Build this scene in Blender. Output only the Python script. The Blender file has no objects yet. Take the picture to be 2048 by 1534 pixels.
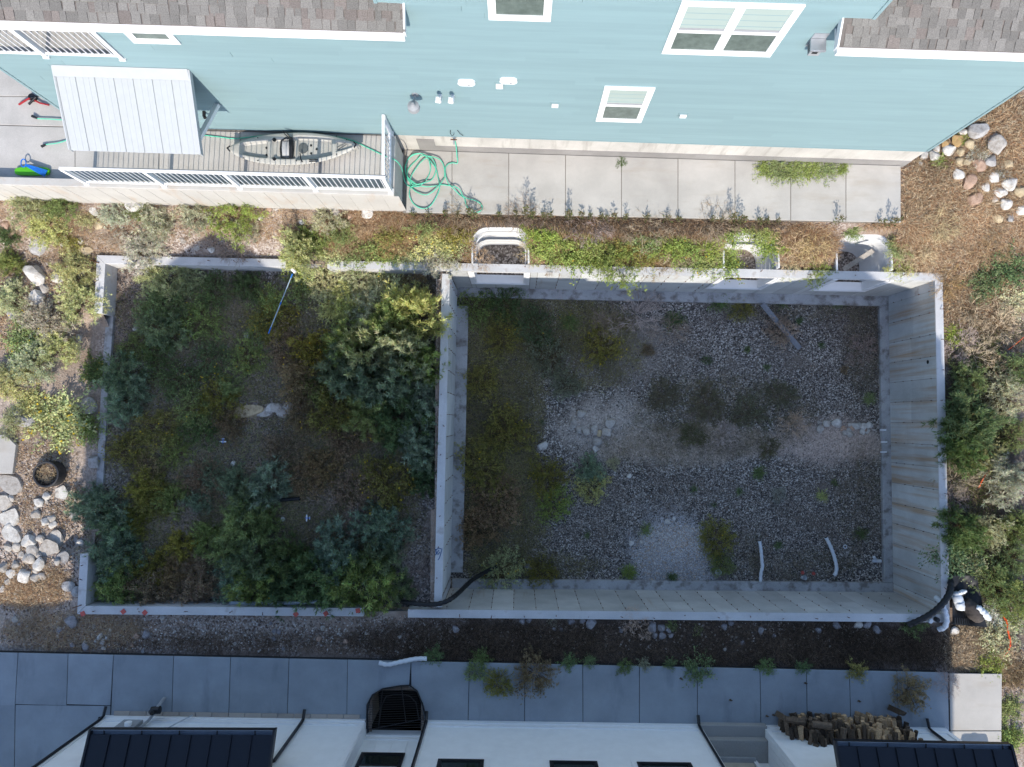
import bpy, bmesh, math, random
import numpy as np
from mathutils import Vector, Matrix

# ------------------------------------------------------------------ camera, world, sun, exposure
rnd = random.Random(7)
rng = np.random.default_rng(11)
sc = bpy.context.scene
col = sc.collection
FPX, CX, CY, NX, NY, HC = 1400.0, 1024.0, 767.0, 1034.0, 841.0, 19.2
_n = np.array([(NX - CX) / FPX, -(NY - CY) / FPX, -1.0]); _n /= np.linalg.norm(_n)
_z = -_n; _x = np.array([1.0, 0, 0]); _x -= _x.dot(_z) * _z; _x /= np.linalg.norm(_x); _y = np.cross(_z, _x)
ROT = np.array([_x, _y, _z])
cam_d = bpy.data.cameras.new('camera'); cam = bpy.data.objects.new('camera', cam_d); col.objects.link(cam)
M = Matrix(((ROT[0][0], ROT[0][1], ROT[0][2], 0), (ROT[1][0], ROT[1][1], ROT[1][2], 0), (ROT[2][0], ROT[2][1], ROT[2][2], HC), (0, 0, 0, 1)))
cam.matrix_world = M
cam_d.sensor_fit = 'HORIZONTAL'; cam_d.sensor_width = 36.0; cam_d.lens = FPX / 2048.0 * 36.0
cam_d.clip_end = 1000.0
sc.camera = cam

SUN_EL = math.radians(38.0)
SUN_DX = 0.036                       # shadows run north with a slight drift to the east
sh = Vector((SUN_DX, 1.0, 0)).normalized()
sun_dir = Vector((sh.x * math.cos(SUN_EL), sh.y * math.cos(SUN_EL), -math.sin(SUN_EL)))
world = bpy.data.worlds.new('World'); sc.world = world; world.use_nodes = True
wn = world.node_tree; wn.nodes.clear()
sky = wn.nodes.new('ShaderNodeTexSky'); sky.sky_type = 'NISHITA'; sky.sun_disc = False
sky.sun_elevation = SUN_EL; sky.sun_rotation = math.radians(180.0) + math.atan2(SUN_DX, 1.0)
sky.altitude = 1400; sky.air_density = 1.0; sky.dust_density = 2.2; sky.ozone_density = 1.2
bg = wn.nodes.new('ShaderNodeBackground'); bg.inputs['Strength'].default_value = 0.15
wo = wn.nodes.new('ShaderNodeOutputWorld')
wn.links.new(sky.outputs[0], bg.inputs[0]); wn.links.new(bg.outputs[0], wo.inputs[0])
sl = bpy.data.lights.new('sun', 'SUN'); sl.energy = 2.45; sl.angle = math.radians(0.53); sl.color = (1.0, 0.92, 0.81)
so = bpy.data.objects.new('sun', sl); col.objects.link(so)
so.rotation_euler = sun_dir.to_track_quat('-Z', 'Y').to_euler(); so.location = (0, -40, 40)
sc.view_settings.view_transform = 'Standard'; sc.view_settings.look = 'None'
sc.view_settings.exposure = 1.14; sc.view_settings.gamma = 1.0
sc.render.engine = 'CYCLES'; cy = sc.cycles
cy.max_bounces = 4; cy.diffuse_bounces = 3; cy.glossy_bounces = 2; cy.transmission_bounces = 2; cy.transparent_max_bounces = 4
cy.caustics_reflective = False; cy.caustics_refractive = False; cy.use_denoising = True; cy.denoiser = 'OPENIMAGEDENOISE'; cy.denoising_input_passes = 'RGB_ALBEDO_NORMAL'; cy.denoising_prefilter = 'ACCURATE'; cy.use_adaptive_sampling = True; cy.adaptive_threshold = 0.02

# ------------------------------------------------------------------ projection helpers (photo pixel -> place)
def P(u, v, z=0.0):
    d = ROT @ np.array([(u - CX) / FPX, -(v - CY) / FPX, -1.0]); t = (HC - z) / -d[2]
    return Vector((d[0] * t, d[1] * t, z))
class Frame:
    """a vertical wall plane: s along it, n outwards, z up"""
    def __init__(s, a, b, flip=1):
        s.A = Vector((a[0], a[1], 0)); d = Vector((b[0] - a[0], b[1] - a[1], 0)); s.L = d.length
        s.h = d.normalized(); s.n = Vector((s.h.y, -s.h.x, 0)) * flip
    def pt(s, a, n, z): 
        q = s.A + s.h * a + s.n * n; return Vector((q.x, q.y, z))
    def hit(s, u, v, off=0.0):
        d = Vector(ROT @ np.array([(u - CX) / FPX, -(v - CY) / FPX, -1.0])); o = Vector((0, 0, HC))
        t = ((s.A - o).dot(s.n) + off) / d.dot(s.n); p = o + d * t
        return (p - s.A).dot(s.h), p.z
    def mat(s, a, n, z):
        q = s.pt(a, n, z)
        return Matrix(((s.h.x, s.n.x, 0, q.x), (s.h.y, s.n.y, 0, q.y), (0, 0, 1, q.z), (0, 0, 0, 1)))

# ------------------------------------------------------------------ mesh helpers
class MB:
    def __init__(s): s.v = []; s.f = []
    def add(s, vs, fs):
        o = len(s.v); s.v += [tuple(p) for p in vs]; s.f += [tuple(o + i for i in f) for f in fs]; return s
    def box8(s, p):
        return s.add(p, [(0, 3, 2, 1), (4, 5, 6, 7), (0, 1, 5, 4), (1, 2, 6, 5), (2, 3, 7, 6), (3, 0, 4, 7)])
    def box(s, x0, x1, y0, y1, z0, z1):
        return s.box8([(x0, y0, z0), (x1, y0, z0), (x1, y1, z0), (x0, y1, z0), (x0, y0, z1), (x1, y0, z1), (x1, y1, z1), (x0, y1, z1)])
    def fbox(s, fr, a0, a1, n0, n1, z0, z1):
        q = [(a0, n0), (a1, n0), (a1, n1), (a0, n1)]
        return s.box8([fr.pt(a, n, z0) for a, n in q] + [fr.pt(a, n, z1) for a, n in q])
    def prism(s, poly, z0, z1):
        n = len(poly); a = [(p[0], p[1], z0) for p in poly]; b = [(p[0], p[1], z1) for p in poly]
        return s.add(a + b, [tuple(range(n - 1, -1, -1)), tuple(range(n, 2 * n))] + [(i, (i + 1) % n, n + (i + 1) % n, n + i) for i in range(n)])
    def tube(s, path, r, k=8, cap=True):
        path = [Vector(p) for p in path]; n = len(path); rr = r if isinstance(r, (list, tuple)) else [r] * n
        rings = []; up = Vector((0.01, 0.02, 1))
        for i, p in enumerate(path):
            t = (path[min(i + 1, n - 1)] - path[max(i - 1, 0)]).normalized()
            a = t.cross(up)
            if a.length < 1e-3: a = t.cross(Vector((1, 0, 0)))
            a.normalize(); b = a.cross(t)
            rings.append([p + (a * math.cos(2 * math.pi * j / k) + b * math.sin(2 * math.pi * j / k)) * rr[i] for j in range(k)])
        vs = [q for R_ in rings for q in R_]
        fs = [(i * k + j, i * k + (j + 1) % k, (i + 1) * k + (j + 1) % k, (i + 1) * k + j) for i in range(n - 1) for j in range(k)]
        if cap: fs += [tuple(range(k)), tuple(range((n - 1) * k + k - 1, (n - 1) * k - 1, -1))]
        return s.add(vs, fs)
    def disc(s, c, r, nrm, th, k=16):
        nrm = Vector(nrm).normalized(); c = Vector(c)
        return s.tube([c, c + nrm * th], r, k)
    def grid(s, fn, nu, nv, close=False):
        vs = [fn(i / (nu - 1), j / (nv - 1)) for i in range(nu) for j in range(nv)]
        return s.add(vs, [(i * nv + j, (i + 1) * nv + j, (i + 1) * nv + j + 1, i * nv + j + 1) for i in range(nu - 1) for j in range(nv - 1)])
    def mesh(s, name):
        m = bpy.data.meshes.new(name); m.from_pydata(s.v, [], s.f); m.update(); 
        bm = bmesh.new(); bm.from_mesh(m); bmesh.ops.recalc_face_normals(bm, faces=bm.faces); bm.to_mesh(m); bm.free()
        return m
    def build(s, name, mat, parent=None, smooth=False, bevel=0.0):
        m = s.mesh(name)
        if smooth: m.polygons.foreach_set('use_smooth', [True] * len(m.polygons))
        o = link(name, m, mat, parent)
        if bevel:
            b = o.modifiers.new('bevel', 'BEVEL'); b.width = bevel; b.segments = 2; b.limit_method = 'ANGLE'
        return o
def link(name, mesh, mat=None, parent=None, mw=None):
    o = bpy.data.objects.new(name, mesh); col.objects.link(o)
    if mat is not None and mesh is not None and not mesh.materials: mesh.materials.append(mat)
    if mw is not None: o.matrix_basis = mw; PWM[o.name] = mw.inverted()
    if parent is not None:
        o.parent = parent
        pm = PWM.get(parent.name)
        if pm is not None: o.matrix_parent_inverse = pm
    return o
PWM = {}
def tag(o, label=None, cat=None, group=None, kind=None):
    if label: o['label'] = label
    if cat: o['category'] = cat
    if group: o['group'] = group
    if kind: o['kind'] = kind
    return o
def thing(name, label, cat, loc=(0, 0, 0), group=None):
    o = bpy.data.objects.new(name, None); o.empty_display_size = 0.2; col.objects.link(o); o.location = loc
    PWM[o.name] = Matrix.Translation(loc).inverted()
    return tag(o, label, cat, group)
def np_mesh(name, V, F, C=None, smooth=False):
    m = bpy.data.meshes.new(name); V = np.asarray(V, np.float32); F = np.asarray(F, np.int32); k = F.shape[1]
    m.vertices.add(len(V)); m.vertices.foreach_set('co', V.ravel())
    m.loops.add(F.size); m.loops.foreach_set('vertex_index', F.ravel())
    m.polygons.add(len(F)); m.polygons.foreach_set('loop_start', np.arange(0, F.size, k, dtype=np.int32))
    m.polygons.foreach_set('loop_total', np.full(len(F), k, np.int32))
    if smooth: m.polygons.foreach_set('use_smooth', np.ones(len(F), bool))
    if C is not None:
        a = m.color_attributes.new('Col', 'FLOAT_COLOR', 'POINT')
        a.data.foreach_set('color', np.hstack([C, np.ones((len(C), 1))]).astype(np.float32).ravel())
    m.update(calc_edges=True); m.validate(); return m

# ------------------------------------------------------------------ materials
def _base(name):
    m = bpy.data.materials.new(name); m.use_nodes = True; nt = m.node_tree; nt.nodes.clear()
    out = nt.nodes.new('ShaderNodeOutputMaterial'); b = nt.nodes.new('ShaderNodeBsdfPrincipled')
    nt.links.new(b.outputs[0], out.inputs[0]); return m, nt, b, out
def _noise(nt, scale, detail=6, rough=0.6, vec=None):
    n = nt.nodes.new('ShaderNodeTexNoise'); n.inputs['Scale'].default_value = scale; n.inputs['Detail'].default_value = detail; n.inputs['Roughness'].default_value = rough
    if vec is not None: nt.links.new(vec, n.inputs['Vector'])
    return n
def _ramp(nt, fac, stops):
    r = nt.nodes.new('ShaderNodeValToRGB'); e = r.color_ramp.elements
    while len(e) < len(stops): e.new(0.5)
    for i, (p, c) in enumerate(stops): e[i].position = p; e[i].color = (c[0], c[1], c[2], 1)
    nt.links.new(fac, r.inputs[0]); return r
def _mix(nt, fac, a, b, mode='MIX'):
    x = nt.nodes.new('ShaderNodeMix'); x.data_type = 'RGBA'; x.blend_type = mode
    for s, v in ((x.inputs[0], fac), (x.inputs[6], a), (x.inputs[7], b)):
        if isinstance(v, (int, float)): s.default_value = v
        elif isinstance(v, tuple): s.default_value = (*v[:3], 1)
        else: nt.links.new(v, s)
    return x.outputs[2]
def _pos(nt, sx=1, sy=1, sz=1):
    g = nt.nodes.new('ShaderNodeNewGeometry'); mp = nt.nodes.new('ShaderNodeMapping'); mp.inputs['Scale'].default_value = (sx, sy, sz)
    nt.links.new(g.outputs['Position'], mp.inputs[0]); return mp.outputs[0]
def _bump(nt, b, h, strength, dist):
    k = nt.nodes.new('ShaderNodeBump'); k.inputs['Strength'].default_value = strength; k.inputs['Distance'].default_value = dist
    nt.links.new(h, k.inputs['Height']); nt.links.new(k.outputs[0], b.inputs['Normal'])
def flat(name, c, rough=0.6, metal=0.0, var=0.08, scale=6.0, objvar=0.0, spec=0.3, st=(1, 1, 1)):
    m, nt, b, _ = _base(name); v = _pos(nt, *st); n = _noise(nt, scale, 3, 0.65, v)
    lo = tuple(x * (1 - var) for x in c); hi = tuple(min(1, x * (1 + var)) for x in c)
    cc = _ramp(nt, n.outputs[0], [(0.3, lo), (0.7, hi)]).outputs[0]
    if objvar:
        oi = nt.nodes.new('ShaderNodeObjectInfo'); mr = nt.nodes.new('ShaderNodeMapRange'); mr.inputs[3].default_value = 1 - objvar; mr.inputs[4].default_value = 1 + objvar
        nt.links.new(oi.outputs['Random'], mr.inputs[0]); hs = nt.nodes.new('ShaderNodeHueSaturation')
        nt.links.new(mr.outputs[0], hs.inputs['Value']); nt.links.new(cc, hs.inputs['Color']); cc = hs.outputs[0]
    nt.links.new(cc, b.inputs['Base Color']); b.inputs['Roughness'].default_value = rough; b.inputs['Metallic'].default_value = metal
    b.inputs['Specular IOR Level'].default_value = spec; return m
def concrete(name, c, blot=0.18, stain=None, stain_scale=(3, 3, 0.35), stain_lo=0.52, stain_hi=0.7, objvar=0.0, speck=0.12, bump=0.25, tint2=None):
    m, nt, b, _ = _base(name); v = _pos(nt)
    n1 = _noise(nt, 1.1, 5, 0.62, v); n2 = _noise(nt, 70, 1, 0.7, v); n3 = _noise(nt, 6, 4, 0.7, v) if tint2 else None
    lo = tuple(x * (1 - blot) for x in c); hi = tuple(min(1, x * (1 + blot * 0.7)) for x in c)
    cc = _ramp(nt, n1.outputs[0], [(0.32, lo), (0.68, hi)]).outputs[0]
    if tint2: 
        k = _ramp(nt, n3.outputs[0], [(0.45, (0, 0, 0)), (0.7, (1, 1, 1))]).outputs[0]; cc = _mix(nt, k, cc, tint2)
    sp = _ramp(nt, n2.outputs[0], [(0.3, (1 - speck,) * 3), (0.7, (1 + speck,) * 3)]).outputs[0]
    cc = _mix(nt, 1.0, cc, sp, 'MULTIPLY')
    if stain:
        sv = _pos(nt, *stain_scale); n4 = _noise(nt, 1.6, 4, 0.6, sv)
        k = _ramp(nt, n4.outputs[0], [(stain_lo, (0, 0, 0)), (stain_hi, (0.75, 0.75, 0.75))]).outputs[0]; cc = _mix(nt, k, cc, stain)
    if objvar:
        oi = nt.nodes.new('ShaderNodeObjectInfo'); mr = nt.nodes.new('ShaderNodeMapRange'); mr.inputs[3].default_value = 1 - objvar; mr.inputs[4].default_value = 1 + objvar
        nt.links.new(oi.outputs['Random'], mr.inputs[0]); hs = nt.nodes.new('ShaderNodeHueSaturation')
        nt.links.new(mr.outputs[0], hs.inputs['Value']); nt.links.new(cc, hs.inputs['Color']); cc = hs.outputs[0]
    nt.links.new(cc, b.inputs['Base Color']); b.inputs['Roughness'].default_value = 0.9; b.inputs['Specular IOR Level'].default_value = 0.2
    _bump(nt, b, n2.outputs[0], bump, 0.004); return m
def veg(name, trans=0.3, rough=0.6, useobj=True, hue=0.0):
    m = bpy.data.materials.new(name); m.use_nodes = True; nt = m.node_tree; nt.nodes.clear()
    out = nt.nodes.new('ShaderNodeOutputMaterial'); at = nt.nodes.new('ShaderNodeAttribute'); at.attribute_name = 'Col'; cc = at.outputs[0]
    if useobj:
        oi = nt.nodes.new('ShaderNodeObjectInfo'); cc = _mix(nt, 1.0, cc, oi.outputs['Color'], 'MULTIPLY')
    d = nt.nodes.new('ShaderNodeBsdfDiffuse'); nt.links.new(cc, d.inputs[0])
    if trans:
        t = nt.nodes.new('ShaderNodeBsdfTranslucent'); nt.links.new(cc, t.inputs[0]); x = nt.nodes.new('ShaderNodeMixShader'); x.inputs[0].default_value = trans
        nt.links.new(d.outputs[0], x.inputs[1]); nt.links.new(t.outputs[0], x.inputs[2]); nt.links.new(x.outputs[0], out.inputs[0])
    else: nt.links.new(d.outputs[0], out.inputs[0])
    return m
def soil(name, stops, scale, gravel, gscale, gmix, patches=(), bump=0.6):
    """dirt and gravel: broad tone, stony speckle, and patches of other soil and painted shade where they lie in the place"""
    m, nt, b, _ = _base(name); v = _pos(nt)
    n1 = _noise(nt, scale, 5, 0.65, v); cc = _ramp(nt, n1.outputs[0], stops).outputs[0]
    vo = nt.nodes.new('ShaderNodeTexVoronoi'); vo.inputs['Scale'].default_value = gscale; nt.links.new(v, vo.inputs['Vector'])
    sep = nt.nodes.new('ShaderNodeSeparateColor'); nt.links.new(vo.outputs['Color'], sep.inputs[0])
    gc = _ramp(nt, sep.outputs[0], gravel).outputs[0]
    n5 = _noise(nt, 0.9, 5, 0.7, v)
    gm = _ramp(nt, n5.outputs[0], [(gmix[0], (0, 0, 0)), (gmix[1], (1, 1, 1))]).outputs[0]
    cc = _mix(nt, gm, cc, gc)
    n6 = _noise(nt, 2.2, 5, 0.7, v)
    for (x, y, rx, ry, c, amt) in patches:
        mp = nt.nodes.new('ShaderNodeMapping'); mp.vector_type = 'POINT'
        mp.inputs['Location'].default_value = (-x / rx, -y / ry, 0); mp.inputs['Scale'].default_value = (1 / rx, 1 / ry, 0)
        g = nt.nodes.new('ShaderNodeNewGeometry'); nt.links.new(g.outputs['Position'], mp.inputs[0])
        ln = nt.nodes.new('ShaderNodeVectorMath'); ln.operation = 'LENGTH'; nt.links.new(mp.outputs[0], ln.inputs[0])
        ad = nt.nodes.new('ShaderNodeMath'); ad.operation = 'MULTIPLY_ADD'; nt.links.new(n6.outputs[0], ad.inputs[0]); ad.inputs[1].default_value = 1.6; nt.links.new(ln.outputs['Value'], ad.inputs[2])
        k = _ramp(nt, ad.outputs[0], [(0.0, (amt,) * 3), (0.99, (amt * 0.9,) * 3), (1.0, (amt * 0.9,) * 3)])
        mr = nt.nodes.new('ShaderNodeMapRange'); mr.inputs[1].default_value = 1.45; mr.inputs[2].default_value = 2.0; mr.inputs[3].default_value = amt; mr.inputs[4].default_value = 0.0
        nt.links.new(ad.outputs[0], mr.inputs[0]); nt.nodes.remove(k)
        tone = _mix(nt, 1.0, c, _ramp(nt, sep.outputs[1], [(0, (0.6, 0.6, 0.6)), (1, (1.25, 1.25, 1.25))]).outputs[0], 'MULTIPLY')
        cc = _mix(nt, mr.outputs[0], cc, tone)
    nt.links.new(cc, b.inputs['Base Color']); b.inputs['Roughness'].default_value = 0.95; b.inputs['Specular IOR Level'].default_value = 0.1
    _bump(nt, b, vo.outputs['Distance'], bump, 0.02); return m

# palette
WHITE = flat('white_paint', (0.78, 0.78, 0.78), 0.45, var=0.03)
VINYL = flat('white_vinyl', (0.8, 0.8, 0.8), 0.35, var=0.02)
TEAL = flat('teal_siding_paint', (0.208, 0.305, 0.324), 0.62, var=0.045, scale=1.0, objvar=0.03, st=(0.5, 0.5, 9))
TEALTRIM = flat('teal_trim_paint', (0.208, 0.305, 0.324), 0.6, var=0.05)
BLACK = flat('black_metal', (0.012, 0.012, 0.014), 0.4, spec=0.4)
BLACKPL = flat('black_plastic', (0.016, 0.017, 0.019), 0.5)
GREY = flat('grey_plastic', (0.3, 0.31, 0.32), 0.5)
GALV = flat('galvanised_steel', (0.45, 0.47, 0.5), 0.4, metal=0.6)
RUST = flat('rusty_steel', (0.13, 0.055, 0.03), 0.85, var=0.4, scale=30)
GLASSUP = flat('window_glass_with_pale_blind', (0.36, 0.43, 0.4), 0.08, var=0.03, scale=1.2, spec=0.5)
GLASSLO = flat('screened_window_glass', (0.12, 0.15, 0.135), 0.25, var=0.25, scale=5, spec=0.5)
GLASSDK = flat('dark_window_glass', (0.012, 0.018, 0.016), 0.06, var=0.2, spec=0.5)
DARK = flat('dark_interior', (0.006, 0.006, 0.007), 0.9)
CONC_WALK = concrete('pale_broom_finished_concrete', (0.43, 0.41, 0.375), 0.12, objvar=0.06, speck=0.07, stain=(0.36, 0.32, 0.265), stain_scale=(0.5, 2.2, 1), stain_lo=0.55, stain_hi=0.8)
CONC_SOUTH = concrete('shade_tinted_sidewalk_concrete', (0.265, 0.295, 0.32), 0.14, objvar=0.06, speck=0.07, stain=(0.13, 0.145, 0.165), stain_scale=(1.3, 0.35, 1), stain_lo=0.58, stain_hi=0.85)  # blue sky tint and dimness of the shade put into the concrete colour
CONC_PATIO = concrete('patio_concrete', (0.45, 0.43, 0.40), 0.14, objvar=0.05, speck=0.08)
CONC_WALL = concrete('poured_wall_concrete', (0.51, 0.52, 0.51), 0.16, objvar=0.13, speck=0.08, stain=(0.33, 0.2, 0.1), stain_scale=(2.4, 2.4, 0.22), stain_lo=0.62, stain_hi=0.85)
CONC_WALLE = concrete('rust_streaked_wall_concrete', (0.52, 0.53, 0.52), 0.16, objvar=0.13, speck=0.08, stain=(0.40, 0.25, 0.13), stain_scale=(1.2, 2.6, 0.12), stain_lo=0.46, stain_hi=0.66)
CONC_JOINT = concrete('form_joint', (0.31, 0.30, 0.28), 0.2)
CONC_TOP = concrete('wall_top_concrete', (0.52, 0.52, 0.52), 0.12, speck=0.1, stain=(0.3, 0.24, 0.2), stain_scale=(1.4, 1.4, 1), stain_lo=0.6, stain_hi=0.75)
CONC_FOOT = concrete('footing_concrete', (0.40, 0.40, 0.40), 0.2, speck=0.15, stain=(0.13, 0.11, 0.09), stain_scale=(2.2, 2.2, 1), stain_lo=0.5, stain_hi=0.66)
CONC_HOUSE = concrete('house_stem_wall_concrete', (0.48, 0.46, 0.425), 0.15, stain=(0.3, 0.28, 0.25), stain_scale=(3, 3, 0.4), stain_lo=0.52, stain_hi=0.72, speck=0.08)
CONC_GREY = concrete('grey_damp_proofed_concrete', (0.25, 0.24, 0.23), 0.15, speck=0.1)
CONC_RET = concrete('retaining_wall_concrete', (0.48, 0.46, 0.425), 0.1, stain=(0.45, 0.36, 0.28), stain_scale=(2, 2, 0.6), stain_lo=0.55, stain_hi=0.75, speck=0.06)
STUCCO = flat('white_smooth_siding', (0.78, 0.79, 0.79), 0.7, var=0.04, scale=3)
METALROOF = flat('dark_metal_roofing', (0.012, 0.015, 0.022), 0.35, metal=0.3, spec=0.4)
GUTTER = flat('grey_gutter_metal', (0.22, 0.26, 0.31), 0.4, metal=0.2)
ROOFWHITE = flat('white_metal_roofing', (0.395, 0.415, 0.425), 0.35, var=0.03, spec=0.4)

# ------------------------------------------------------------------ key lines of the place
ZW, ZF, ZFT = 0.0, -2.55, -2.42           # wall tops, gravel floor, footing top
ZG = -0.62                                # ground inside the garage shell
ZN, ZP, ZC, ZS = 1.0, 1.95, 2.2, 0.1      # north walk, patio, retaining wall top, south walk
NWo, NEo = P(883, 526), P(1885, 546)
SEo, SWo = P(1900, 1245), P(868, 1235)
N0 = P(655, 521); S0 = P(815.5, 1235)
def lerp(a, b, t): return a + (b - a) * t
def yl(a, b):
    k = (b[1] - a[1]) / (b[0] - a[0]); return lambda x: a[1] + k * (x - a[0])
yN = yl(N0, NEo)                          # outer line of the north wall
swA, swB = P(815, 424, ZN), P(1801, 445, ZN); ySW = yl(swA, swB)
ssA, ssB = P(0, 1305, ZS), P(1900, 1345, ZS); ySS = yl(ssA, ssB)
FB = Frame(P(162, 247, 2.05), P(1857, 301, 2.05))            # blue house south face
FWH = Frame(P(210, 1434, ZS), P(1890, 1459, ZS), -1)         # white house north face
FN = Frame(N0, NEo)                        # north wall, n>0 towards the basement
FE = Frame(NEo, SEo); FS = Frame(S0, SEo, -1); FM = Frame(P(884, 545), P(868, 1216), -1)   # east (n inwards), south, middle
TH = 0.215

def smooth(t): t = np.clip(t, 0, 1); return t * t * (3 - 2 * t)
_ph = rng.uniform(0, 6.28, (10, 2))
_fr = rng.normal(0, 1, (10, 2)) * np.array([0.7, 0.9, 1.3, 1.8, 2.4, 3.5, 5, 6, 8, 11])[:, None]
_am = np.array([1, 0.9, 0.7, 0.6, 0.5, 0.35, 0.25, 0.2, 0.15, 0.12])
def bumps(x, y):
    s = 0
    for i in range(10): s = s + _am[i] * np.sin(_fr[i, 0] * x + _fr[i, 1] * y + _ph[i, 0])
    return s / 4.0
def G(x, y):
    """height of the open ground"""
    x = np.asarray(x, float); y = np.asarray(y, float)
    r = np.clip((y - yN(x)) / (ySW(x) - yN(x)), 0, 1)
    z = -0.16 + 1.0 * r ** 1.35
    east = np.clip((x - 10.3) / 1.5, 0, 1)
    ye = np.clip((y - 3.0) / 5.0, 0, 1)
    z = z * (1 - east) + (-0.16 + 1.5 * smooth(ye)) * east
    z = np.where(y < yN(x), np.where(x > 11, z, -0.16), z)
    south = np.clip((-5.2 - y) / 1.0, 0, 1); z = z * (1 - south) - 0.06 * south
    z = np.where(y < ySS(x) + 0.1, -0.1, z)
    gap = smooth((x + 13.2) / 1.1) * smooth((y + 3.9) / 0.5) * smooth((3.1 - y) / 0.5) * (x < -9)
    z = z - 0.38 * gap
    return z + 0.035 * bumps(x, y)
BM_IN = [FN.pt((NWo - N0).length + 0.2, TH, 0), NEo + FE.n * TH + FN.n * TH]
PX = lambda u, v, z: tuple(P(u, v, z)[:2])
PILE = PX(1345, 1108, ZF); 
def GB(x, y):
    """height of the basement floor: gravel, a low berm of silt and a pile of crushed stone"""
    x = np.asarray(x, float); y = np.asarray(y, float)
    z = ZF + 0.02 * bumps(x * 1.5, y * 1.5)
    b0, b1 = PX(1160, 845, ZF), PX(1750, 900, ZF); yb = b0[1] + (b1[1] - b0[1]) * (x - b0[0]) / (b1[0] - b0[0])
    z = z + 0.10 * np.exp(-((y - yb) / 0.45) ** 2) * smooth((x - b0[0] + 0.8) / 1.0)
    d = np.hypot((x - PILE[0]) / 1.05, (y - PILE[1]) / 0.95); z = z + 0.22 * smooth(1.12 - d)
    return z
def GG(x, y): 
    return ZG + 0.05 * bumps(np.asarray(x) * 1.2 + 3, np.asarray(y) * 1.2)

# ------------------------------------------------------------------ ground
DIRT = soil('pinkish_dirt_and_pebbles', [(0.3, (0.17, 0.125, 0.095)), (0.5, (0.28, 0.215, 0.17)), (0.7, (0.38, 0.315, 0.265))], 1.3,
            [(0, (0.14, 0.105, 0.085)), (0.5, (0.3, 0.24, 0.2)), (1, (0.5, 0.45, 0.41))], 24, (0.42, 0.62),
            patches=[(*PX(60, 1080, 0), 1.8, 5.0, (0.46, 0.38, 0.32), 0.85), (*PX(1960, 330, 1), 2.5, 3, (0.27, 0.18, 0.12), 0.7), (*PX(1450, 1290, 0), 9, 1.0, (0.055, 0.042, 0.036), 0.75), (*PX(1960, 950, 0), 1.4, 5.5, (0.05, 0.04, 0.035), 0.8), (*PX(1200, 446, 0.6), 5.6, 0.42, (0.06, 0.048, 0.04), 0.85)])  # near-black patches paint the shadow band below the walk and shade under east shrubs
def axis(lo, hi, st):
    a = list(np.arange(lo, hi + 1e-6, st)); far = [12, 30, 70, 160]
    return np.array([lo - f for f in far[::-1]] + a + [hi + f for f in far])
xs, ys = axis(-17, 17, 0.11), axis(-13, 13, 0.11)
XX, YY = np.meshgrid(xs, ys, indexing='ij'); ZZ = G(XX, YY)
cxm = (XX[:-1, :-1] + XX[1:, 1:]) / 2; cym = (YY[:-1, :-1] + YY[1:, 1:]) / 2
def in_quad(x, y, q):
    ok = np.ones_like(x, bool)
    for i in range(4):
        a, b = q[i], q[(i + 1) % 4]; ok &= ((b[0] - a[0]) * (y - a[1]) - (b[1] - a[1]) * (x - a[0])) < 0
    return ok
GAR = [P(193, 510), P(884, 526), P(868, 1235), P(153, 1229)]
BAS = [P(884, 526), NEo, SEo, P(868, 1235)]
def shrink(q, d):
    c = sum((Vector((p[0], p[1], 0)) for p in q), Vector()) / 4
    return [Vector((p[0] - math.copysign(d, p[0] - c.x), p[1] - math.copysign(d, p[1] - c.y), 0)) for p in q]
GARi, BASi = shrink(GAR, 0.12), shrink(BAS, 0.12)
WELLS = [(945, 1057), (1448, 1557), (1674, 1783)]       # window wells along the north wall (pixels of their rims)
hole = in_quad(cxm, cym, GARi) | in_quad(cxm, cym, BASi)
well_geo = []
for (ua, ub) in WELLS:
    a, b = P(ua, 500, 0.12).x, P(ub, 500, 0.12).x; well_geo.append((a, b))
    y0 = yN((a + b) / 2); xm_ = (a + b) / 2; w_ = (b - a) / 2 + 0.06; dx_ = np.maximum(np.abs(cxm - xm_) - (w_ - 0.42), 0); dy_ = np.maximum(cym - (y0 + 1.04 - 0.42), 0); hole |= (np.hypot(dx_, dy_) < 0.42) & (cym > y0 - 0.15)
swell = (P(742, 1400, ZS).x, P(843, 1400, ZS).x, P(790, 1384, ZS).y)
hole |= (cxm > swell[0]) & (cxm < swell[1]) & (cym < swell[2]) & (cym > swell[2] - 1.3)
idx = np.arange(XX.size).reshape(XX.shape)
F = np.stack([idx[:-1, :-1], idx[1:, :-1], idx[1:, 1:], idx[:-1, 1:]], -1)[~hole]
tag(link('ground', np_mesh('ground', np.stack([XX, YY, ZZ], -1).reshape(-1, 3), F, smooth=True), DIRT), kind='structure')

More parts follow.
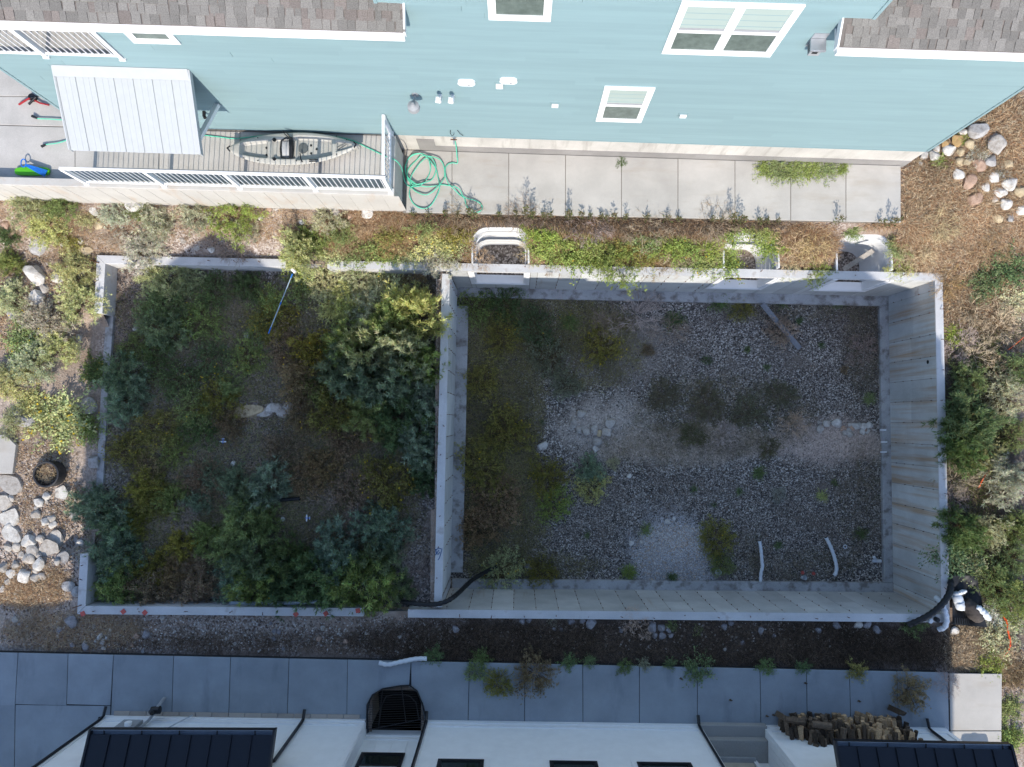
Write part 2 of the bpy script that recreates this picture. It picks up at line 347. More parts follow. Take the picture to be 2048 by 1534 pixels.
def patch_floor(name, quad, fn, st, mat):
    q = quad; nu = int((q[1] - q[0]).length / st); nv = int((q[2] - q[1]).length / st)
    U, Vv = np.meshgrid(np.linspace(0, 1, nu), np.linspace(0, 1, nv), indexing='ij')
    A = [np.array(p[:2]) for p in q]
    pt = ((1 - U) * (1 - Vv))[..., None] * A[0] + (U * (1 - Vv))[..., None] * A[1] + (U * Vv)[..., None] * A[2] + ((1 - U) * Vv)[..., None] * A[3]
    z = fn(pt[..., 0], pt[..., 1]); ix = np.arange(U.size).reshape(U.shape)
    Fq = np.stack([ix[:-1, :-1], ix[:-1, 1:], ix[1:, 1:], ix[1:, :-1]], -1).reshape(-1, 4)
    o = link(name, np_mesh(name, np.concatenate([pt, z[..., None]], -1).reshape(-1, 3), Fq[:, ::-1], smooth=True), mat)
    tag(o, kind='structure'); return o
GRAVEL = soil('grey_gravel', [(0.3, (0.11, 0.09, 0.075)), (0.7, (0.23, 0.195, 0.165))], 1.0,
              [(0, (0.04, 0.036, 0.033)), (0.4, (0.13, 0.115, 0.105)), (0.75, (0.28, 0.255, 0.225)), (1, (0.65, 0.61, 0.55))], 30, (0.3, 0.5),
              patches=[(*PX(1215, 862, ZF), 1.5, 1.0, (0.44, 0.39, 0.34), 0.8), (*PX(1390, 890, ZF), 2.8, 0.62, (0.46, 0.38, 0.31), 0.95), (*PX(1655, 885, ZF), 1.9, 0.72, (0.46, 0.37, 0.31), 0.95),
                       (*PX(1345, 1108, ZF), 1.45, 1.35, (0.44, 0.43, 0.43), 0.92), (*PX(1365, 1090, ZF), 0.6, 0.5, (0.42, 0.30, 0.22), 0.8),
                       (*PX(1230, 690, ZF), 2.0, 1.2, (0.26, 0.23, 0.20), 0.8), (*PX(980, 900, ZF), 1.5, 4.5, (0.07, 0.06, 0.045), 0.7), (*PX(1720, 620, ZF), 1.2, 1.5, (0.11, 0.085, 0.07), 0.6)], bump=1.0)
patch_floor('gravel_floor', [Vector((p[0], p[1], 0)) for p in BASi], GB, 0.09, GRAVEL)
GDIRT = soil('dark_garage_dirt', [(0.3, (0.13, 0.10, 0.08)), (0.7, (0.26, 0.21, 0.17))], 1.2,
             [(0, (0.07, 0.06, 0.055)), (0.5, (0.2, 0.17, 0.15)), (1, (0.5, 0.45, 0.41))], 24, (0.3, 0.5),
             patches=[(*PX(500, 905, ZG), 1.3, 0.9, (0.23, 0.19, 0.17), 0.8), (*PX(640, 1040, ZG), 1.2, 0.8, (0.17, 0.16, 0.16), 0.8), (*PX(240, 640, ZG), 0.6, 1.6, (0.24, 0.18, 0.14), 0.7), (*PX(560, 840, ZG), 1.2, 0.4, (0.24, 0.19, 0.16), 0.7)])
patch_floor('dirt_floor', [Vector((p[0] - (0.45 if p[0] < -8 else 0), p[1], 0)) for p in GARi], GG, 0.1, GDIRT)

# ------------------------------------------------------------------ basement foundation shell
fs = thing('foundation_shell', 'roofless poured concrete basement shell with gravel floor, right of the garage shell', 'foundation', P(1390, 1200, ZF))
aM = (NWo - N0).length                    # where the middle wall meets the north wall
Ltot = FN.L
# north wall, with three window openings
wins = [(4.0, 5.53), (11.02, 12.5), (14.12, 15.6)]
ZO0, ZO1 = -1.6, -0.12
mb = MB(); e = [0.0]
mb.fbox(FN, 0, aM + TH, 0, TH, ZG - 0.4, ZW)
cur = aM + TH
for (a, b) in wins:
    mb.fbox(FN, cur, a, 0, TH, ZFT, ZW); mb.fbox(FN, a, b, 0, TH, ZFT, ZO0); mb.fbox(FN, a, b, 0, TH, ZO1, ZW); cur = b
mb.fbox(FN, cur, Ltot, 0, TH, ZFT, ZW)
wallN = mb.build('wall', CONC_TOP, fs); wallN['label'] = 'north basement wall with three window openings'
Le, Ls = FE.L, FS.L
wallE = MB().fbox(FE, TH + 0.002, Le, 0, TH, ZFT, ZW).build('wall', CONC_TOP, fs); wallE['label'] = 'tall east wall of the basement'
s1 = (S0 - SWo).length
wallS = MB().fbox(FS, 0, s1 + 0.2, 0, TH, -0.75, ZW - 0.001).fbox(FS, s1 + 0.2, Ls - TH - 0.002, 0, TH, ZFT, ZW - 0.001).build('wall', CONC_TOP, fs)
wallM = MB().fbox(FM, TH * 0.15, FM.L - 0.02, 0, TH, ZFT, ZW - 0.002).build('wall', CONC_TOP, fs)
for w in (wallE, wallS, wallM, wallN): pass
def form_panels(wall, fr, a0, a1, z0, z1, nsign, pitch=0.61, skip=()):
    """the shuttering panels left in the concrete face, each a shallow plate with an open joint"""
    n0 = TH if nsign > 0 else 0.0
    a = a0; k = 0; bk = MB()
    xs_ = [a0] + [x for w in skip for x in (w[0] - 0.11, w[1] + 0.11)] + [a1]
    for i_ in range(0, len(xs_), 2): bk.fbox(fr, xs_[i_], xs_[i_ + 1], n0 - 0.003, n0 + 0.0015, z0, z1)
    for w in skip: bk.fbox(fr, w[0] - 0.11, w[1] + 0.11, n0 - 0.003, n0 + 0.0015, z0, ZO0 - 0.11)
    tag(bk.build('form_joints', CONC_JOINT, wall), kind='stuff')
    while a < a1 - 0.1:
        b = min(a + pitch, a1)
        cuts = [(a, b, z0, z1)]
        r = rnd.random()
        if r < 0.25: zc = lerp(z0, z1, rnd.uniform(0.35, 0.65)); cuts = [(a, b, z0, zc), (a, b, zc, z1)]
        for (p, q, za, zb) in cuts:
            for (sa, sb, sza, szb) in [(p, q, za, zb)]:
                hit = [w for w in skip if w[0] - 0.12 < q and w[1] + 0.12 > p]
                parts = [(sa, sb, sza, szb)]
                if hit:
                    w = hit[0]; parts = []
                    if sa < w[0] - 0.14: parts.append((sa, min(sb, w[0] - 0.12), sza, szb))
                    if sb > w[1] + 0.14: parts.append((max(sa, w[1] + 0.12), sb, sza, szb))
                    parts.append((max(sa, w[0] - 0.12), min(sb, w[1] + 0.12), sza, min(szb, ZO0 - 0.12)))
                for (x0, x1, y0, y1) in parts:
                    if x1 - x0 < 0.05 or y1 - y0 < 0.05: continue
                    nn = (n0 - 0.001, n0 + 0.005) if nsign > 0 else (-0.005, 0.001)
                    MB().fbox(fr, x0 + 0.009, x1 - 0.009, nn[0], nn[1], y0 + 0.004, y1 - 0.004).build('panel', CONC_WALLE if fr is FE else CONC_WALL, wall)
        a = b; k += 1
form_panels(wallE, FE, TH + 0.25, Le - TH - 0.01, ZFT + 0.01, ZW - 0.02, 1)
form_panels(wallS, FS, s1 + 0.32, Ls - TH - 0.02, ZFT + 0.01, ZW - 0.02, 1)
form_panels(wallN, FN, aM + TH + 0.02, Ltot - TH - 0.02, ZFT + 0.01, ZW - 0.02, 1, skip=wins)
form_panels(wallM, FM, TH + 0.05, FM.L - TH - 0.05, ZFT + 0.01, ZW - 0.02, 1)
# snap ties left in the joints
def ties(name, wall, fr, a0, a1, pitch=0.61):
    m = MB(); a = a0
    while a < a1:
        for z in (-0.25, -0.75, -1.2, -1.65, -2.1):
            if rnd.random() < 0.85: m.fbox(fr, a - 0.009, a + 0.009, TH - 0.002, TH + 0.025 + rnd.uniform(0, 0.015), z - 0.006, z + 0.008)
        a += pitch
    tag(m.build(name, RUST, wall), kind='stuff')
ties('snap_ties', wallE, FE, TH + 0.25, Le - 0.3); ties('snap_ties', wallS, FS, s1 + 0.32, Ls - 0.3); ties('snap_ties', wallM, FM, TH + 0.05, FM.L - 0.3)
ties('snap_ties', wallN, FN, aM + TH + 0.02 + 0.61 * 4, wins[1][0] - 0.2)
# footing ledge inside the walls
ft = MB(); fw = 0.36
ft.fbox(FN, aM + TH, Ltot - TH, TH - 0.05, TH + fw * 0.85, ZF - 0.2, ZFT)
ft.fbox(FE, TH + fw * 0.85 + 0.002, Le - TH - fw * 0.8, TH - 0.05, TH + fw * 0.75, ZF - 0.2, ZFT - 0.002)
ft.fbox(FS, s1 + 0.25, Ls - TH, TH - 0.05, TH + fw * 0.78, ZF - 0.2, ZFT - 0.004)
ft.fbox(FM, TH + fw * 0.85, FM.L - TH - fw * 0.6, TH - 0.05, TH + fw, ZF - 0.2, ZFT - 0.003)
ft.build('footing', CONC_FOOT, fs, bevel=0.012)
# window bucks in the north wall
for (a, b) in wins:
    m = MB()
    m.fbox(FN, a, a + 0.07, -0.02, TH + 0.012, ZO0, ZO1).fbox(FN, b - 0.07, b, -0.02, TH + 0.012, ZO0, ZO1)
    m.fbox(FN, a + 0.07, b - 0.07, -0.02, TH + 0.012, ZO0, ZO0 + 0.06).fbox(FN, a + 0.07, b - 0.07, -0.02, TH + 0.002, ZO1 - 0.02, ZO1)
    m.fbox(FN, a - 0.1, a, TH + 0.005, TH + 0.03, ZO0 - 0.1, ZO1 + 0.06).fbox(FN, b, b + 0.1, TH + 0.005, TH + 0.03, ZO0 - 0.1, ZO1 + 0.06)
    m.fbox(FN, a, b, TH + 0.005, TH + 0.03, ZO0 - 0.1, ZO0)
    m.build('window_buck', VINYL, fs)
pipe_hole = FE.hit(1856, 724, TH)
MB().disc(FE.pt(pipe_hole[0], TH + 0.003, pipe_hole[1]), 0.055, FE.n, 0.006).build('drain_hole', DARK, wallE)
# anchor bolts standing along the wall tops
bolt = MB().tube([(0, 0, -0.02), (0, 0, 0.08), (0.01, 0.0, 0.115)], 0.011, 6).mesh('anchor_bolt')
def bolts(par, fr, ss):
    for s in ss:
        o = link('anchor_bolt', bolt, RUST, par, Matrix.Translation(fr.pt(s, 0.08 + rnd.uniform(-0.03, 0.05), ZW)) @ Matrix.Rotation(rnd.uniform(0, 6.28), 4, 'Z') @ Matrix.Rotation(rnd.uniform(0, 0.5), 4, 'X'))
bolts(fs, FS, np.arange(1.4, Ls - 0.5, 0.87)); bolts(fs, FE, np.arange(1.0, Le - 0.5, 0.84)); bolts(fs, FM, np.arange(0.9, FM.L, 0.83)); bolts(fs, FN, np.arange(0.3, Ltot, 1.3))
# marks: three chalk dashes on the footing, blue paint scrawl on the middle wall top
CHALK = flat('white_chalk', (0.75, 0.78, 0.8), 0.9); BLUEP = flat('blue_marking_paint', (0.03, 0.09, 0.22), 0.7)
for (u, v) in ((1766, 860), (1768, 884), (1767, 904)):
    p = P(u, v, ZFT); MB().box(p.x - 0.1, p.x + 0.1, p.y - 0.02, p.y + 0.02, ZFT + 0.0005, ZFT + 0.003).build('chalk_mark', CHALK, fs)
m = MB()
for pts in ([(872, 1100), (877, 1096), (884, 1098), (882, 1106), (879, 1116), (876, 1120)], [(871, 1098), (873, 1106), (876, 1109), (880, 1104)], [(871, 1110), (875, 1104), (878, 1100)]):
    m.tube([P(u, v, ZW + 0.0015) for u, v in pts], 0.011, 5)
m.build('paint_scrawl', BLUEP, fs)

# ------------------------------------------------------------------ garage foundation shell
gs = thing('garage_shell', 'low roofless garage foundation overgrown with shrubs, left of the basement shell', 'foundation', P(500, 900, ZG))
def wq(name, pix, z0, z1, mat=CONC_TOP, lab=None):
    o = MB().prism([P(u, v, z1) for u, v in pix], z0, z1).build(name, mat, gs, bevel=0.01)
    if lab: o['label'] = lab
    return o
wq('wall', [(193, 510), (569, 518), (575, 534), (210, 527)], ZG - 0.3, ZW - 0.001)
wq('wall', [(193.5, 511), (210.5, 527.3), (204.6, 627), (188, 625)], ZG - 0.3, ZW - 0.002)
wq('wall', [(160, 1108), (177, 1107), (171, 1211.5), (154, 1228)], ZG - 0.3, ZW - 0.002)
wq('wall', [(154.2, 1228.6), (171.2, 1212), (727, 1216), (727, 1233)], ZG - 0.3, ZW - 0.001)
wq('curb', [(212, 629), (227, 629), (216, 785), (205, 982), (191, 982), (203, 760)], ZG - 0.3, ZG + 0.09, CONC_FOOT, 'low weathered curb across the garage opening')
wq('curb', [(727.5, 1222), (815, 1224), (815, 1234), (727.5, 1233)], ZG - 0.3, -0.35, CONC_FOOT)
wq('curb', [(576, 520), (654, 521), (654, 533), (577, 533)], ZG - 0.3, -0.42, CONC_FOOT)
for (u, v) in ((300, 517), (345, 518), (420, 522), (470, 523), (520, 525), (197, 560), (194, 600), (166, 1130), (164, 1160), (190, 1222), (280, 1224), (375, 1223), (465, 1222), (525, 1225), (640, 1224), (718, 1226)):
    link('anchor_bolt', bolt, RUST, gs, Matrix.Translation(P(u, v, ZW)) @ Matrix.Rotation(rnd.uniform(0, 6), 4, 'Z') @ Matrix.Rotation(rnd.uniform(0, 0.6), 4, 'X'))
for (u0, v0, u1, v1) in ((178, 519, 198, 526), (172, 601, 190, 607), (145, 1216, 163, 1210)):
    MB().tube([P(u0, v0, 0.05), P(u1, v1, 0.02)], 0.012, 6).build('rebar', RUST, gs)
# square red survey tags on its south wall
REDT = flat('red_survey_plastic', (0.5, 0.10, 0.08), 0.5)
for (u, v, r) in ((166, 1227, 0.4), (247, 1223, 0.7), (290, 1225, 0.8), (592, 1228, 0.75), (652, 1227, 0.6), (716, 1221, 0.2)):
    p = P(u, v, 0.0); m = MB().box(-0.06, 0.06, -0.06, 0.06, 0.008, 0.016).box(-0.012, 0.012, -0.012, 0.012, 0.0, 0.008)
    o = m.build('survey_tag', REDT); o.location = (p.x, p.y, 0); o.rotation_euler.z = r
    lab = {166: 'square red survey tag at the west corner of the south garage wall', 247: 'pale red diamond tag, second from the west corner', 290: 'pale red diamond tag, third from the west corner',
           592: 'bright red diamond tag on the bare middle of the wall', 652: 'red tag beside shrub tips overhanging the wall', 716: 'red tag half hidden by the shrub at the wall end'}[u]
    tag(o, lab, 'tag', 'survey tags on the garage wall')

# ------------------------------------------------------------------ north sidewalk, patio and driveway slabs
def slab_set(name, base_poly, zb, z, polys, mat, joint_mat, cz=0.10):
    b = MB().prism(base_poly, z - cz, z - 0.018).build(name, joint_mat); tag(b, kind='structure')
    for q in polys:
        MB().prism(q, z - 0.03, z).build('slab', mat, b, bevel=0.008)
    return b
JOINT = flat('walk_joint', (0.2, 0.185, 0.165), 0.95)
nj = [812, 904, 1017.5, 1131, 1243, 1356, 1470, 1581.5, 1692, 1802]
Vt = lambda u: 300 + (u - 812) * 0.032; Vb = lambda u: 424.5 + (u - 815) * 0.0205
polys = [[P(a + 0.6, Vt(a), ZN), P(b - 0.6, Vt(b), ZN), P(b - 0.6, Vb(b), ZN), P(a + 0.6, Vb(a), ZN)] for a, b in zip(nj[:-1], nj[1:])]
north_walk = slab_set('sidewalk', [P(806, Vt(806) - 4, ZN), P(1801.5, Vt(1802) - 4, ZN), P(1801.5, Vb(1802) - 0.5, ZN), P(806, Vb(806) - 0.5, ZN)], 0, ZN, polys, CONC_WALK, JOINT, 0.14)
# patio behind the retaining wall and driveway west of the house
pj = [-260, 150, 318, 480, 640, 776]
pol = []
for a, b in zip(pj[:-1], pj[1:]):
    pol.append([P(a + 0.6, 251 + a * 0.026, ZP), P(b - 0.6, 251 + b * 0.026, ZP), P(b - 0.6, 362 + b * 0.028, ZP), P(a + 0.6, 362 + a * 0.028, ZP)])
for va, vb in ((-160, 60), (61, 192), (193.5, 251.5)):
    pol.append([P(-260, va, ZP), P(150, va, ZP), P(150, vb + (1.5 if vb > 200 else 0), ZP), P(-260, vb - (9 if vb > 200 else 0), ZP)])
slab_set('patio', [P(-260, -160, ZP), P(300, -160, ZP), P(778, 262, ZP), P(778, 384, ZP), P(-260, 366, ZP)], 0, ZP, pol, CONC_PATIO, JOINT, 0.3)

# ------------------------------------------------------------------ retaining wall
rw = thing('retaining_wall', 'pale concrete retaining wall holding up the patio, railing on top', 'wall', P(400, 395, 1.0))
FR = Frame(P(-200, 363.5, ZC), P(788, 391, ZC))
mb = MB().fbox(FR, 0, FR.L, -0.2, 0, 0.0, ZC)
o = mb.build('wall', CONC_RET, rw, bevel=0.012)
k0 = FB.hit(792, 266, 0)[0]
endA = FR.pt(FR.L, -0.2, 0); endB = P(791, 272, ZC)
FRe = Frame(endA, (endB.x, endB.y), 1)
MB().fbox(FRe, 0.002, FRe.L, -0.2, 0, 0.0, ZC - 0.001).build('wall', CONC_RET, rw, bevel=0.012)
for i in range(30):   # board marks of the shuttering
    s = FR.L - 0.3 - i * 0.42
    MB().fbox(FR, s, s + 0.41, 0.0, 0.004 + 0.004 * rnd.random(), 0.3, ZC - 0.06).build('panel', CONC_RET, rw)

# ------------------------------------------------------------------ teal house (north)
bh = thing('house', 'teal lap-sided house with white trim and shingled eaves along the top', 'house', FB.pt(9, 0, 1.0))
HL = FB.L; ZB = 2.05; EXPO = 0.178
MB().fbox(FB, 0.0, HL, -0.25, -0.02, 0.6, ZB + 0.03).build('foundation_wall', CONC_HOUSE, bh)
m = MB(); gs0 = FB.hit(840, 300, -0.01)[0]
m.fbox(FB, gs0, HL, -0.03, -0.008, 0.6, 1.30)
m.fbox(FB, gs0, gs0 + 0.45, -0.03, -0.007, 1.30, 1.72)
m.build('damp_proofing', CONC_GREY, bh)
# core of the walls: the middle rises into a gable, the ends stop under the eaves; the west end has a recessed balcony
BAL = 3.02; ZBAL = 5.38; E0, E1, EZ = 8.55, 17.05, 7.35
core = MB()
core.fbox(FB, 0.02, HL - 0.02, -9.0, -0.012, ZB, ZBAL - 0.02)
core.fbox(FB, BAL, HL - 0.02, -9.0, -0.012, ZBAL - 0.02, EZ - 0.1)
core.fbox(FB, 0.02, BAL, -9.0, -2.2, ZBAL - 0.02, EZ - 0.1)
core.fbox(FB, E0, E1, -9.0, -0.012, EZ - 0.1, 9.2)
core.build('wall', TEALTRIM, bh)
# lap siding, board by board
bcache = {}
def board(L):
    k = round(L, 2)
    if k not in bcache:
        pr = [(-0.012, 0), (0.019, 0), (0.006, EXPO + 0.02), (-0.012, EXPO + 0.02)]
        bcache[k] = MB().add([(0, n, z) for n, z in pr] + [(k, n, z) for n, z in pr], [(3, 2, 1, 0), (4, 5, 6, 7), (0, 1, 5, 4), (1, 2, 6, 5), (2, 3, 7, 6), (3, 0, 4, 7)]).mesh('siding_board')
    return bcache[k]
ncourse = int((9.15 - ZB) / EXPO)
for c in range(ncourse):
    z = ZB + 0.01 + c * EXPO
    lo, hi = 0.03, HL - 0.03
    if z + EXPO * 0.5 > ZBAL: lo = BAL
    if z > EZ - 0.15: lo, hi = E0, E1
    a = lo; first = rnd.uniform(0.6, 3.66)
    while a < hi - 0.02:
        b = min(a + first, hi); first = 3.66
        if hi - b < 0.3: b = hi
        link('siding_board', board(b - a - 0.004), TEAL, bh, FB.mat(a, 0.0, z))
        a = b
for (a, n1, z0, z1) in ((0.0, 0.03, ZB, ZBAL), (HL - 0.06, 0.03, ZB, EZ), (E0 - 0.03, 0.03, EZ, 9.2), (E1 - 0.03, 0.03, EZ, 9.2)):
    MB().fbox(FB, a, a + 0.06, -0.012, n1, z0, z1).build('corner_trim', TEALTRIM, bh)
MB().fbox(FB, 0.06, HL - 0.06, -0.012, 0.026, ZB - 0.03, ZB + 0.012).build('base_flashing', TEALTRIM, bh)

def window(par, fr, s0, s1, z0, z1, units=1, up=GLASSUP, lo=GLASSLO, case=0.1, n0=0.012, frame=VINYL, split=0.5):
    w = MB(); c = case
    w.fbox(fr, s0, s1, n0, n0 + 0.04, z0, z0 + c).fbox(fr, s0, s1, n0, n0 + 0.04, z1 - c, z1)
    w.fbox(fr, s0, s0 + c, n0, n0 + 0.04, z0 + c, z1 - c).fbox(fr, s1 - c, s1, n0, n0 + 0.04, z0 + c, z1 - c)
    W_ = (s1 - s0 - 2 * c); uw = (W_ - 0.1 * (units - 1)) / units
    for k in range(1, units): 
        a = s0 + c + k * uw + (k - 1) * 0.1; w.fbox(fr, a, a + 0.1, n0, n0 + 0.039, z0 + c, z1 - c)
    o = w.build('window', frame, par, bevel=0.004)
    for k in range(units):
        a = s0 + c + k * (uw + 0.1); b = a + uw; zm = lerp(z0 + c, z1 - c, split); q = 0.035
        f_ = MB().fbox(fr, a, a + q, n0 - 0.002, n0 + 0.026, z0 + c, z1 - c).fbox(fr, b - q, b, n0 - 0.002, n0 + 0.026, z0 + c, z1 - c)
        f_.fbox(fr, a + q, b - q, n0 - 0.002, n0 + 0.026, z0 + c, z0 + c + q).fbox(fr, a + q, b - q, n0 - 0.002, n0 + 0.026, z1 - c - q, z1 - c)
        f_.fbox(fr, a + q, b - q, n0 - 0.002, n0 + 0.03, zm - 0.03, zm + 0.03)
        f_.build('sash', frame, o)
        MB().fbox(fr, a + q, b - q, n0 + 0.001, n0 + 0.006, zm + 0.03, z1 - c - q).build('pane', up, o)
        MB().fbox(fr, a + q, b - q, n0 + 0.001, n0 + 0.008, z0 + c + q, zm - 0.03).build('pane', lo, o)
        MB().fbox(fr, a + q, b - q, n0 + 0.006, n0 + 0.013, zm + 0.03, zm + 0.1).build('sash_rail', GREY, o)
    return o
window(bh, FB, 12.80, 13.86, 3.23, 4.91, split=0.48)
window(bh, FB, 13.70, 15.75, 6.29, 7.93, units=2, split=0.45)
window(bh, FB, 10.47, 11.56, 7.24, 8.8, split=0.45)
window(bh, FB, 3.56, 4.48, 6.09, 7.4, split=0.7)

# eaves: shingled roof slopes with white gutters
SHING = flat('asphalt_shingle', (0.175, 0.166, 0.152), 0.95, var=0.3, scale=60, objvar=0.2)
SHINGR = flat('reddish_asphalt_shingle', (0.165, 0.143, 0.129), 0.95, var=0.3, scale=60, objvar=0.15)
SHINGB = soil('asphalt_shingle_field', [(0.3, (0.13, 0.115, 0.105)), (0.7, (0.2, 0.18, 0.165))], 3, [(0, (0.1, 0.09, 0.085)), (1, (0.22, 0.19, 0.175))], 6, (0.4, 0.6), bump=0.2)
tabs = [MB().add([(-w / 2, 0, 0), (w / 2, 0, 0), (w / 2 * 0.93, 0.2, 0), (-w / 2 * 0.93, 0.2, 0), (-w / 2, 0, 0.012), (w / 2, 0, 0.012), (w / 2 * 0.93, 0.2, 0.006), (-w / 2 * 0.93, 0.2, 0.006)],
        [(0, 3, 2, 1), (4, 5, 6, 7), (0, 1, 5, 4), (1, 2, 6, 5), (2, 3, 7, 6), (3, 0, 4, 7)]).mesh('shingle') for w in (0.11, 0.14, 0.165, 0.21)]
tabs_r = [t.copy() for t in tabs]
def eave(s0, s1, n, z, cols_s0, cols_s1, rows, left_end, right_end):
    sl = 0.45; up = 7.0
    a, b = (s0, s1)
    base = MB(); p = lambda s, t, dz=0: FB.pt(s, n - t, z + 0.06 + t * sl + dz)
    base.box8([p(a, 0, -0.05), p(b, 0, -0.05), p(b, up, -0.05), p(a, up, -0.05), p(a, 0), p(b, 0), p(b, up), p(a, up)])
    r = base.build('roof', SHINGB, bh)
    for row in range(rows):
        s = cols_s0 + rnd.uniform(0, 0.15)
        while s < cols_s1 - 0.1:
            k = rnd.choice((0, 1, 1, 2, 2, 3)); w = (0.11, 0.14, 0.165, 0.21)[k]
            red = rnd.random() < 0.14
            lift = 0.002 if rnd.random() < 0.5 else 0.010
            mw = FB.mat(s + w / 2, n - row * 0.145 - 0.004, z + 0.06 + row * 0.145 * sl + lift)
            mw = mw @ Matrix.Rotation(math.pi, 4, 'Z') @ Matrix.Rotation(math.atan(sl), 4, 'X')
            link('shingle', (tabs_r if red else tabs)[k], SHINGR if red else SHING, r, mw)
            s += w + rnd.choice((0.0, 0.0, 0.02))
    MB().fbox(FB, a - 0.02, b + 0.02, n - 0.02, n + 0.10, z - 0.06, z + 0.045).build('gutter', WHITE, bh, bevel=0.012)
    MB().fbox(FB, a, b, n - 0.5, n - 0.02, z - 0.1, z - 0.06).build('soffit', WHITE, bh)
    for (s, flag) in ((a, left_end), (b, right_end)):
        if flag:
            q = MB(); s_ = s - 0.03 if s == a else s; 
            q.box8([p(s_, -0.0, -0.14), p(s_ + 0.03, -0.0, -0.14), p(s_ + 0.03, up, -0.14), p(s_, up, -0.14), p(s_, -0.0, 0.02), p(s_ + 0.03, 0, 0.02), p(s_ + 0.03, up, 0.02), p(s_, up, 0.02)])
            q.build('rake_board', WHITE, bh)
eL = FB.hit(808, 72, 0.45); eR = FB.hit(1674, 101, 0.45)
eave(-1.2, eL[0], 0.42, eL[1], 1.4, eL[0], 4, False, True)
eave(eR[0], HL + 0.5, 0.42, eR[1], eR[0] + 0.03, eR[0] + 4.1, 6, True, False)
# big gable roof over the middle, above the picture
rg = MB(); zr = 9.2
for sgn in (-1, 1):
    mid = (E0 + E1) / 2; ed = mid + sgn * (E1 - E0) / 2 * 1.08
    q = [FB.pt(mid, 0.2, zr + 1.9), FB.pt(ed, 0.2, zr - 0.1), FB.pt(ed, -9.2, zr - 0.1), FB.pt(mid, -9.2, zr + 1.9)]
    rg.box8([v - Vector((0, 0, 0.1)) for v in q] + q)
rg.add([FB.pt(E0, -0.012, 9.2), FB.pt(E1, -0.012, 9.2), FB.pt((E0 + E1) / 2, -0.012, 11.0), FB.pt(E0, -0.1, 9.2), FB.pt(E1, -0.1, 9.2), FB.pt((E0 + E1) / 2, -0.1, 11.0)], [(0, 1, 2), (5, 4, 3), (0, 2, 5, 3), (1, 4, 5, 2), (0, 3, 4, 1)])
rg.build('roof', SHINGB, bh)

# railings: posts, rails and balusters
def railing(par, fr, s0, s1, z, posts, n=0.0, h=1.02, pitch=0.127, ends=(True, True)):
    MB().fbox(fr, s0, s1, n - 0.035, n + 0.035, z + h - 0.045, z + h).build('top_rail', WHITE, par, bevel=0.006)
    MB().fbox(fr, s0, s1, n - 0.025, n + 0.025, z + 0.08, z + 0.12).build('bottom_rail', WHITE, par, bevel=0.005)
    pm = MB().box(-0.045, 0.045, -0.045, 0.045, 0, h - 0.046).box(-0.065, 0.065, -0.065, 0.065, -0.002, 0.03).mesh('post')
    bm_ = MB().box(-0.008, 0.008, -0.008, 0.008, 0.121, h - 0.046).mesh('baluster')
    for p in posts: link('post', pm, WHITE, par, fr.mat(p, n, z))
    a = s0 + pitch
    while a < s1 - 0.05:
        if min(abs(a - p) for p in posts) > 0.07: link('baluster', bm_, WHITE, par, fr.mat(a, n, z))
        a += pitch
rl = thing('railing', 'white metal patio railing running along the retaining wall top and back to the house', 'railing', P(480, 375, ZC))
r0 = (P(175, 364, ZC) - P(-200, 358.8, ZC)).length
pp = [(FR.A - Vector((P(u, v, ZC).x, P(u, v, ZC).y, 0))).dot(-FR.h) for u, v in ((175, 364), (330, 368.5), (481, 373), (632, 378), (782, 382.5))]
railing(rl, FR, pp[0] - 0.05, pp[-1] + 0.05, ZC, pp, n=-0.1)
sA = FR.pt(pp[-1], -0.1, 0); FR2 = Frame(sA, FB.pt(FB.hit(783, 264)[0], 0.03, 0), 1)
railing(rl, FR2, 0.06, FR2.L, ZC, [FR2.L - 0.05], n=0.0)
# balcony at the west end of the house
MB().fbox(FB, 0.02, BAL - 0.01, -2.19, 0.0, ZBAL - 0.01, ZBAL + 0.02).build('balcony_floor', CONC_PATIO, bh)
bfl = MB(); 
railing(bh, FB, -0.1, BAL - 0.02, ZBAL + 0.02, [BAL - 0.06, BAL - 1.62, 0.03], n=0.0, h=1.05)

# white standing-seam porch roof on the wall
pr = MB()
a0, z0 = FB.hit(110, 131); a1, z1 = FB.hit(376, 140); zt = (z0 + z1) / 2
bz = 4.28; el = FB.hit(137, 298, 1.75); 

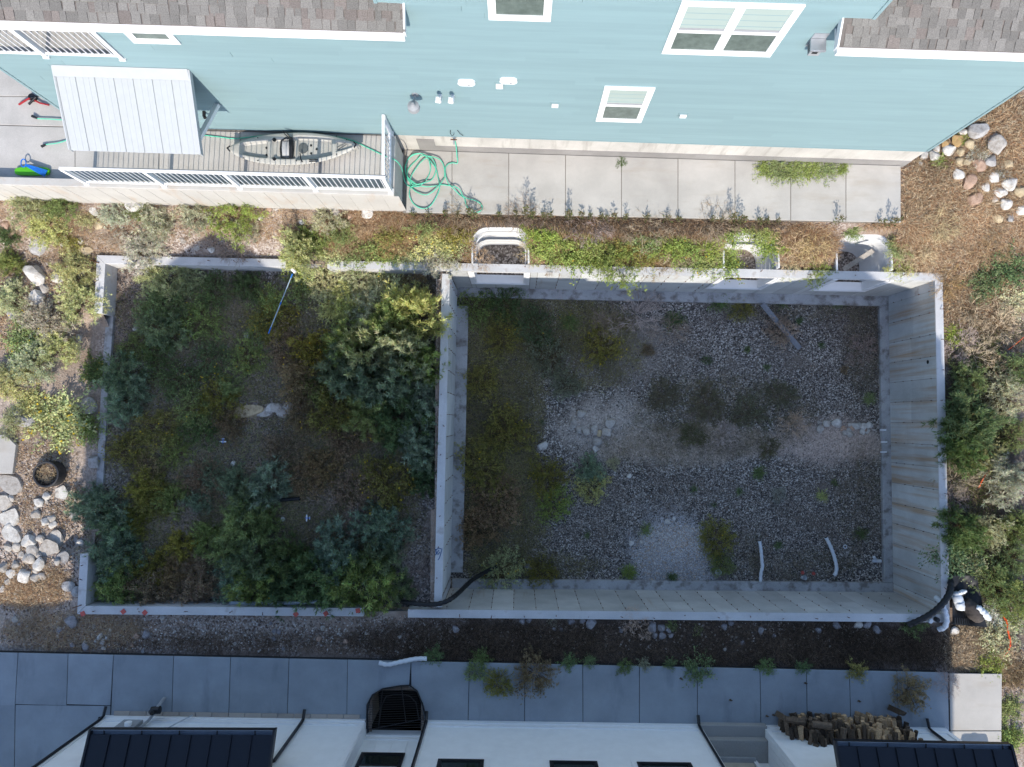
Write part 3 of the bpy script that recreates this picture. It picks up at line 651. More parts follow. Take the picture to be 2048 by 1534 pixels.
def solve_eave(u, v):
    best = None
    for i in range(120):
        n = 0.8 + i * 0.02; s, z = FB.hit(u, v, n)
        if best is None or abs(z - bz) < best[0]: best = (abs(z - bz), n, s, z)
    return best[1], best[2]
nA, sA_ = solve_eave(137, 298); nB, sB_ = solve_eave(402, 305); nE = (nA + nB) / 2
a0 = (a0 + sA_) / 2; a1 = (a1 + sB_) / 2
q = lambda s, n, dz=0: FB.pt(s, n, zt + (bz - zt) * n / nE + dz)
porch = MB().box8([q(a0, 0.02, -0.06), q(a1, 0.02, -0.06), q(a1, nE, -0.06), q(a0, nE, -0.06), q(a0, 0.02), q(a1, 0.02), q(a1, nE), q(a0, nE)]).build('porch_roof', ROOFWHITE, bh)
npan = 7; pw = (a1 - a0) / npan
for i in range(npan):
    sa = a0 + i * pw; pm = MB()
    pm.box8([q(sa + 0.005, 0.1, 0.002), q(sa + pw - 0.005, 0.1, 0.002), q(sa + pw - 0.005, nE + 0.03, 0.002), q(sa + 0.005, nE + 0.03, 0.002), q(sa + 0.005, 0.1, 0.008), q(sa + pw - 0.005, 0.1, 0.008), q(sa + pw - 0.005, nE + 0.03, 0.008), q(sa + 0.005, nE + 0.03, 0.008)])
    for (x0, x1, hh) in ((-0.014, 0.014, 0.035), (pw * 0.36, pw * 0.36 + 0.025, 0.014), (pw * 0.66, pw * 0.66 + 0.025, 0.014)):
        pm.box8([q(sa + x0, 0.1, 0.009), q(sa + x1, 0.1, 0.009), q(sa + x1, nE + 0.03, 0.009), q(sa + x0, nE + 0.03, 0.009), q(sa + x0, 0.1, hh), q(sa + x1, 0.1, hh), q(sa + x1, nE + 0.03, hh), q(sa + x0, nE + 0.03, hh)])
    pm.build('roof_panel', ROOFWHITE, porch)
MB().box8([q(a0, 0.02, 0.003), q(a1, 0.02, 0.003), q(a1, 0.2, 0.04), q(a0, 0.2, 0.04), q(a0, 0.02, 0.08), q(a1, 0.02, 0.08), q(a1, 0.2, 0.05), q(a0, 0.2, 0.05)]).build('flashing', ROOFWHITE, porch)
for s in (a0 - 0.03, a1):
    MB().box8([q(s, 0.02, -0.09), q(s + 0.03, 0.02, -0.09), q(s + 0.03, nE + 0.03, -0.09), q(s, nE + 0.03, -0.09), q(s, 0.02, 0.05), q(s + 0.03, 0.02, 0.05), q(s + 0.03, nE + 0.03, 0.05), q(s, nE + 0.03, 0.05)]).build('rake_trim', ROOFWHITE, porch)
for s in (a0 + 0.12, a1 - 0.1):
    MB().box8([FB.pt(s, 0.03, 3.4), FB.pt(s + 0.09, 0.03, 3.4), FB.pt(s + 0.09, 0.03, 3.52), FB.pt(s, 0.03, 3.52), FB.pt(s, nE - 0.3, bz - 0.06), FB.pt(s + 0.09, nE - 0.3, bz - 0.06), FB.pt(s + 0.09, nE - 0.3, bz + 0.05), FB.pt(s, nE - 0.3, bz + 0.05)]).build('bracket', WHITE, porch)

# fittings on the teal wall
def on_wall(u, v, n=0.02): return FB.hit(u, v, n)
s_, z_ = on_wall(829, 185)
lamp = MB().disc(FB.pt(s_, 0.01, z_ - 0.1), 0.075, FB.n, 0.03).build('wall_lamp', GREY, bh)
MB().tube([FB.pt(s_, 0.03, z_ - 0.08), FB.pt(s_, 0.2, z_ - 0.02), FB.pt(s_, 0.32, z_ + 0.12), FB.pt(s_, 0.36, z_ + 0.16)], 0.016, 8).build('arm', GREY, lamp)
MB().tube([FB.pt(s_, 0.36, z_ + 0.2), FB.pt(s_, 0.36, z_ + 0.13), FB.pt(s_, 0.36, z_ + 0.1), FB.pt(s_, 0.36, z_ - 0.02)], [0.03, 0.06, 0.125, 0.135], 18).build('shade', GREY, lamp, smooth=False)
for (u, v) in ((879, 185), (904, 186)):
    s_, z_ = on_wall(u, v)
    vp = MB().tube([FB.pt(s_, 0.0, z_ - 0.12), FB.pt(s_, 0.14, z_ - 0.12), FB.pt(s_, 0.19, z_ - 0.07), FB.pt(s_ - 0.01, 0.19, z_ + 0.14), FB.pt(s_ - 0.01, 0.24, z_ + 0.2), FB.pt(s_ - 0.02, 0.33, z_ + 0.2)], 0.042, 10).build('vent_pipe', VINYL, bh)
    MB().tube([FB.pt(s_ - 0.01, 0.19, z_ + 0.06), FB.pt(s_ - 0.01, 0.19, z_ + 0.12)], 0.055, 10).build('coupling', VINYL, vp)
for (u, v) in ((933, 163), (1017, 159)):
    s_, z_ = on_wall(u, v)
    st = MB(); ring = [(0.1 * (1 if math.cos(t) > 0 else -1) + 0.085 * math.cos(t), 0.085 * math.sin(t)) for t in [2 * math.pi * (i + 0.5) / 28 for i in range(28)]]
    m0 = MB(); N_ = len(ring)
    m0.add([FB.pt(s_ + a, 0.01, z_ + b) for a, b in ring] + [FB.pt(s_ + a, 0.075, z_ + b) for a, b in ring] + [FB.pt(s_ + a * 0.88, 0.09, z_ + b * 0.85) for a, b in ring],
           [tuple(range(N_))] + [(i, (i + 1) % N_, N_ + (i + 1) % N_, N_ + i) for i in range(N_)] + [(N_ + i, N_ + (i + 1) % N_, 2 * N_ + (i + 1) % N_, 2 * N_ + i) for i in range(N_)] + [tuple(range(3 * N_ - 1, 2 * N_ - 1, -1))])
    ov = m0.build('oval_vent', VINYL, bh)
    MB().disc(FB.pt(s_ + 0.05, 0.09, z_ - 0.01), 0.028, FB.n, 0.006).build('vent_button', GREY, ov)
for (u, v, w, h) in ((999, 170, 0.15, 0.16), (1110, 209, 0.15, 0.12), (1366, 230, 0.15, 0.11)):
    s_, z_ = on_wall(u, v)
    bx = MB().fbox(FB, s_ - w / 2 - 0.03, s_ + w / 2 + 0.03, 0.01, 0.028, z_ - h / 2 - 0.03, z_ + h / 2 + 0.03).build('mounting_block', TEALTRIM, bh)
    MB().fbox(FB, s_ - w / 2, s_ + w / 2, 0.029, 0.075, z_ - h / 2, z_ + h / 2).build('cover', VINYL, bx, bevel=0.01)
s_, z_ = on_wall(1634, 80)
ml = MB().fbox(FB, s_ - 0.13, s_ + 0.13, 0.01, 0.03, z_ - 0.2, z_ + 0.22).build('meter_hood', GALV, bh)
MB().fbox(FB, s_ - 0.1, s_ + 0.1, 0.031, 0.22, z_ - 0.18, z_ + 0.02).build('box', GREY, ml, bevel=0.008)
MB().fbox(FB, s_ - 0.14, s_ + 0.14, 0.031, 0.26, z_ + 0.021, z_ + 0.07).build('cap', GALV, ml, bevel=0.008)
for i in range(4): MB().fbox(FB, s_ - 0.103, s_ - 0.1, 0.06 + i * 0.035, 0.08 + i * 0.035, z_ - 0.14, z_ - 0.02).build('louvre', BLACKPL, ml)
MB().fbox(FB, s_ - 0.06, s_ + 0.04, 0.221, 0.224, z_ - 0.1, z_ - 0.02).build('opening', DARK, ml)
s_, z_ = on_wall(408, 223)
MB().tube([FB.pt(s_, 0.02, z_), FB.pt(s_, 0.12, z_ - 0.02), FB.pt(s_ + 0.03, 0.17, z_ - 0.02)], 0.04, 10).build('camera_housing', BLACKPL, bh)
# hose bib and hook
s_, z_ = FB.hit(907, 268, 0.0)
bib = MB().fbox(FB, s_ - 0.07, s_ + 0.07, -0.018, 0.012, 1.95, 2.03).build('hose_bib', GALV, bh)
MB().tube([FB.pt(s_, 0.0, 2.0), FB.pt(s_, 0.12, 1.98), FB.pt(s_, 0.16, 1.9)], 0.022, 8).build('spout', GALV, bib)
MB().tube([FB.pt(s_ - 0.08, 0.1, 2.03), FB.pt(s_ + 0.08, 0.1, 2.03)], 0.016, 6).build('handle', RUST, bib)
MB().tube([FB.pt(s_ - 0.05, 0.02, 2.42), FB.pt(s_ - 0.06, 0.06, 2.34), FB.pt(s_ - 0.03, 0.1, 2.27), FB.pt(s_ + 0.01, 0.1, 2.3), FB.pt(s_ + 0.04, 0.08, 2.36)], 0.008, 6).build('hose_hook', BLACK, bh)
MB().tube([FB.pt(s_ + 0.12, 0.02, 2.42), FB.pt(s_ + 0.18, 0.06, 2.3), FB.pt(s_ + 0.24, 0.03, 2.12)], 0.007, 6).build('cable', BLACK, bh)

# ------------------------------------------------------------------ white house (south)
wh = thing('house', 'white house with dark metal roofs along the bottom edge', 'house', FWH.pt(11, -3, ZS))
WL = FWH.L; RA, RB, DA, DB = 6.99, 8.58, 15.88, 17.55; RD = 0.36; DD = 0.75
EV, GYE = 8.46, -0.42 * -1
core = MB()
for (a, b, n) in ((0, RA, 0), (RA, RB, -RD), (RB, DA, 0), (DB, WL, 0)):
    core.fbox(FWH, a, b, -9.0, n, ZS - 0.3, 7.6)
core.fbox(FWH, DA, DB, -9.0, -DD, ZS - 0.3, 7.6)
core.fbox(FWH, DA, DB, -DD, 0, 3.2, 7.6).fbox(FWH, RA, RB, -RD, 0, 3.4, 7.6)
core.build('wall', STUCCO, wh)
# upper storey, roof and gables (above the picture; they throw the long shadow on the lot)
up = MB().fbox(FWH, 0.1, WL - 0.1, -9.0, -0.01, 7.6, EV - 0.55)
def gable(xa, xb, xm, za, zm, zb, n):
    c = [(xa, za), (xm, zm), (xb, zb), (xb, 7.4), (xa, 7.4)]
    pts = [Vector((x, FWH.pt((x - FWH.A.x), n, 0).y, z)) for x, z in c]; bk = [p + Vector((0, -1.2, 0)) for p in pts]
    up.add(pts + bk, [(0, 1, 2, 3, 4), (9, 8, 7, 6, 5)] + [(i, (i + 1) % 5, 5 + (i + 1) % 5, 5 + i) for i in range(5)])
up.build('wall', STUCCO, wh)
rf = MB()
def slab_xz(x0, z0, x1, z1, yn, yb, t=0.12):
    rf.box8([(x0, yn, z0 - t), (x1, yn, z1 - t), (x1, yb, z1 - t), (x0, yb, z0 - t), (x0, yn, z0), (x1, yn, z1), (x1, yb, z1), (x0, yb, z0)])
ye = -7.6; xw, xe = FWH.A.x, FWH.pt(WL, 0, 0).x
for (x0_, x1_, ev) in ((-6.4, 1.6, EV), (1.6, 7.2, EV - 0.36)):
    rf.box8([(x0_, ye, ev - 0.14), (x1_, ye, ev - 0.14), (x1_, -13, ev + 2.2), (x0_, -13, ev + 2.2), (x0_, ye, ev), (x1_, ye, ev), (x1_, -13, ev + 2.34), (x0_, -13, ev + 2.34)])
slab_xz(-12.55, 7.6, -8.8, 10.3, ye, -16.5); slab_xz(-8.8, 10.3, -6.2, 8.4, ye, -16.5); slab_xz(-12.55, 7.6, -6.2, 7.6, ye, -16.5)
slab_xz(6.6, 8.05, 8.65, 9.6, ye, -16.5); slab_xz(8.65, 9.6, 11.3, 7.66, ye, -16.5); slab_xz(7.0, 7.66, 11.3, 7.66, ye, -16.5)
rf.add([(-12.5, ye - 0.05, 7.5), (-8.8, ye - 0.05, 10.25), (-6.2, ye - 0.05, 8.35), (-6.2, ye - 0.05, 7.5)], [(0, 1, 2, 3)])
rf.add([(6.6, ye - 0.05, 7.5), (6.6, ye - 0.05, 8.0), (8.65, ye - 0.05, 9.55), (11.25, ye - 0.05, 7.6)], [(0, 1, 2, 3)])
rf.build('roof', METALROOF, wh)
MB().box(-24, -10.9, -17, -10.2, -0.2, 3.98).build('unseen_shade_block', STUCCO, wh)  # unseen block added to throw the shadow over the southwest walk
# base trim
for (a, b, n) in ((0, RA, 0), (RA, RB, -RD), (RB, DA - 0.002, 0), (DB + 0.002, WL, 0)):
    MB().fbox(FWH, a, b, n + 0.001, n + 0.05, ZS, ZS + 0.14).fbox(FWH, a, b, n + 0.001, n + 0.03, ZS + 0.141, ZS + 0.30).build('base_trim', WHITE, wh)
PAVB = concrete('paving_block_edge', (0.38, 0.33, 0.28), 0.1, objvar=0.12)
for i in range(15): MB().fbox(FWH, 0.25 + i * 0.44, 0.67 + i * 0.44, 0.052, 0.16, ZS, ZS + 0.03).build('edging_block', PAVB, wh)
# corner boards at the recesses
for (a, n0, n1) in ((RA - 0.12, 0.001, 0.03), (RB, 0.001, 0.03), (DA - 0.1, 0.001, 0.03), (DB, 0.001, 0.03), (0, 0.001, 0.03), (WL - 0.12, 0.001, 0.03)):
    MB().fbox(FWH, a, a + 0.12, n0, n1, ZS + 0.301, 3.15).build('corner_board', WHITE, wh)
MB().fbox(FWH, RA - 0.0, RA + 0.03, -RD, -0.001, ZS, 3.3).build('corner_board', WHITE, wh)
for i in range(1, 4):
    a = RA + (RB - RA) * i / 4; MB().fbox(FWH, a - 0.012, a + 0.012, -RD + 0.001, -RD + 0.012, ZS + 0.31, 3.3).build('batten', WHITE, wh)
FRC = Frame(FWH.pt(0, -RD, 0), FWH.pt(1, -RD, 0), -1)
sA, zA = FRC.hit(726, 1510); sB, zB = FRC.hit(806, 1511)
window(wh, FRC, sA - 0.05, sB + 0.05, zA - 0.05, zA + 1.2, up=GLASSDK, lo=GLASSDK, frame=BLACK, case=0.06)
for (a, b) in ((9.16, 10.25), (11.79, 12.92), (13.85, 15.13)):
    o = MB().fbox(FWH, a - 0.12, b + 0.12, 0.001, 0.03, 2.08, 2.2).fbox(FWH, a - 0.12, a, 0.001, 0.03, 2.2, 3.6).fbox(FWH, b, b + 0.12, 0.001, 0.03, 2.2, 3.6).build('window_trim', WHITE, wh)
    window(wh, FWH, a, b, 2.2, 3.5, up=GLASSDK, lo=GLASSDK, frame=BLACK, case=0.06, n0=0.004)
# door recess: two grey steps, threshold and panelled door
STEP = concrete('grey_step_concrete', (0.30, 0.295, 0.28), 0.08)
MB().fbox(FWH, DA - 0.02, DB + 0.05, -DD, 0.10, ZS - 0.1, ZS + 0.2).build('step', STEP, wh, bevel=0.01)
MB().fbox(FWH, DA + 0.05, DB - 0.0, -DD, -0.18, ZS + 0.201, ZS + 0.42).build('step', STEP, wh, bevel=0.01)
MB().fbox(FWH, DA + 0.08, DB - 0.35, -DD - 0.01, -DD + 0.16, ZS + 0.421, ZS + 0.5).build('threshold', GREY, wh)
DOORC = flat('beige_door_paint', (0.42, 0.38, 0.31), 0.5)
door = MB().fbox(FWH, DA + 0.18, DB - 0.42, -DD + 0.001, -DD + 0.045, ZS + 0.5, 2.9).build('door', DOORC, wh)
for (a, b) in ((0.08, 0.46), (0.54, 0.92)):
    for (za, zb) in ((0.75, 1.5), (1.65, 2.7)):
        wq_ = (DB - 0.42 - DA - 0.18); MB().fbox(FWH, DA + 0.18 + a * wq_, DA + 0.18 + b * wq_, -DD + 0.046, -DD + 0.056, za, zb).build('panel', DOORC, door, bevel=0.004)
MB().disc(FWH.pt(DA + 0.26, -DD + 0.045, 1.55), 0.03, FWH.n, 0.06).build('handle', BLACK, door)
MB().fbox(FWH, DB - 0.40, DB - 0.30, -DD + 0.001, -DD + 0.08, ZS + 0.43, 2.95).fbox(FWH, DA + 0.06, DA + 0.16, -DD + 0.001, -DD + 0.08, ZS + 0.43, 2.95).build('door_casing', WHITE, wh)
for i in range(3): MB().fbox(FWH, DB - 0.001 - 0.012, DB - 0.001, -DD + 0.1 + i * 0.2, -DD + 0.28 + i * 0.2, ZS + 0.45, 3.1).build('side_board', WHITE, wh)
# downspouts
def spout(pts, r=0.042):
    m = MB(); m.tube(pts, r, 4); return m.build('downspout', BLACK, wh)
def dsp(s, zt=3.3, n=0.06, foot=True, nb=0.0):
    p = [FWH.pt(s, n + nb, zt), FWH.pt(s, n + nb, ZS + 0.3)]
    if foot: p += [FWH.pt(s, n + nb + 0.03, ZS + 0.14), FWH.pt(s, n + nb + 0.24, ZS + 0.05)]
    return spout(p)
dsp(0.04); dsp(5.36, 2.5); dsp(8.62); dsp(DA - 0.05); dsp(18.95 + 2.95 - 0.02, 2.4)
# low metal roofs with gutters
def lowroof(u0, v0, u1, v1, z=2.6, npan=8, rake_l=True):
    a = P(u0, v0, z); b = P(u1, v1, z); fr = Frame(a, b, -1); L = fr.L; d = 1.7; slp = 0.42
    q = lambda s, t, dz=0: fr.pt(s, -t, z + t * slp + dz)
    g = MB().fbox(fr, 0, L, -0.015, 0.0, z - 0.1, z + 0.01).fbox(fr, 0, L, -0.135, -0.12, z - 0.1, z + 0.02).fbox(fr, 0, L, -0.12, -0.015, z - 0.1, z - 0.07)
    r = MB().box8([q(0.02, 0.12, -0.08), q(L - 0.02, 0.12, -0.08), q(L - 0.02, d, -0.08), q(0.02, d, -0.08), q(0.02, 0.12, -0.012), q(L - 0.02, 0.12, -0.012), q(L - 0.02, d, -0.012), q(0.02, d, -0.012)]).build('metal_roof', METALROOF, wh)
    g.build('gutter', GUTTER, r)
    MB().fbox(fr, 0.0, L, 0.001, 0.012, z - 0.1, z + 0.016).build('gutter_lip', BLACK, r)
    for i in range(int(L / 0.88) + 1): MB().fbox(fr, 0.3 + i * 0.88, 0.32 + i * 0.88, -0.12, -0.015, z - 0.03, z + 0.004).build('gutter_hanger', BLACK, r)
    w = (L - 0.04) / npan
    for i in range(npan):
        s = 0.02 + i * w; m = MB()
        m.box8([q(s + 0.004, 0.1, -0.011), q(s + w - 0.004, 0.1, -0.011), q(s + w - 0.004, d, -0.011), q(s + 0.004, d, -0.011), q(s + 0.004, 0.1, 0), q(s + w - 0.004, 0.1, 0), q(s + w - 0.004, d, 0), q(s + 0.004, d, 0)])
        m.box8([q(s - 0.012, 0.1, 0.001), q(s + 0.012, 0.1, 0.001), q(s + 0.012, d, 0.001), q(s - 0.012, d, 0.001), q(s - 0.008, 0.1, 0.04), q(s + 0.008, 0.1, 0.04), q(s + 0.008, d, 0.04), q(s - 0.008, d, 0.04)])
        m.build('roof_panel', METALROOF, r)
    for s in (-0.03, L - 0.02): MB().box8([q(s, 0.0, -0.14), q(s + 0.05, 0.0, -0.14), q(s + 0.05, d, -0.14), q(s, d, -0.14), q(s, 0.0, 0.03), q(s + 0.05, 0.0, 0.03), q(s + 0.05, d, 0.03), q(s, d, 0.03)]).build('rake_trim', BLACK, r)
    return fr
lowroof(181, 1459, 548, 1460, npan=9); lowroof(1672, 1482, 2022, 1489, npan=9)
# gutter downpipe of the left roof, meter and conduit
s_, z_ = FWH.hit(262, 1446, 0.1)
mt = MB().fbox(FWH, s_ - 0.25, s_ + 0.25, 0.031, 0.14, 0.55, 1.1).build('meter_box', GREY, wh, bevel=0.01)
MB().disc(FWH.pt(s_ + 0.05, 0.141, 0.9), 0.09, FWH.n, 0.08).build('meter_dial', VINYL, mt)
MB().tube([FWH.pt(s_ + 0.35, 0.08, 1.6), FWH.pt(s_ + 0.35, 0.08, 0.5), FWH.pt(s_ + 0.4, 0.2, 0.28)], 0.04, 8).build('conduit', GREY, mt)
gm = P(300, 1424, 0.5)
MB().disc((gm.x, gm.y, 0.42), 0.1, (1, 0.1, 0), 0.22).tube([(gm.x + 0.02, gm.y, 0.5), (gm.x + 0.12, gm.y + 0.02, 0.62)], 0.06, 10).build('gas_meter', BLACK, mt)
MB().tube([(gm.x + 0.1, gm.y - 0.08, 0.42), (gm.x + 0.16, gm.y + 0.1, 0.42), (gm.x + 0.17, gm.y + 0.2, 0.1)], 0.045, 8).build('gas_pipe', GREY, mt)
s2, z2 = FWH.hit(345, 1445, 0.08)
MB().tube([FWH.pt(s2 - 0.1, 0.06, 1.3), FWH.pt(s2 + 0.1, 0.08, 0.7), FWH.pt(s2 + 0.35, 0.12, 0.2)], 0.016, 6).build('ground_rod', GALV, wh)
s3, z3 = FWH.hit(117, 1517, 0.05)

# south sidewalk
sj = [(-400, -400), (36, 30), (136, 133), (227, 221), (347, 343), (461, 457), (578, 574), (695, 693.5), (822, 820), (939, 936), (1050, 1049), (1165.5, 1166), (1279, 1279), (1395, 1395), (1520, 1522), (1613, 1615), (1699, 1702), (1794, 1798), (1896, 1899)]
vt = lambda u: 1305 + u * 0.0212
def vbm(u):
    return 1436 + (u - 210) * 0.0147
pol = []
W8 = [(735, 1468), (733, 1430), (740, 1396), (760, 1379), (797, 1372), (818, 1371), (834, 1382), (843, 1405), (848, 1432), (852, 1468)]
for i in range(len(sj) - 1):
    (a, a2), (b, b2) = sj[i], sj[i + 1]; g = 0.55
    if a < 200:
        pol.append([P(a + g, vt(a), ZS), P(b - g, vt(b), ZS), P(b2 - g, 1411, ZS), P(a2 + g, 1408.5, ZS)])
        c = a2 - (a - a2) * 0.7; d = b2 - (b - b2) * 0.7
        if i == 0: pol.append([P(a + g, 1410, ZS), P(29.5, 1410, ZS), P(27, 1640, ZS), P(a + g, 1640, ZS)])
    elif i == 7:
        pol.append([P(a + g, vt(a), ZS), P(b - g, vt(b), ZS)] + [P(u, v, ZS) for u, v in reversed(W8[:6])] + [P(733.5, vbm(733), ZS), P(a2 + g, vbm(a2), ZS)])
    elif i == 8:
        pol.append([P(a + g, vt(a), ZS), P(b - g, vt(b), ZS), P(b2 - g, vbm(b2), ZS), P(850, vbm(850), ZS)] + [P(u, v, ZS) for u, v in reversed(W8[6:9])] + [P(822.6, 1374, ZS)])
    else:
        e2 = 1600 if False else vbm(b2); pol.append([P(a + g, vt(a), ZS), P(b - g, vt(b), ZS), P(b2 - g, e2 + 3, ZS), P(a2 + g, vbm(a2) + 3, ZS)])
pol.append([P(31, 1410, ZS), P(220.5, 1412.5, ZS), P(220, 1432, ZS), P(196, 1434, ZS), P(196, 1640, ZS), P(28, 1640, ZS)])
lit = [[P(1899.5, 1347, ZS), P(2004, 1348, ZS), P(2003, 1461, ZS), P(1901, 1461, ZS)], [P(1901, 1462.5, ZS), P(2003, 1462.5, ZS), P(2003, 1640, ZS), P(1903, 1640, ZS)]]
bp = [P(-400, vt(-400), ZS), P(1896, vt(1896), ZS), P(1899, 1347.5, ZS), P(2003.5, 1348.5, ZS), P(2002.5, 1640, ZS), P(854, 1640, ZS)] + [P(u, v, ZS) for u, v in reversed(W8)] + [P(731, 1640, ZS), P(-400, 1640, ZS)]
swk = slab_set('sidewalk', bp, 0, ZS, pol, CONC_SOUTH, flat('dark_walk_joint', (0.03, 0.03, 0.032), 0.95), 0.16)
for q in lit: MB().prism(q, ZS - 0.03, ZS).build('slab', CONC_WALK, swk, bevel=0.008)  # slabs in the sun take the pale copy, not the shade-tinted one

# south window well with its barred cover
ww = thing('window_well', 'dark window well with a black bowed grate set in the grey sidewalk', 'window well', P(795, 1450, ZS))
LINER = flat('well_liner', (0.14, 0.16, 0.18), 0.5)
arc = [P(u, v, ZS) for u, v in W8]
m = MB(); n = len(arc)
m.add([(p.x, p.y, ZS + 0.06) for p in arc] + [(p.x, p.y, -1.5) for p in arc], [(i, i + 1, n + i + 1, n + i) for i in range(n - 1)])
m.build('liner', LINER, ww)
MB().prism([(p.x, p.y) for p in arc], -1.52, -1.5).build('floor', DARK, ww)
ZGR = 0.2
cen = P(792, 1440, ZGR)
ring = [P(u, v, ZGR) for u, v in ((734, 1458), (734, 1410), (745, 1390), (765, 1378), (800, 1372), (820, 1371), (834, 1382), (845, 1408), (853, 1440))]
MB().tube(ring, 0.022, 6).build('grate_rim', BLACK, ww)
inner = [P(u, v, ZGR - 0.03) for u, v in ((757, 1452), (764, 1410), (772, 1393), (788, 1389), (806, 1389), (820, 1392), (832, 1405), (838, 1438))]
MB().tube(inner, 0.014, 6).build('grate_rim', BLACK, ww)
for k in range(18):
    t = 1376 + k * 4.7; def_u0 = 734 + max(0, (1410 - t)) * 1.0; u1 = 828 + (t - 1376) * 0.33
    if t > 1458: break
    MB().tube([P(def_u0, t + 1.5, ZGR), P((def_u0 + u1) / 2, t, ZGR + 0.05), P(u1, t - 2, ZGR)], 0.005, 4).build('grate_bar', BLACK, ww)
for (ua, va, ub, vb) in ((765, 1379, 757, 1455), (803, 1373, 812, 1446), (734, 1460, 850, 1437)):
    MB().tube([P(ua, va, ZGR), P((ua + ub) / 2, (va + vb) / 2, ZGR + 0.055), P(ub, vb, ZGR)], 0.011, 5).build('grate_bar', BLACK, ww)

# ------------------------------------------------------------------ corrugated window wells on the north wall
WELLM = flat('white_corrugated_steel', (0.72, 0.73, 0.74), 0.35, var=0.04, spec=0.4)
labs = ['white corrugated window well with two bright rims, nearest the middle wall', 'white corrugated window well half buried in yellow-flowered weeds', 'white corrugated window well with a loose board inside, nearest the east wall']
for (xa, xb), lab in zip(well_geo, labs):
    xm = (xa + xb) / 2; w = (xb - xa) / 2; y0 = yN(xm); d = 0.98; zt = 0.10; zb = -2.0; rc = 0.42
    t = thing('window_well', lab, 'window well', (xm, y0 + 0.5, zb), 'window wells on the basement')
    out = [(-w, -0.0)] + [(-w, d - rc)] + [(-w + rc * (1 - math.cos(a)), d - rc + rc * math.sin(a)) for a in np.linspace(0.2, math.pi / 2, 6)] + [(w - rc * (1 - math.cos(a)), d - rc + rc * math.sin(a)) for a in np.linspace(math.pi / 2, 0.2, 6)] + [(w, d - rc), (w, 0.0)]
    nz = 70; m = MB()
    def shell(i, j):
        px, py = out[i]; z = zt + (zb - zt) * j / nz; off = 0.014 * math.sin(2 * math.pi * (zt - z) / 0.066); L_ = math.hypot(px, py) or 1
        return (xm + px * (1 + off / w), y0 + py + off * (py > 0.3), z)
    vs = [shell(i, j) for i in range(len(out)) for j in range(nz + 1)]
    m.add(vs, [(i * (nz + 1) + j, (i + 1) * (nz + 1) + j, (i + 1) * (nz + 1) + j + 1, i * (nz + 1) + j + 1) for i in range(len(out) - 1) for j in range(nz)])
    o = m.build('shell', WELLM, t, smooth=True); so_ = o.modifiers.new('thick', 'SOLIDIFY'); so_.thickness = 0.006
    MB().tube([(xm + px * 1.01, y0 + py + 0.01, zt) for px, py in out], 0.028, 8).build('rim', WELLM, t)
    MB().prism([(xm + px, y0 + py) for px, py in out], zb - 0.05, zb + 0.3).build('gravel_bed', GDIRT, t)
    big = [(px * 1.0 + math.copysign(0.3, px) * (abs(px) > w * 0.5), py + 0.3 * (py > d - rc)) for px, py in out]
    vs = [(xm + px * (1 if k_ else 1.02), y0 + py + (0 if k_ else 0.012), float(G(xm + px, y0 + py)) + 0.015 if k_ else min(0.10, float(G(xm + px, y0 + py)))) for k_, ring_ in ((0, out), (1, big)) for px, py in ring_]
    no = len(out); tag(MB().add(vs, [(i, i + 1, no + i + 1, no + i) for i in range(no - 1)]).build('bank_soil', DIRT), kind='structure')
    if lab == labs[0]: MB().tube([(xm + px * 0.9, y0 + py * 0.9 , zt - 0.22) for px, py in out], 0.02, 8).build('inner_rim', WELLM, t)

# ------------------------------------------------------------------ loose objects on the patio
KAY = flat('sand_coloured_polyethylene', (0.40, 0.39, 0.355), 0.45, var=0.05, scale=4)
kc = P(596, 305, ZP); ka = math.atan2((P(728, 292, ZP) - P(466, 300, ZP)).y, (P(728, 292, ZP) - P(466, 300, ZP)).x)
kl = (P(728, 292, ZP + .25) - P(466, 300, ZP + .25)).length * 0.5; kw = 0.41
ky = thing('kayak', 'sand-coloured sit-on-top fishing kayak lying on the patio', 'kayak', (kc.x, kc.y, ZP))
KM = Matrix.Translation((kc.x, kc.y, ZP)) @ Matrix.Rotation(ka, 4, 'Z')
def half(t):
    a = abs(t); p = 2.4 if t < 0 else 2.0
    return kw * (1 - a ** p) ** (0.72 if t < 0 else 0.9)
def rec(t, u):
    """depth of the wells moulded into the deck"""
    def bx(t0, t1, w, d, e=0.03):
        k = min(max((t - t0) / e, 0), 1) * min(max((t1 - t) / e, 0), 1); g = min(max((w - abs(u)) / 0.10, 0), 1); return d * k * g
    return max(bx(-0.82, -0.40, 0.62, 0.11), bx(-0.36, 0.02, 0.66, 0.09), bx(0.02, 0.58, 0.74, 0.14), bx(0.63, 0.90, 0.55, 0.07))
def deck(i, j):
    t = -0.999 + 1.998 * i; u = -1 + 2 * j; rock = 0.10 * abs(t) ** 3
    z = 0.30 + rock - 0.05 * abs(u) ** 4 - rec(t, u) * (1 if abs(t) < 0.93 else 0)
    return KM @ Vector((t * kl, u * half(t), z))
def hull(i, j):
    t = -0.999 + 1.998 * i; u = -1 + 2 * j; rock = 0.10 * abs(t) ** 3
    z = 0.02 + rock * 1.5 + (0.23 + rock * -0.5) * abs(u) ** 3.2
    return KM @ Vector((t * kl, u * half(t) * 1.0, z))
hm = MB().grid(deck, 110, 41).grid(hull, 110, 41); hb = hm.mesh('hull')
bm = bmesh.new(); bm.from_mesh(hb); bmesh.ops.remove_doubles(bm, verts=bm.verts, dist=0.004); bmesh.ops.recalc_face_normals(bm, faces=bm.faces); bm.to_mesh(hb); bm.free()
hb.polygons.foreach_set('use_smooth', [True] * len(hb.polygons)); link('hull', hb, KAY, ky)
K = lambda x, y, z: KM @ Vector((x, y, z))
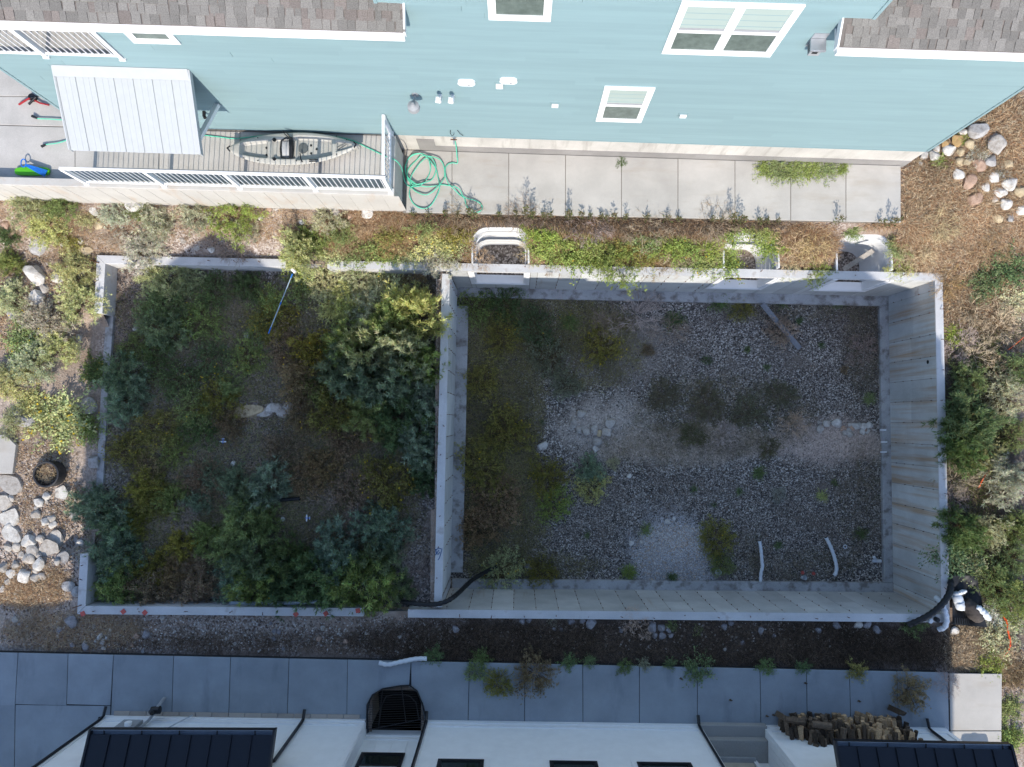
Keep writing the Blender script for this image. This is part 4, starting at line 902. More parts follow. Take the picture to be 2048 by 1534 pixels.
seat = MB().tube([K(-0.35, -0.2, 0.24), K(-0.36, 0.0, 0.25), K(-0.34, 0.2, 0.25), K(-0.2, 0.26, 0.3), K(-0.06, 0.22, 0.27), K(-0.04, 0, 0.27), K(-0.06, -0.22, 0.27), K(-0.2, -0.25, 0.26), K(-0.35, -0.2, 0.24)], 0.018, 6).build('seat', BLACKPL, ky)
SEATC = flat('pale_seat_fabric', (0.42, 0.42, 0.42), 0.8)
MB().grid(lambda i, j: K(-0.31 + 0.2 * i, -0.17 + 0.36 * j, 0.25 + 0.03 * math.sin(3.1 * j)), 5, 9).build('seat_pad', SEATC, seat)
MB().tube([K(-0.09, -0.24, 0.28), K(-0.07, 0, 0.33), K(-0.08, 0.26, 0.32)], 0.05, 8).build('backrest', BLACKPL, seat)
MB().tube([K(-0.1, 0.28, 0.34), K(-0.2, 0.4, 0.35), K(-0.26, 0.42, 0.34), K(-0.22, 0.34, 0.34), K(-0.1, 0.24, 0.33)], 0.012, 5).build('strap', BLACKPL, seat)
MB().disc(K(0.18, 0.03, 0.155), 0.125, (0, 0, 1), 0.03, 24).build('hatch', flat('dark_grey_hatch', (0.10, 0.11, 0.11), 0.5), ky)
for (x, y) in ((-0.5, 0.23), (-0.5, -0.26)): MB().disc(K(x, y, 0.255), 0.045, (0, 0, 1), 0.04, 12).build('rod_holder', BLACKPL, ky)
for (x, y, z) in ((-0.72, 0.06, 0.2), (-0.72, -0.12, 0.2), (0.38, 0.1, 0.165), (0.38, -0.1, 0.165), (0.9, 0.12, 0.17), (0.9, -0.12, 0.165), (0.52, 0.0, 0.17)):
    MB().disc(K(x, y, z), 0.028, (0, 0, 1), 0.008, 10).build('scupper_hole', BLACKPL, ky)
for (x, s) in ((-1.56, -1), (1.5, 1)):
    MB().tube([K(x, -0.07, 0.37), K(x + 0.06 * s, 0.0, 0.42), K(x, 0.07, 0.37)], 0.018, 6).build('grab_handle', BLACKPL, ky)
for (x, y) in ((-1.25, 0.18), (-1.25, -0.22), (-0.9, 0.28), (-0.9, -0.3), (0.05, -0.33), (1.05, 0.26), (1.05, -0.2), (1.3, 0.16)):
    MB().disc(K(x, y, 0.3), 0.014, (0, 0, 1), 0.02, 8).build('deck_fitting', BLACKPL, ky)
MB().tube([K(0.14, -0.14, 0.29), K(0.16, -0.28, 0.3), K(0.19, -0.36, 0.28)], 0.014, 5).build('side_handle', BLACKPL, ky)
MB().tube([K(1.05, -0.08, 0.27), K(1.3, 0.04, 0.31), K(1.28, 0.08, 0.31), K(1.05, -0.02, 0.28)], 0.006, 4).build('bungee', BLACKPL, ky)
for k in range(2): MB().box8([K(x, y, z) for z in (0.287, 0.292) for x, y in ((0.36, -0.315 - k * 0.045), (0.58, -0.315 - k * 0.045), (0.58, -0.29 - k * 0.045), (0.36, -0.29 - k * 0.045))]).build('lettering', BLACKPL, ky)

HOSE = flat('green_garden_hose', (0.10, 0.50, 0.34), 0.4, var=0.05)
hz = lambda pts, z: [P(760 + x / 7.668, 230 + y / 7.668, z) for x, y in pts]
def catmull(pts, n=6):
    p = [Vector(q) for q in pts]; p = [p[0]] + p + [p[-1]]; out = []
    for i in range(1, len(p) - 2):
        for k in range(n):
            t = k / n; a, b, c, d = p[i - 1], p[i], p[i + 1], p[i + 2]
            out.append(0.5 * ((2 * b) + (c - a) * t + (2 * a - 5 * b + 4 * c - d) * t * t + (3 * b - a - 3 * c + d) * t ** 3))
    out.append(p[-2]); return out
drop = [FB.pt(FB.hit(908, 272)[0], 0.16, 1.9), P(909.5, 279, 1.75), P(912.5, 296, 1.4), P(914, 313, 1.1), P(915, 326, 1.02)]
coil = [(1120, 730), (1050, 750), (1010, 800), (1000, 880), (1020, 980), (1060, 1070), (1130, 1140), (1220, 1220), (1290, 1270), (1310, 1340), (1340, 1420), (1400, 1480), (1480, 1505), (1550, 1475), (1570, 1420), (1540, 1360), (1450, 1310), (1330, 1280), (1270, 1240), (1230, 1160), (1150, 1110), (1050, 1080), (950, 1070), (850, 1090), (720, 1105), (620, 1090), (520, 1040), (430, 960), (395, 860), (400, 750), (450, 660), (540, 610), (640, 605), (720, 650), (765, 740), (770, 850), (730, 960), (660, 1050), (580, 1090), (490, 1100), (460, 1160), (455, 1250), (500, 1340), (590, 1415), (700, 1435), (790, 1380), (860, 1270), (910, 1160), (915, 1080), (890, 950), (860, 830), (800, 740), (720, 665), (620, 740), (540, 850), (480, 960), (460, 1060), (500, 1130), (580, 1190), (700, 1230), (800, 1190), (880, 1120), (950, 1040), (985, 950), (990, 850), (970, 760), (920, 690), (850, 660), (740, 640), (640, 640), (560, 690), (480, 770), (430, 850), (420, 940), (460, 1010), (560, 1070), (680, 1050), (790, 990), (850, 880), (855, 780), (810, 690), (740, 640), (620, 600), (500, 625), (420, 700), (385, 800), (400, 920), (440, 1010), (520, 1080), (620, 1095), (560, 1110), (450, 1090), (390, 1040)]
pts = drop + [Vector((q.x, q.y, ZN + 0.02 + 0.012 * (i % 7))) for i, q in enumerate(hz(coil, ZN + 0.03))]
pts += [P(806.5, 352, 1.15), P(804.5, 340, 1.6), P(800, 330, 2.0), P(793, 322, 2.24), P(786, 318, 2.23), P(779, 316, 2.1), P(770, 312, ZP + 0.03)]
pts += [P(u, v, ZP + 0.02) for u, v in ((745, 300), (728, 292), (705, 281), (670, 273), (630, 269), (575, 268), (520, 272), (470, 277), (440, 274), (402, 270), (360, 268))]
tag(MB().tube(catmull(pts, 4), 0.014, 6).build('garden_hose', HOSE, smooth=True), 'green garden hose coiled on the sidewalk beside the retaining wall', 'hose')
for (pp_, lab) in (([(129, 240), (100, 238), (75, 237), (64, 232)], 'green hose end with black nozzle, upper one left of the porch roof'), ([(138, 279), (115, 286), (92, 289), (83, 293)], 'green hose end with metal fitting, lower one left of the porch roof')):
    pt = [P(u, v, ZP + 0.06) for u, v in pp_]
    t = thing('garden_hose', lab, 'hose', pt[0]); MB().tube(catmull(pt, 4), 0.014, 6).build('tube', HOSE, t)
    MB().tube([pt[-2], pt[-2] + (pt[-1] - pt[-2]) * 0.5, pt[-1]], [0.02, 0.03, 0.035], 8).build('nozzle', BLACKPL, t)
t = thing('hand_truck', 'black and red handled tool lying on the driveway by the house corner', 'tool', P(62, 198, ZP))
REDM = flat('red_paint', (0.28, 0.02, 0.025), 0.4)
MB().tube([P(38, 209, ZP + .05), P(52, 200, ZP + .12), P(60, 196, ZP + .15)], 0.025, 8).build('handle', REDM, t)
MB().tube([P(66, 199, ZP + .08), P(80, 206, ZP + .06), P(98, 210, ZP + .05)], 0.022, 8).build('handle', REDM, t)
MB().disc(P(68, 197, ZP + .02), 0.09, (0, 0, 1), 0.1, 12).tube([P(58, 198, ZP + .12), P(72, 194, ZP + .16), P(58, 208, ZP + .06)], 0.03, 8).build('head', BLACK, t)
GRN = flat('bright_green_plastic', (0.09, 0.42, 0.02), 0.4); BLU = flat('blue_plastic', (0.02, 0.16, 0.55), 0.4)
g0, g1 = P(40, 346, ZP), P(96, 345, ZP)
sled = MB(); ring = []
for k in range(24):
    a = 2 * math.pi * k / 24; ring.append((lerp(g0.x, g1.x, 0.5) + math.copysign(abs(math.cos(a)) ** 0.5, math.cos(a)) * 0.44, g0.y + 0.02 + math.copysign(abs(math.sin(a)) ** 0.6, math.sin(a)) * 0.11))
tag(sled.prism(ring, ZP + 0.02, ZP + 0.09).build('sled', GRN, bevel=0.02), 'bright green plastic sled on the driveway under the blue shovel', 'sled')
t = thing('toy_shovel', 'blue plastic shovel with ring grip lying across the green sled', 'shovel', P(70, 338, ZP))
MB().tube([P(47 + 5 * math.cos(a), 326 + 8 * math.sin(a), ZP + 0.14) for a in np.linspace(0, 6.283, 14)], 0.014, 6).build('grip', BLU, t)
a_, b_ = P(52, 330, ZP + .14), P(92, 347, ZP + .12); d_ = (b_ - a_).normalized(); sd = Vector((-d_.y, d_.x, 0))
for k in range(7): MB().tube([a_ + sd * 0.006 * (k - 3), lerp(a_, b_, 0.5) + sd * 0.018 * (k - 3), b_ + sd * 0.026 * (k - 3)], 0.011, 5).build('rib', BLU, t)

# ------------------------------------------------------------------ pipes, boards and small litter
PVC = flat('white_pvc', (0.62, 0.65, 0.68), 0.4, var=0.04)
def pipe(name, pts, r, mat, label, cat='pipe', corr=False, group=None, k=10, hollow=True):
    p = catmull(pts, 8 if not corr else 14); L = 0; rr = []; 
    for i, q in enumerate(p):
        if i: L += (q - p[i - 1]).length
        rr.append(r * (1 + (0.09 * math.sin(L / 0.022) if corr else 0)))
    t = thing(name, label, cat, p[0], group)
    MB().tube(p, rr, k).build('tube', mat, t, smooth=True)
    for e0, e1 in ((p[0], p[1]), (p[-1], p[-2])):
        n = (e0 - e1).normalized(); MB().tube([e0 + n * 0.001, e0 + n * 0.004], r * 0.82, k).build('bore', DARK, t)
    return t
zb = ZF + 0.1
pipe('drain_pipe', [P(u, v, zb + 0.02) for u, v in ((1519, 1082), (1522, 1100), (1524, 1125), (1525, 1133), (1522, 1145), (1521, 1163))], 0.052, PVC, 'straight white drain pipe with a kinked lower end on the gravel', corr=True)
pipe('drain_pipe', [P(u, v, zb + 0.02) for u, v in ((1652, 1075), (1661, 1093), (1669, 1115), (1673, 1135), (1671, 1147), (1667, 1151))], 0.055, PVC, 'curved white corrugated drain pipe on the gravel near the east wall', corr=True)
c = P(1692, 1094, zb)
ringp = [c + Vector((0.05 * math.cos(a), 0.05 * math.sin(a), -0.05)) for a in np.linspace(0, 6.283, 18)]
tag(MB().tube(ringp, 0.016, 6).build('pipe_coupling', PVC), 'small white pipe ring on the gravel beside the curved drain pipe', 'fitting')
t = thing('pipe_fitting', 'white Y-shaped pipe fitting against the east footing', 'fitting', P(1752, 1120, zb))
MB().tube([P(1745, 1122, zb), P(1762, 1122, zb)], 0.05, 10).build('run', PVC, t); MB().tube([P(1752, 1121, zb), P(1748, 1114, zb + .08)], 0.045, 10).build('branch', PVC, t)
for (u, v, l) in ((1605, 1145, 'left one of two'), (1627, 1147, 'right one of two')):
    p = P(u, v, ZF + 0.05); m = MB()
    for k in range(5): m.prism([(p.x + 0.015 * math.cos(a) + 0.04 * math.cos(k * 1.2566), p.y + 0.02 * math.sin(a) + 0.04 * math.sin(k * 1.2566)) for a in np.linspace(0, 5.5, 6)], ZF + 0.03, ZF + 0.07 + 0.002 * k)
    m.disc((p.x, p.y, ZF + 0.02), 0.035, (0, 0, 1), 0.07, 10)
    tag(m.build('rebar_cap', REDT), 'red plastic rebar cap on the gravel, ' + l, 'cap')
for (u, v, s, lab) in ((1435, 1145, 0.075, 'clear white plastic cup lying by the stone pile'), (1606, 1156, 0.06, 'small pale plastic cup below the red caps')):
    p = P(u, v, ZF + 0.08); tag(MB().tube([(p.x, p.y, ZF + 0.04), (p.x + 0.02, p.y + 0.03, ZF + 0.17)], [s, s * 1.2], 12, cap=False).disc((p.x, p.y, ZF + 0.04), s, (0.15, 0.2, 1), 0.006, 12).build('cup', PVC), lab, 'cup')
pipe('corrugated_pipe', [P(800, 1203, -0.25), P(830, 1207, 0.1), P(862, 1209, 0.12), P(884, 1206, 0.13), P(903, 1197, 0.05), P(920, 1183, -0.5), P(945, 1160, -1.5), P(975, 1142, -2.3), P(992, 1135, -2.45)], 0.065, BLACKPL, 'black corrugated drain pipe dropping over the south end of the middle wall', corr=True)
pipe('corrugated_pipe', [P(1816, 1250, 0.0), P(1840, 1240, 0.15), P(1866, 1225, 0.2), P(1887, 1205, 0.22), P(1899, 1185, 0.2), P(1902, 1165, 0.05), P(1901, 1150, -0.15)], 0.08, BLACKPL, 'black corrugated drain pipe bent over the southeast wall corner', corr=True)
pipe('corrugated_pipe', [P(1872, 1195, -0.15), P(1881, 1204, 0.05), P(1889, 1220, 0.12), P(1893, 1240, 0.12), P(1889, 1254, 0.05), P(1877, 1259, -0.08)], 0.068, PVC, 'white corrugated pipe hooked over the southeast wall corner', corr=True)
pipe('corrugated_pipe', [P(758, 1325, ZS + .06), P(776, 1329, ZS + .06), P(800, 1324, ZS + .06), P(830, 1318, ZS + .06), P(854, 1317, ZS + .05)], 0.06, PVC, 'white corrugated pipe lying on the edge of the grey sidewalk', corr=True)
pipe('drain_pipe', [P(460, 1206, -0.3), P(540, 1207, -0.25), P(600, 1205, -0.18), P(630, 1203, -0.14), P(653, 1203, -0.12)], 0.055, flat('grey_pvc', (0.33, 0.38, 0.43), 0.45), 'grey pipe running under shrubs inside the south garage wall')
pipe('drain_pipe', [P(513, 1001, ZG + .12), P(560, 1000, ZG + .12), P(600, 997, ZG + .12)], 0.05, BLACKPL, 'black pipe lying among shrubs in the garage shell')
for (u, v, m_, lab) in ((1857, 1240, PVC, 'white pipe cap standing on the south wall near the corner'), (1871, 1238, BLACKPL, 'black pipe stub standing on the south wall near the corner')):
    p = P(u, v, 0); tag(MB().disc((p.x, p.y, 0.0), 0.062, (0, 0, 1), 0.11, 16).disc((p.x, p.y, 0.11), 0.045, (0, 0, 1), 0.015, 16).build('standpipe', m_), lab, 'cap')
BOARDG = flat('grey_weathered_board', (0.20, 0.21, 0.23), 0.8, var=0.2, scale=9); WOODB = flat('weathered_timber', (0.36, 0.33, 0.29), 0.85, var=0.2, scale=12); ORW = flat('orange_timber', (0.4, 0.17, 0.06), 0.8, var=0.2)
def plank(name, a, b, w, th, mat, label, cat='board'):
    d = (b - a).normalized(); s = d.cross(Vector((0, 0, 1))).normalized() * w / 2; u = s.cross(d).normalized() * th
    return tag(MB().box8([a - s, b - s, b + s, a + s, a - s + u, b - s + u, b + s + u, a + s + u]).build(name, mat, bevel=0.004), label, cat)
plank('board', P(1524, 608, ZF + .35), P(1599, 697, ZF + .06), 0.16, 0.03, BOARDG, 'long grey board lying on the gravel under a dry tumbleweed')
plank('board', P(1688, 538, -0.9), P(1747, 500, -0.05), 0.13, 0.045, WOODB, 'loose timber leaning inside the window well near the east wall')
plank('board', FN.pt(wins[1][0] + 0.4, -0.35, -1.45), FN.pt(wins[1][0] + 0.8, 0.05, -1.2), 0.09, 0.04, ORW, 'orange board showing in the middle window opening')
# paint-roller pole, toy gliders
a_, b_ = P(588, 540, 0.12), P(537, 667, ZG + 0.42); t = thing('extension_pole', 'blue and white extension pole lying across weeds in the garage shell', 'pole', b_)
seg = lambda x, y, r, m_, nm: MB().tube([lerp(a_, b_, x), lerp(a_, b_, y)], r * 0.9, 8).build(nm, m_, t)
POLEW = flat('pale_blue_pole', (0.34, 0.44, 0.5), 0.35)
seg(0.06, 0.12, 0.022, BLU, 'collar'); seg(0.12, 0.5, 0.014, POLEW, 'shaft'); seg(0.5, 0.54, 0.022, BLU, 'collar'); seg(0.54, 0.84, 0.017, POLEW, 'shaft'); seg(0.9, 1.0, 0.02, BLU, 'grip'); seg(0.84, 0.9, 0.017, POLEW, 'shaft')
MB().tube([lerp(a_, b_, -0.02) + Vector((-0.07, 0, 0)), lerp(a_, b_, 0.05) + Vector((0.08, 0.02, 0))], 0.05, 10).build('head', VINYL, t)
FOAM = flat('white_foam', (0.7, 0.74, 0.8), 0.6)
for (u, v, ang, lab) in ((446, 882, 0.0, 'small white and blue toy glider pointing south on bare gravel, upper left one'), (615, 1036, -1.57, 'small white and blue toy glider pointing west, lower right one')):
    p = P(u, v, ZG + 0.1); t = thing('toy_glider', lab, 'toy plane', p, 'toy gliders in the garage shell'); Mx = Matrix.Translation(p) @ Matrix.Rotation(ang, 4, 'Z')
    T = lambda x, y, z: Mx @ Vector((x, y, z))
    MB().tube([T(0, 0.08, 0), T(0, 0, 0), T(0, -0.07, 0)], [0.008, 0.014, 0.011], 6).build('fuselage', BLU, t)
    for (hw, y, cch, nm) in ((0.095, -0.02, 0.045, 'wing'), (0.04, 0.062, 0.03, 'tailplane')):
        for sg in (-1, 1): MB().prism([T(sg * 0.012, y - cch / 2, 0)[:2], T(sg * hw, y - cch * 0.35, 0)[:2], T(sg * hw, y + cch * 0.3, 0)[:2], T(sg * 0.012, y + cch / 2, 0)[:2]], p.z + 0.002, p.z + 0.008).build(nm, FOAM, t)
# charred metal ring, can
tc = P(98, 948, -0.1); t = thing('planter_tub', 'round black rusty tub full of dry twigs on the dirt', 'tub', (tc.x, tc.y, -0.2))
IRON = flat('burnt_iron', (0.03, 0.03, 0.033), 0.6, var=0.3)
for (r, z0, z1) in ((0.36, -0.3, 0.04),):
    n = 28; m = MB(); prof = [(r, z0), (r, z1), (r - 0.02, z1 + 0.01), (r - 0.05, z1), (r - 0.06, z0 + 0.06)]
    vs = [(tc.x + a * math.cos(2 * math.pi * i / n), tc.y + a * math.sin(2 * math.pi * i / n), z) for a, z in prof for i in range(n)]
    m.add(vs, [(k * n + i, k * n + (i + 1) % n, (k + 1) * n + (i + 1) % n, (k + 1) * n + i) for k in range(len(prof) - 1) for i in range(n)]); m.build('tub', IRON, t)
    MB().disc((tc.x, tc.y, z0 + 0.02), r - 0.055, (0, 0, 1), 0.05, 20).build('ash', flat('ash_soil', (0.05, 0.035, 0.025), 0.95, var=0.5, scale=14), t)
p = P(1420, 443, 0.55); t = thing('drink_can', 'crushed red and white drink can in dry weeds below the sidewalk', 'can', p)
MB().tube([p, p + Vector((0.03, 0.05, 0.02))], 0.032, 10).build('body', REDM, t); MB().tube([p + Vector((-0.025, -0.04, -0.015)), p], 0.031, 10).build('end', VINYL, t)
# orange tape and red stakes on the right
ORT = flat('orange_tape', (0.75, 0.12, 0.03), 0.5)
for pts, lab in (([(2005, 1232), (2013, 1243), (2016, 1262), (2021, 1285), (2018, 1300), (2008, 1312)], 'torn orange survey ribbon trailing over weeds right of the black tarp'), ([(2016, 700), (2032, 688), (2047, 675)], 'thin red cord among dry branches at the right edge'), ([(1958, 975), (1966, 958), (1980, 938)], 'short red cord between the shaded shrubs beside the east wall')):
    q = catmull([P(u, v, G(P(u, v, 0).x, P(u, v, 0).y) + 0.16) for u, v in pts], 5); m = MB()
    vs = [w for i, c_ in enumerate(q) for w in (c_ + Vector((0.022, 0.01, 0.012 * math.sin(i * 2))), c_ - Vector((0.022, 0.01, 0.012 * math.sin(i * 2))), )]
    m.add(vs, [(2 * i, 2 * i + 2, 2 * i + 3, 2 * i + 1) for i in range(len(q) - 1)]); o = m.build('ribbon', ORT); so_ = o.modifiers.new('t', 'SOLIDIFY'); so_.thickness = 0.004; tag(o, lab, 'ribbon')
# black liner tub and wrapped bundles outside the southeast corner
t = thing('plastic_liner', 'sagging black plastic liner outside the southeast wall corner', 'liner', P(1935, 1215, -0.2))
q4 = [P(1901, 1150, -0.02), P(1950, 1150, 0.0), P(1970, 1253, 0.05), P(1901, 1247, 0.05)]
def lin(i, j):
    a = lerp(lerp(q4[0], q4[1], i), lerp(q4[3], q4[2], i), j); w = 0.12 * math.sin(i * 9 + 3 * j) * math.sin(j * 11 + i * 2) * (i * (1 - i) * 4) * (j * (1 - j) * 4)
    return a + Vector((0, 0, 0.08 + w - 0.10 * (i * (1 - i) * 4) * (j * (1 - j) * 4)))
MB().grid(lin, 30, 30).build('sheet', BLACKPL, t, smooth=True)
for i in range(7):
    MB().tube([lin(0.06 + i * 0.07, 0.86) + Vector((0, 0, 0.03)), lin(0.06 + i * 0.07, 0.98) + Vector((0, 0, 0.02))], 0.022, 5).build('fold', BLACKPL, t)
def bundle(name, a, b, r0, mat, label, cat, seed):
    rr = random.Random(seed); n = 14; pts = [lerp(a, b, i / (n - 1)) + Vector((rr.uniform(-.01, .01), rr.uniform(-.01, .01), rr.uniform(-.01, .01))) for i in range(n)]
    rad = [r0 * (0.35 + 0.65 * math.sin(math.pi * min(0.97, max(0.06, i / (n - 1)))) ** 0.5) * rr.uniform(0.92, 1.06) for i in range(n)]
    m = MB().tube(pts, rad, 14); m.v = [(x + rr.uniform(-.008, .008), y + rr.uniform(-.008, .008), z + rr.uniform(-.01, .01)) for x, y, z in m.v]
    return tag(m.build(name, mat, smooth=True), label, cat)
bundle('plastic_bag', P(1911, 1185, 0.1), P(1924, 1222, 0.12), 0.13, PVC, 'crumpled white plastic bag on the black liner', 'bag', 1)
bundle('plastic_bottle', P(1916, 1187, 0.15), P(1932, 1182, 0.15), 0.06, PVC, 'small white plastic scoop above the white bag', 'bottle', 2)
bundle('fabric_roll', P(1934, 1203, 0.15), P(1960, 1243, 0.2), 0.19, flat('dark_brown_fabric', (0.06, 0.05, 0.045), 0.85, var=0.3, scale=8), 'dark brown crumpled fabric roll on the black liner', 'fabric', 3)
bundle('foam_tube', P(1953, 1213, 0.3), P(1978, 1238, 0.25), 0.11, PVC, 'white rounded foam tube leaning beside the brown fabric', 'tube', 4)
# hidden box added under the low roof to shadow the slab
t = thing('shadow_box', 'hidden box added under the right low roof to throw a shadow on the pale slab', 'shadow box', P(1950, 1560, ZS))
cxy = P(1948, 1545, ZS); MB().box(cxy.x - 0.36, cxy.x + 0.36, cxy.y - 0.55, cxy.y - 0.15, ZS, ZS + 0.95).build('box_body', GREY, t, bevel=0.09)
MB().disc((cxy.x, cxy.y - 0.35, ZS + 0.955), 0.15, (0, 0, 1), 0.01, 20).build('top_disc', BLACKPL, t)

# ------------------------------------------------------------------ firewood stack
BARK = flat('dark_weathered_wood', (0.10, 0.072, 0.05), 0.95, var=0.45, scale=26, objvar=0.6); PALEW = flat('pale_split_wood', (0.40, 0.27, 0.155), 0.9, var=0.3, scale=26, objvar=0.4)
def logmesh(seed, kind):
    rr = random.Random(seed); k = 9 if kind == 'r' else 6; L = 0.4
    ang = sorted(rr.uniform(0, 6.28) for _ in range(k)) if kind == 'r' else [0.0, 0.5, 1.0, 1.5, 2.6, 4.4]
    ring = [((0.062 * rr.uniform(0.8, 1.15)) * math.cos(a) * (1 if kind == 'r' else 1.15), 0.062 * rr.uniform(0.8, 1.15) * math.sin(a)) for a in ang]
    tw = rr.uniform(-0.02, 0.02)
    return MB().add([(x, -L / 2, z) for x, z in ring] + [(x * rr.uniform(0.85, 1.1) + tw, L / 2 + rr.uniform(-.01, .01), z * rr.uniform(0.85, 1.1)) for x, z in ring], [tuple(range(k)), tuple(range(2 * k - 1, k - 1, -1))] + [(i, (i + 1) % k, k + (i + 1) % k, k + i) for i in range(k)]).mesh('firewood_log')
LM = {'d': [logmesh(i, 'r' if i % 3 == 0 else 's') for i in range(9)], 'p': [logmesh(30 + i, 's' if i % 4 else 'r') for i in range(9)]}
wa, wb = P(1562, 1424, ZS), P(1790, 1430, ZS); nc = 24
for c_ in range(nc):
    f = c_ / (nc - 1); top = int(9.2 + 1.6 * math.sin(f * 7 + 1) - (3 if f < 0.09 else 0) + (1 if f > 0.9 else 0))
    lay = [(r_, 0.0) for r_ in range(top)] + [(r_, -0.36) for r_ in (top - 1, top)]
    for (r_, back) in lay:
        f2 = f + rnd.uniform(-0.014, 0.014) + (0.02 if r_ % 2 else 0); b = lerp(wa, wb, f2)
        kind = 'p' if (f > 0.46 and rnd.random() < 0.85 and back == 0 and r_ < top - 1 and f < 0.95) else ('p' if rnd.random() < 0.1 else 'd')
        me = rnd.choice(LM[kind]); z = ZS + 0.06 + r_ * 0.112
        mw = Matrix.Translation((b.x, b.y - 0.22 + back + rnd.uniform(-0.09, 0.09) - r_ * 0.006, z)) @ Matrix.Rotation(rnd.uniform(-0.3, 0.3), 4, 'Z') @ Matrix.Rotation(rnd.uniform(-0.12, 0.12), 4, 'X') @ Matrix.Rotation(rnd.uniform(0, 6.28), 4, 'Y') @ Matrix.Scale(rnd.uniform(0.75, 1.2), 4)
        o = link('firewood_log', me, BARK if kind == 'd' else PALEW, None, mw)
        if kind == 'd': tag(o, 'dark weathered split log stacked in the woodpile against the white house', 'log', 'dark logs in the woodpile')
        else: tag(o, 'pale freshly split log stacked in the woodpile against the white house', 'log', 'pale logs in the woodpile')
for (u, v, z, kind, lab) in ((1562, 1430, 0.3, 'd', 'large grey log standing at the left end of the woodpile'), (1793, 1420, 0.45, 'd', 'tall dark log standing at the right end of the woodpile'), (1590, 1440, 0.9, 'd', 'dark log lying crosswise on top of the woodpile left half'), (1643, 1450, 1.0, 'd', 'long grey log lying lengthwise on top of the woodpile middle')):
    p = P(u, v, z); rot = Matrix.Rotation(1.4, 4, 'X') if 'standing' in lab else Matrix.Rotation(1.45, 4, 'Z')
    tag(link('firewood_log', LM[kind][int(u) % 9], BARK, None, Matrix.Translation((p.x, p.y, z)) @ rot @ Matrix.Scale(1.5 if 'standing' in lab else 1.2, 4)), lab, 'log')
for (u, v) in ((1611, 1366), (1534, 1432), (1547, 1430), (1718, 1402), (1461, 1400), (1362, 1357)):
    p = P(u, v, ZS); m = MB().prism([(p.x - 0.05, p.y), (p.x - 0.01, p.y + 0.035), (p.x + 0.055, p.y - 0.01), (p.x + 0.01, p.y - 0.03)], ZS + 0.003, ZS + 0.02)
    tag(m.build('bark_chip', BARK), 'dark bark chip lying on the grey sidewalk', 'bark chip', 'bark chips on the sidewalk')

# ------------------------------------------------------------------ rocks
def rockmesh(seed, slab=False):
    r = np.random.default_rng(seed); bm = bmesh.new(); bmesh.ops.create_icosphere(bm, subdivisions=3, radius=0.5)
    ph = r.uniform(0, 6.28, 6); fq = r.normal(0, 3.2, (6, 3)); pl = [Vector(r.normal(0, 1, 3)).normalized() for _ in range(11)]; dd = r.uniform(0.30, 0.44, 11)
    for v in bm.verts:
        p = v.co.copy()
        for n, d in zip(pl, dd):
            k = p.dot(n)
            if k > d: p -= n * (k - d) * 0.92
        s = sum(math.sin(fq[i] @ np.array(p) * 2 + ph[i]) for i in range(6)) / 6
        p *= 1 + 0.07 * s
        p.z *= 0.62
        if slab: p.z = max(min(p.z, 0.06), -0.1)
        v.co = p
    m = bpy.data.meshes.new('rock'); bm.to_mesh(m); bm.free(); return m
RM = [rockmesh(100 + i) for i in range(10)]; SM = [rockmesh(200 + i, True) for i in range(4)]
def rockmat():
    m, nt, b, _ = _base('field_stone'); v = _pos(nt); n = _noise(nt, 7, 5, 0.7, v); n2 = _noise(nt, 40, 2, 0.7, v)
    oi = nt.nodes.new('ShaderNodeObjectInfo'); c = _ramp(nt, n.outputs[0], [(0.3, (0.62, 0.58, 0.54)), (0.55, (1, 1, 1)), (0.75, (1.12, 1.1, 1.06))]).outputs[0]
    c = _mix(nt, 1.0, c, oi.outputs['Color'], 'MULTIPLY'); s = _ramp(nt, n2.outputs[0], [(0.3, (0.8, 0.8, 0.8)), (0.7, (1.1, 1.1, 1.1))]).outputs[0]; c = _mix(nt, 1.0, c, s, 'MULTIPLY')
    nt.links.new(c, b.inputs['Base Color']); b.inputs['Roughness'].default_value = 0.92; b.inputs['Specular IOR Level'].default_value = 0.15; _bump(nt, b, n.outputs[0], 0.5, 0.03); return m
ROCK = rockmat()
RC = {'w': (0.58, 0.56, 0.52), 'g': (0.38, 0.37, 0.36), 'c': (0.50, 0.41, 0.27), 'o': (0.46, 0.31, 0.15), 'p': (0.40, 0.28, 0.21), 'l': (0.45, 0.42, 0.38), 'b': (0.27, 0.26, 0.27)}
def gz(x, y):
    q = np.array([x]), np.array([y])
    if in_quad(q[0], q[1], BAS)[0]: return float(GB(x, y))
    if in_quad(q[0], q[1], GAR)[0]: return float(GG(x, y))
    return float(G(x, y))
rk = [0]; ROCKS = []
def ground_pt(u, v, h=0.0):
    """where the sight line through (u, v), lowered by h, first meets the ground"""
    z = 1.9; st = 0.16
    while z > -2.75:
        p = P(u, v, z + h); g = gz(p.x, p.y)
        if g >= z:
            if st < 0.02: return Vector((p.x, p.y, g))
            z += st; st *= 0.25; continue
        z -= st
    return Vector((p.x, p.y, g))
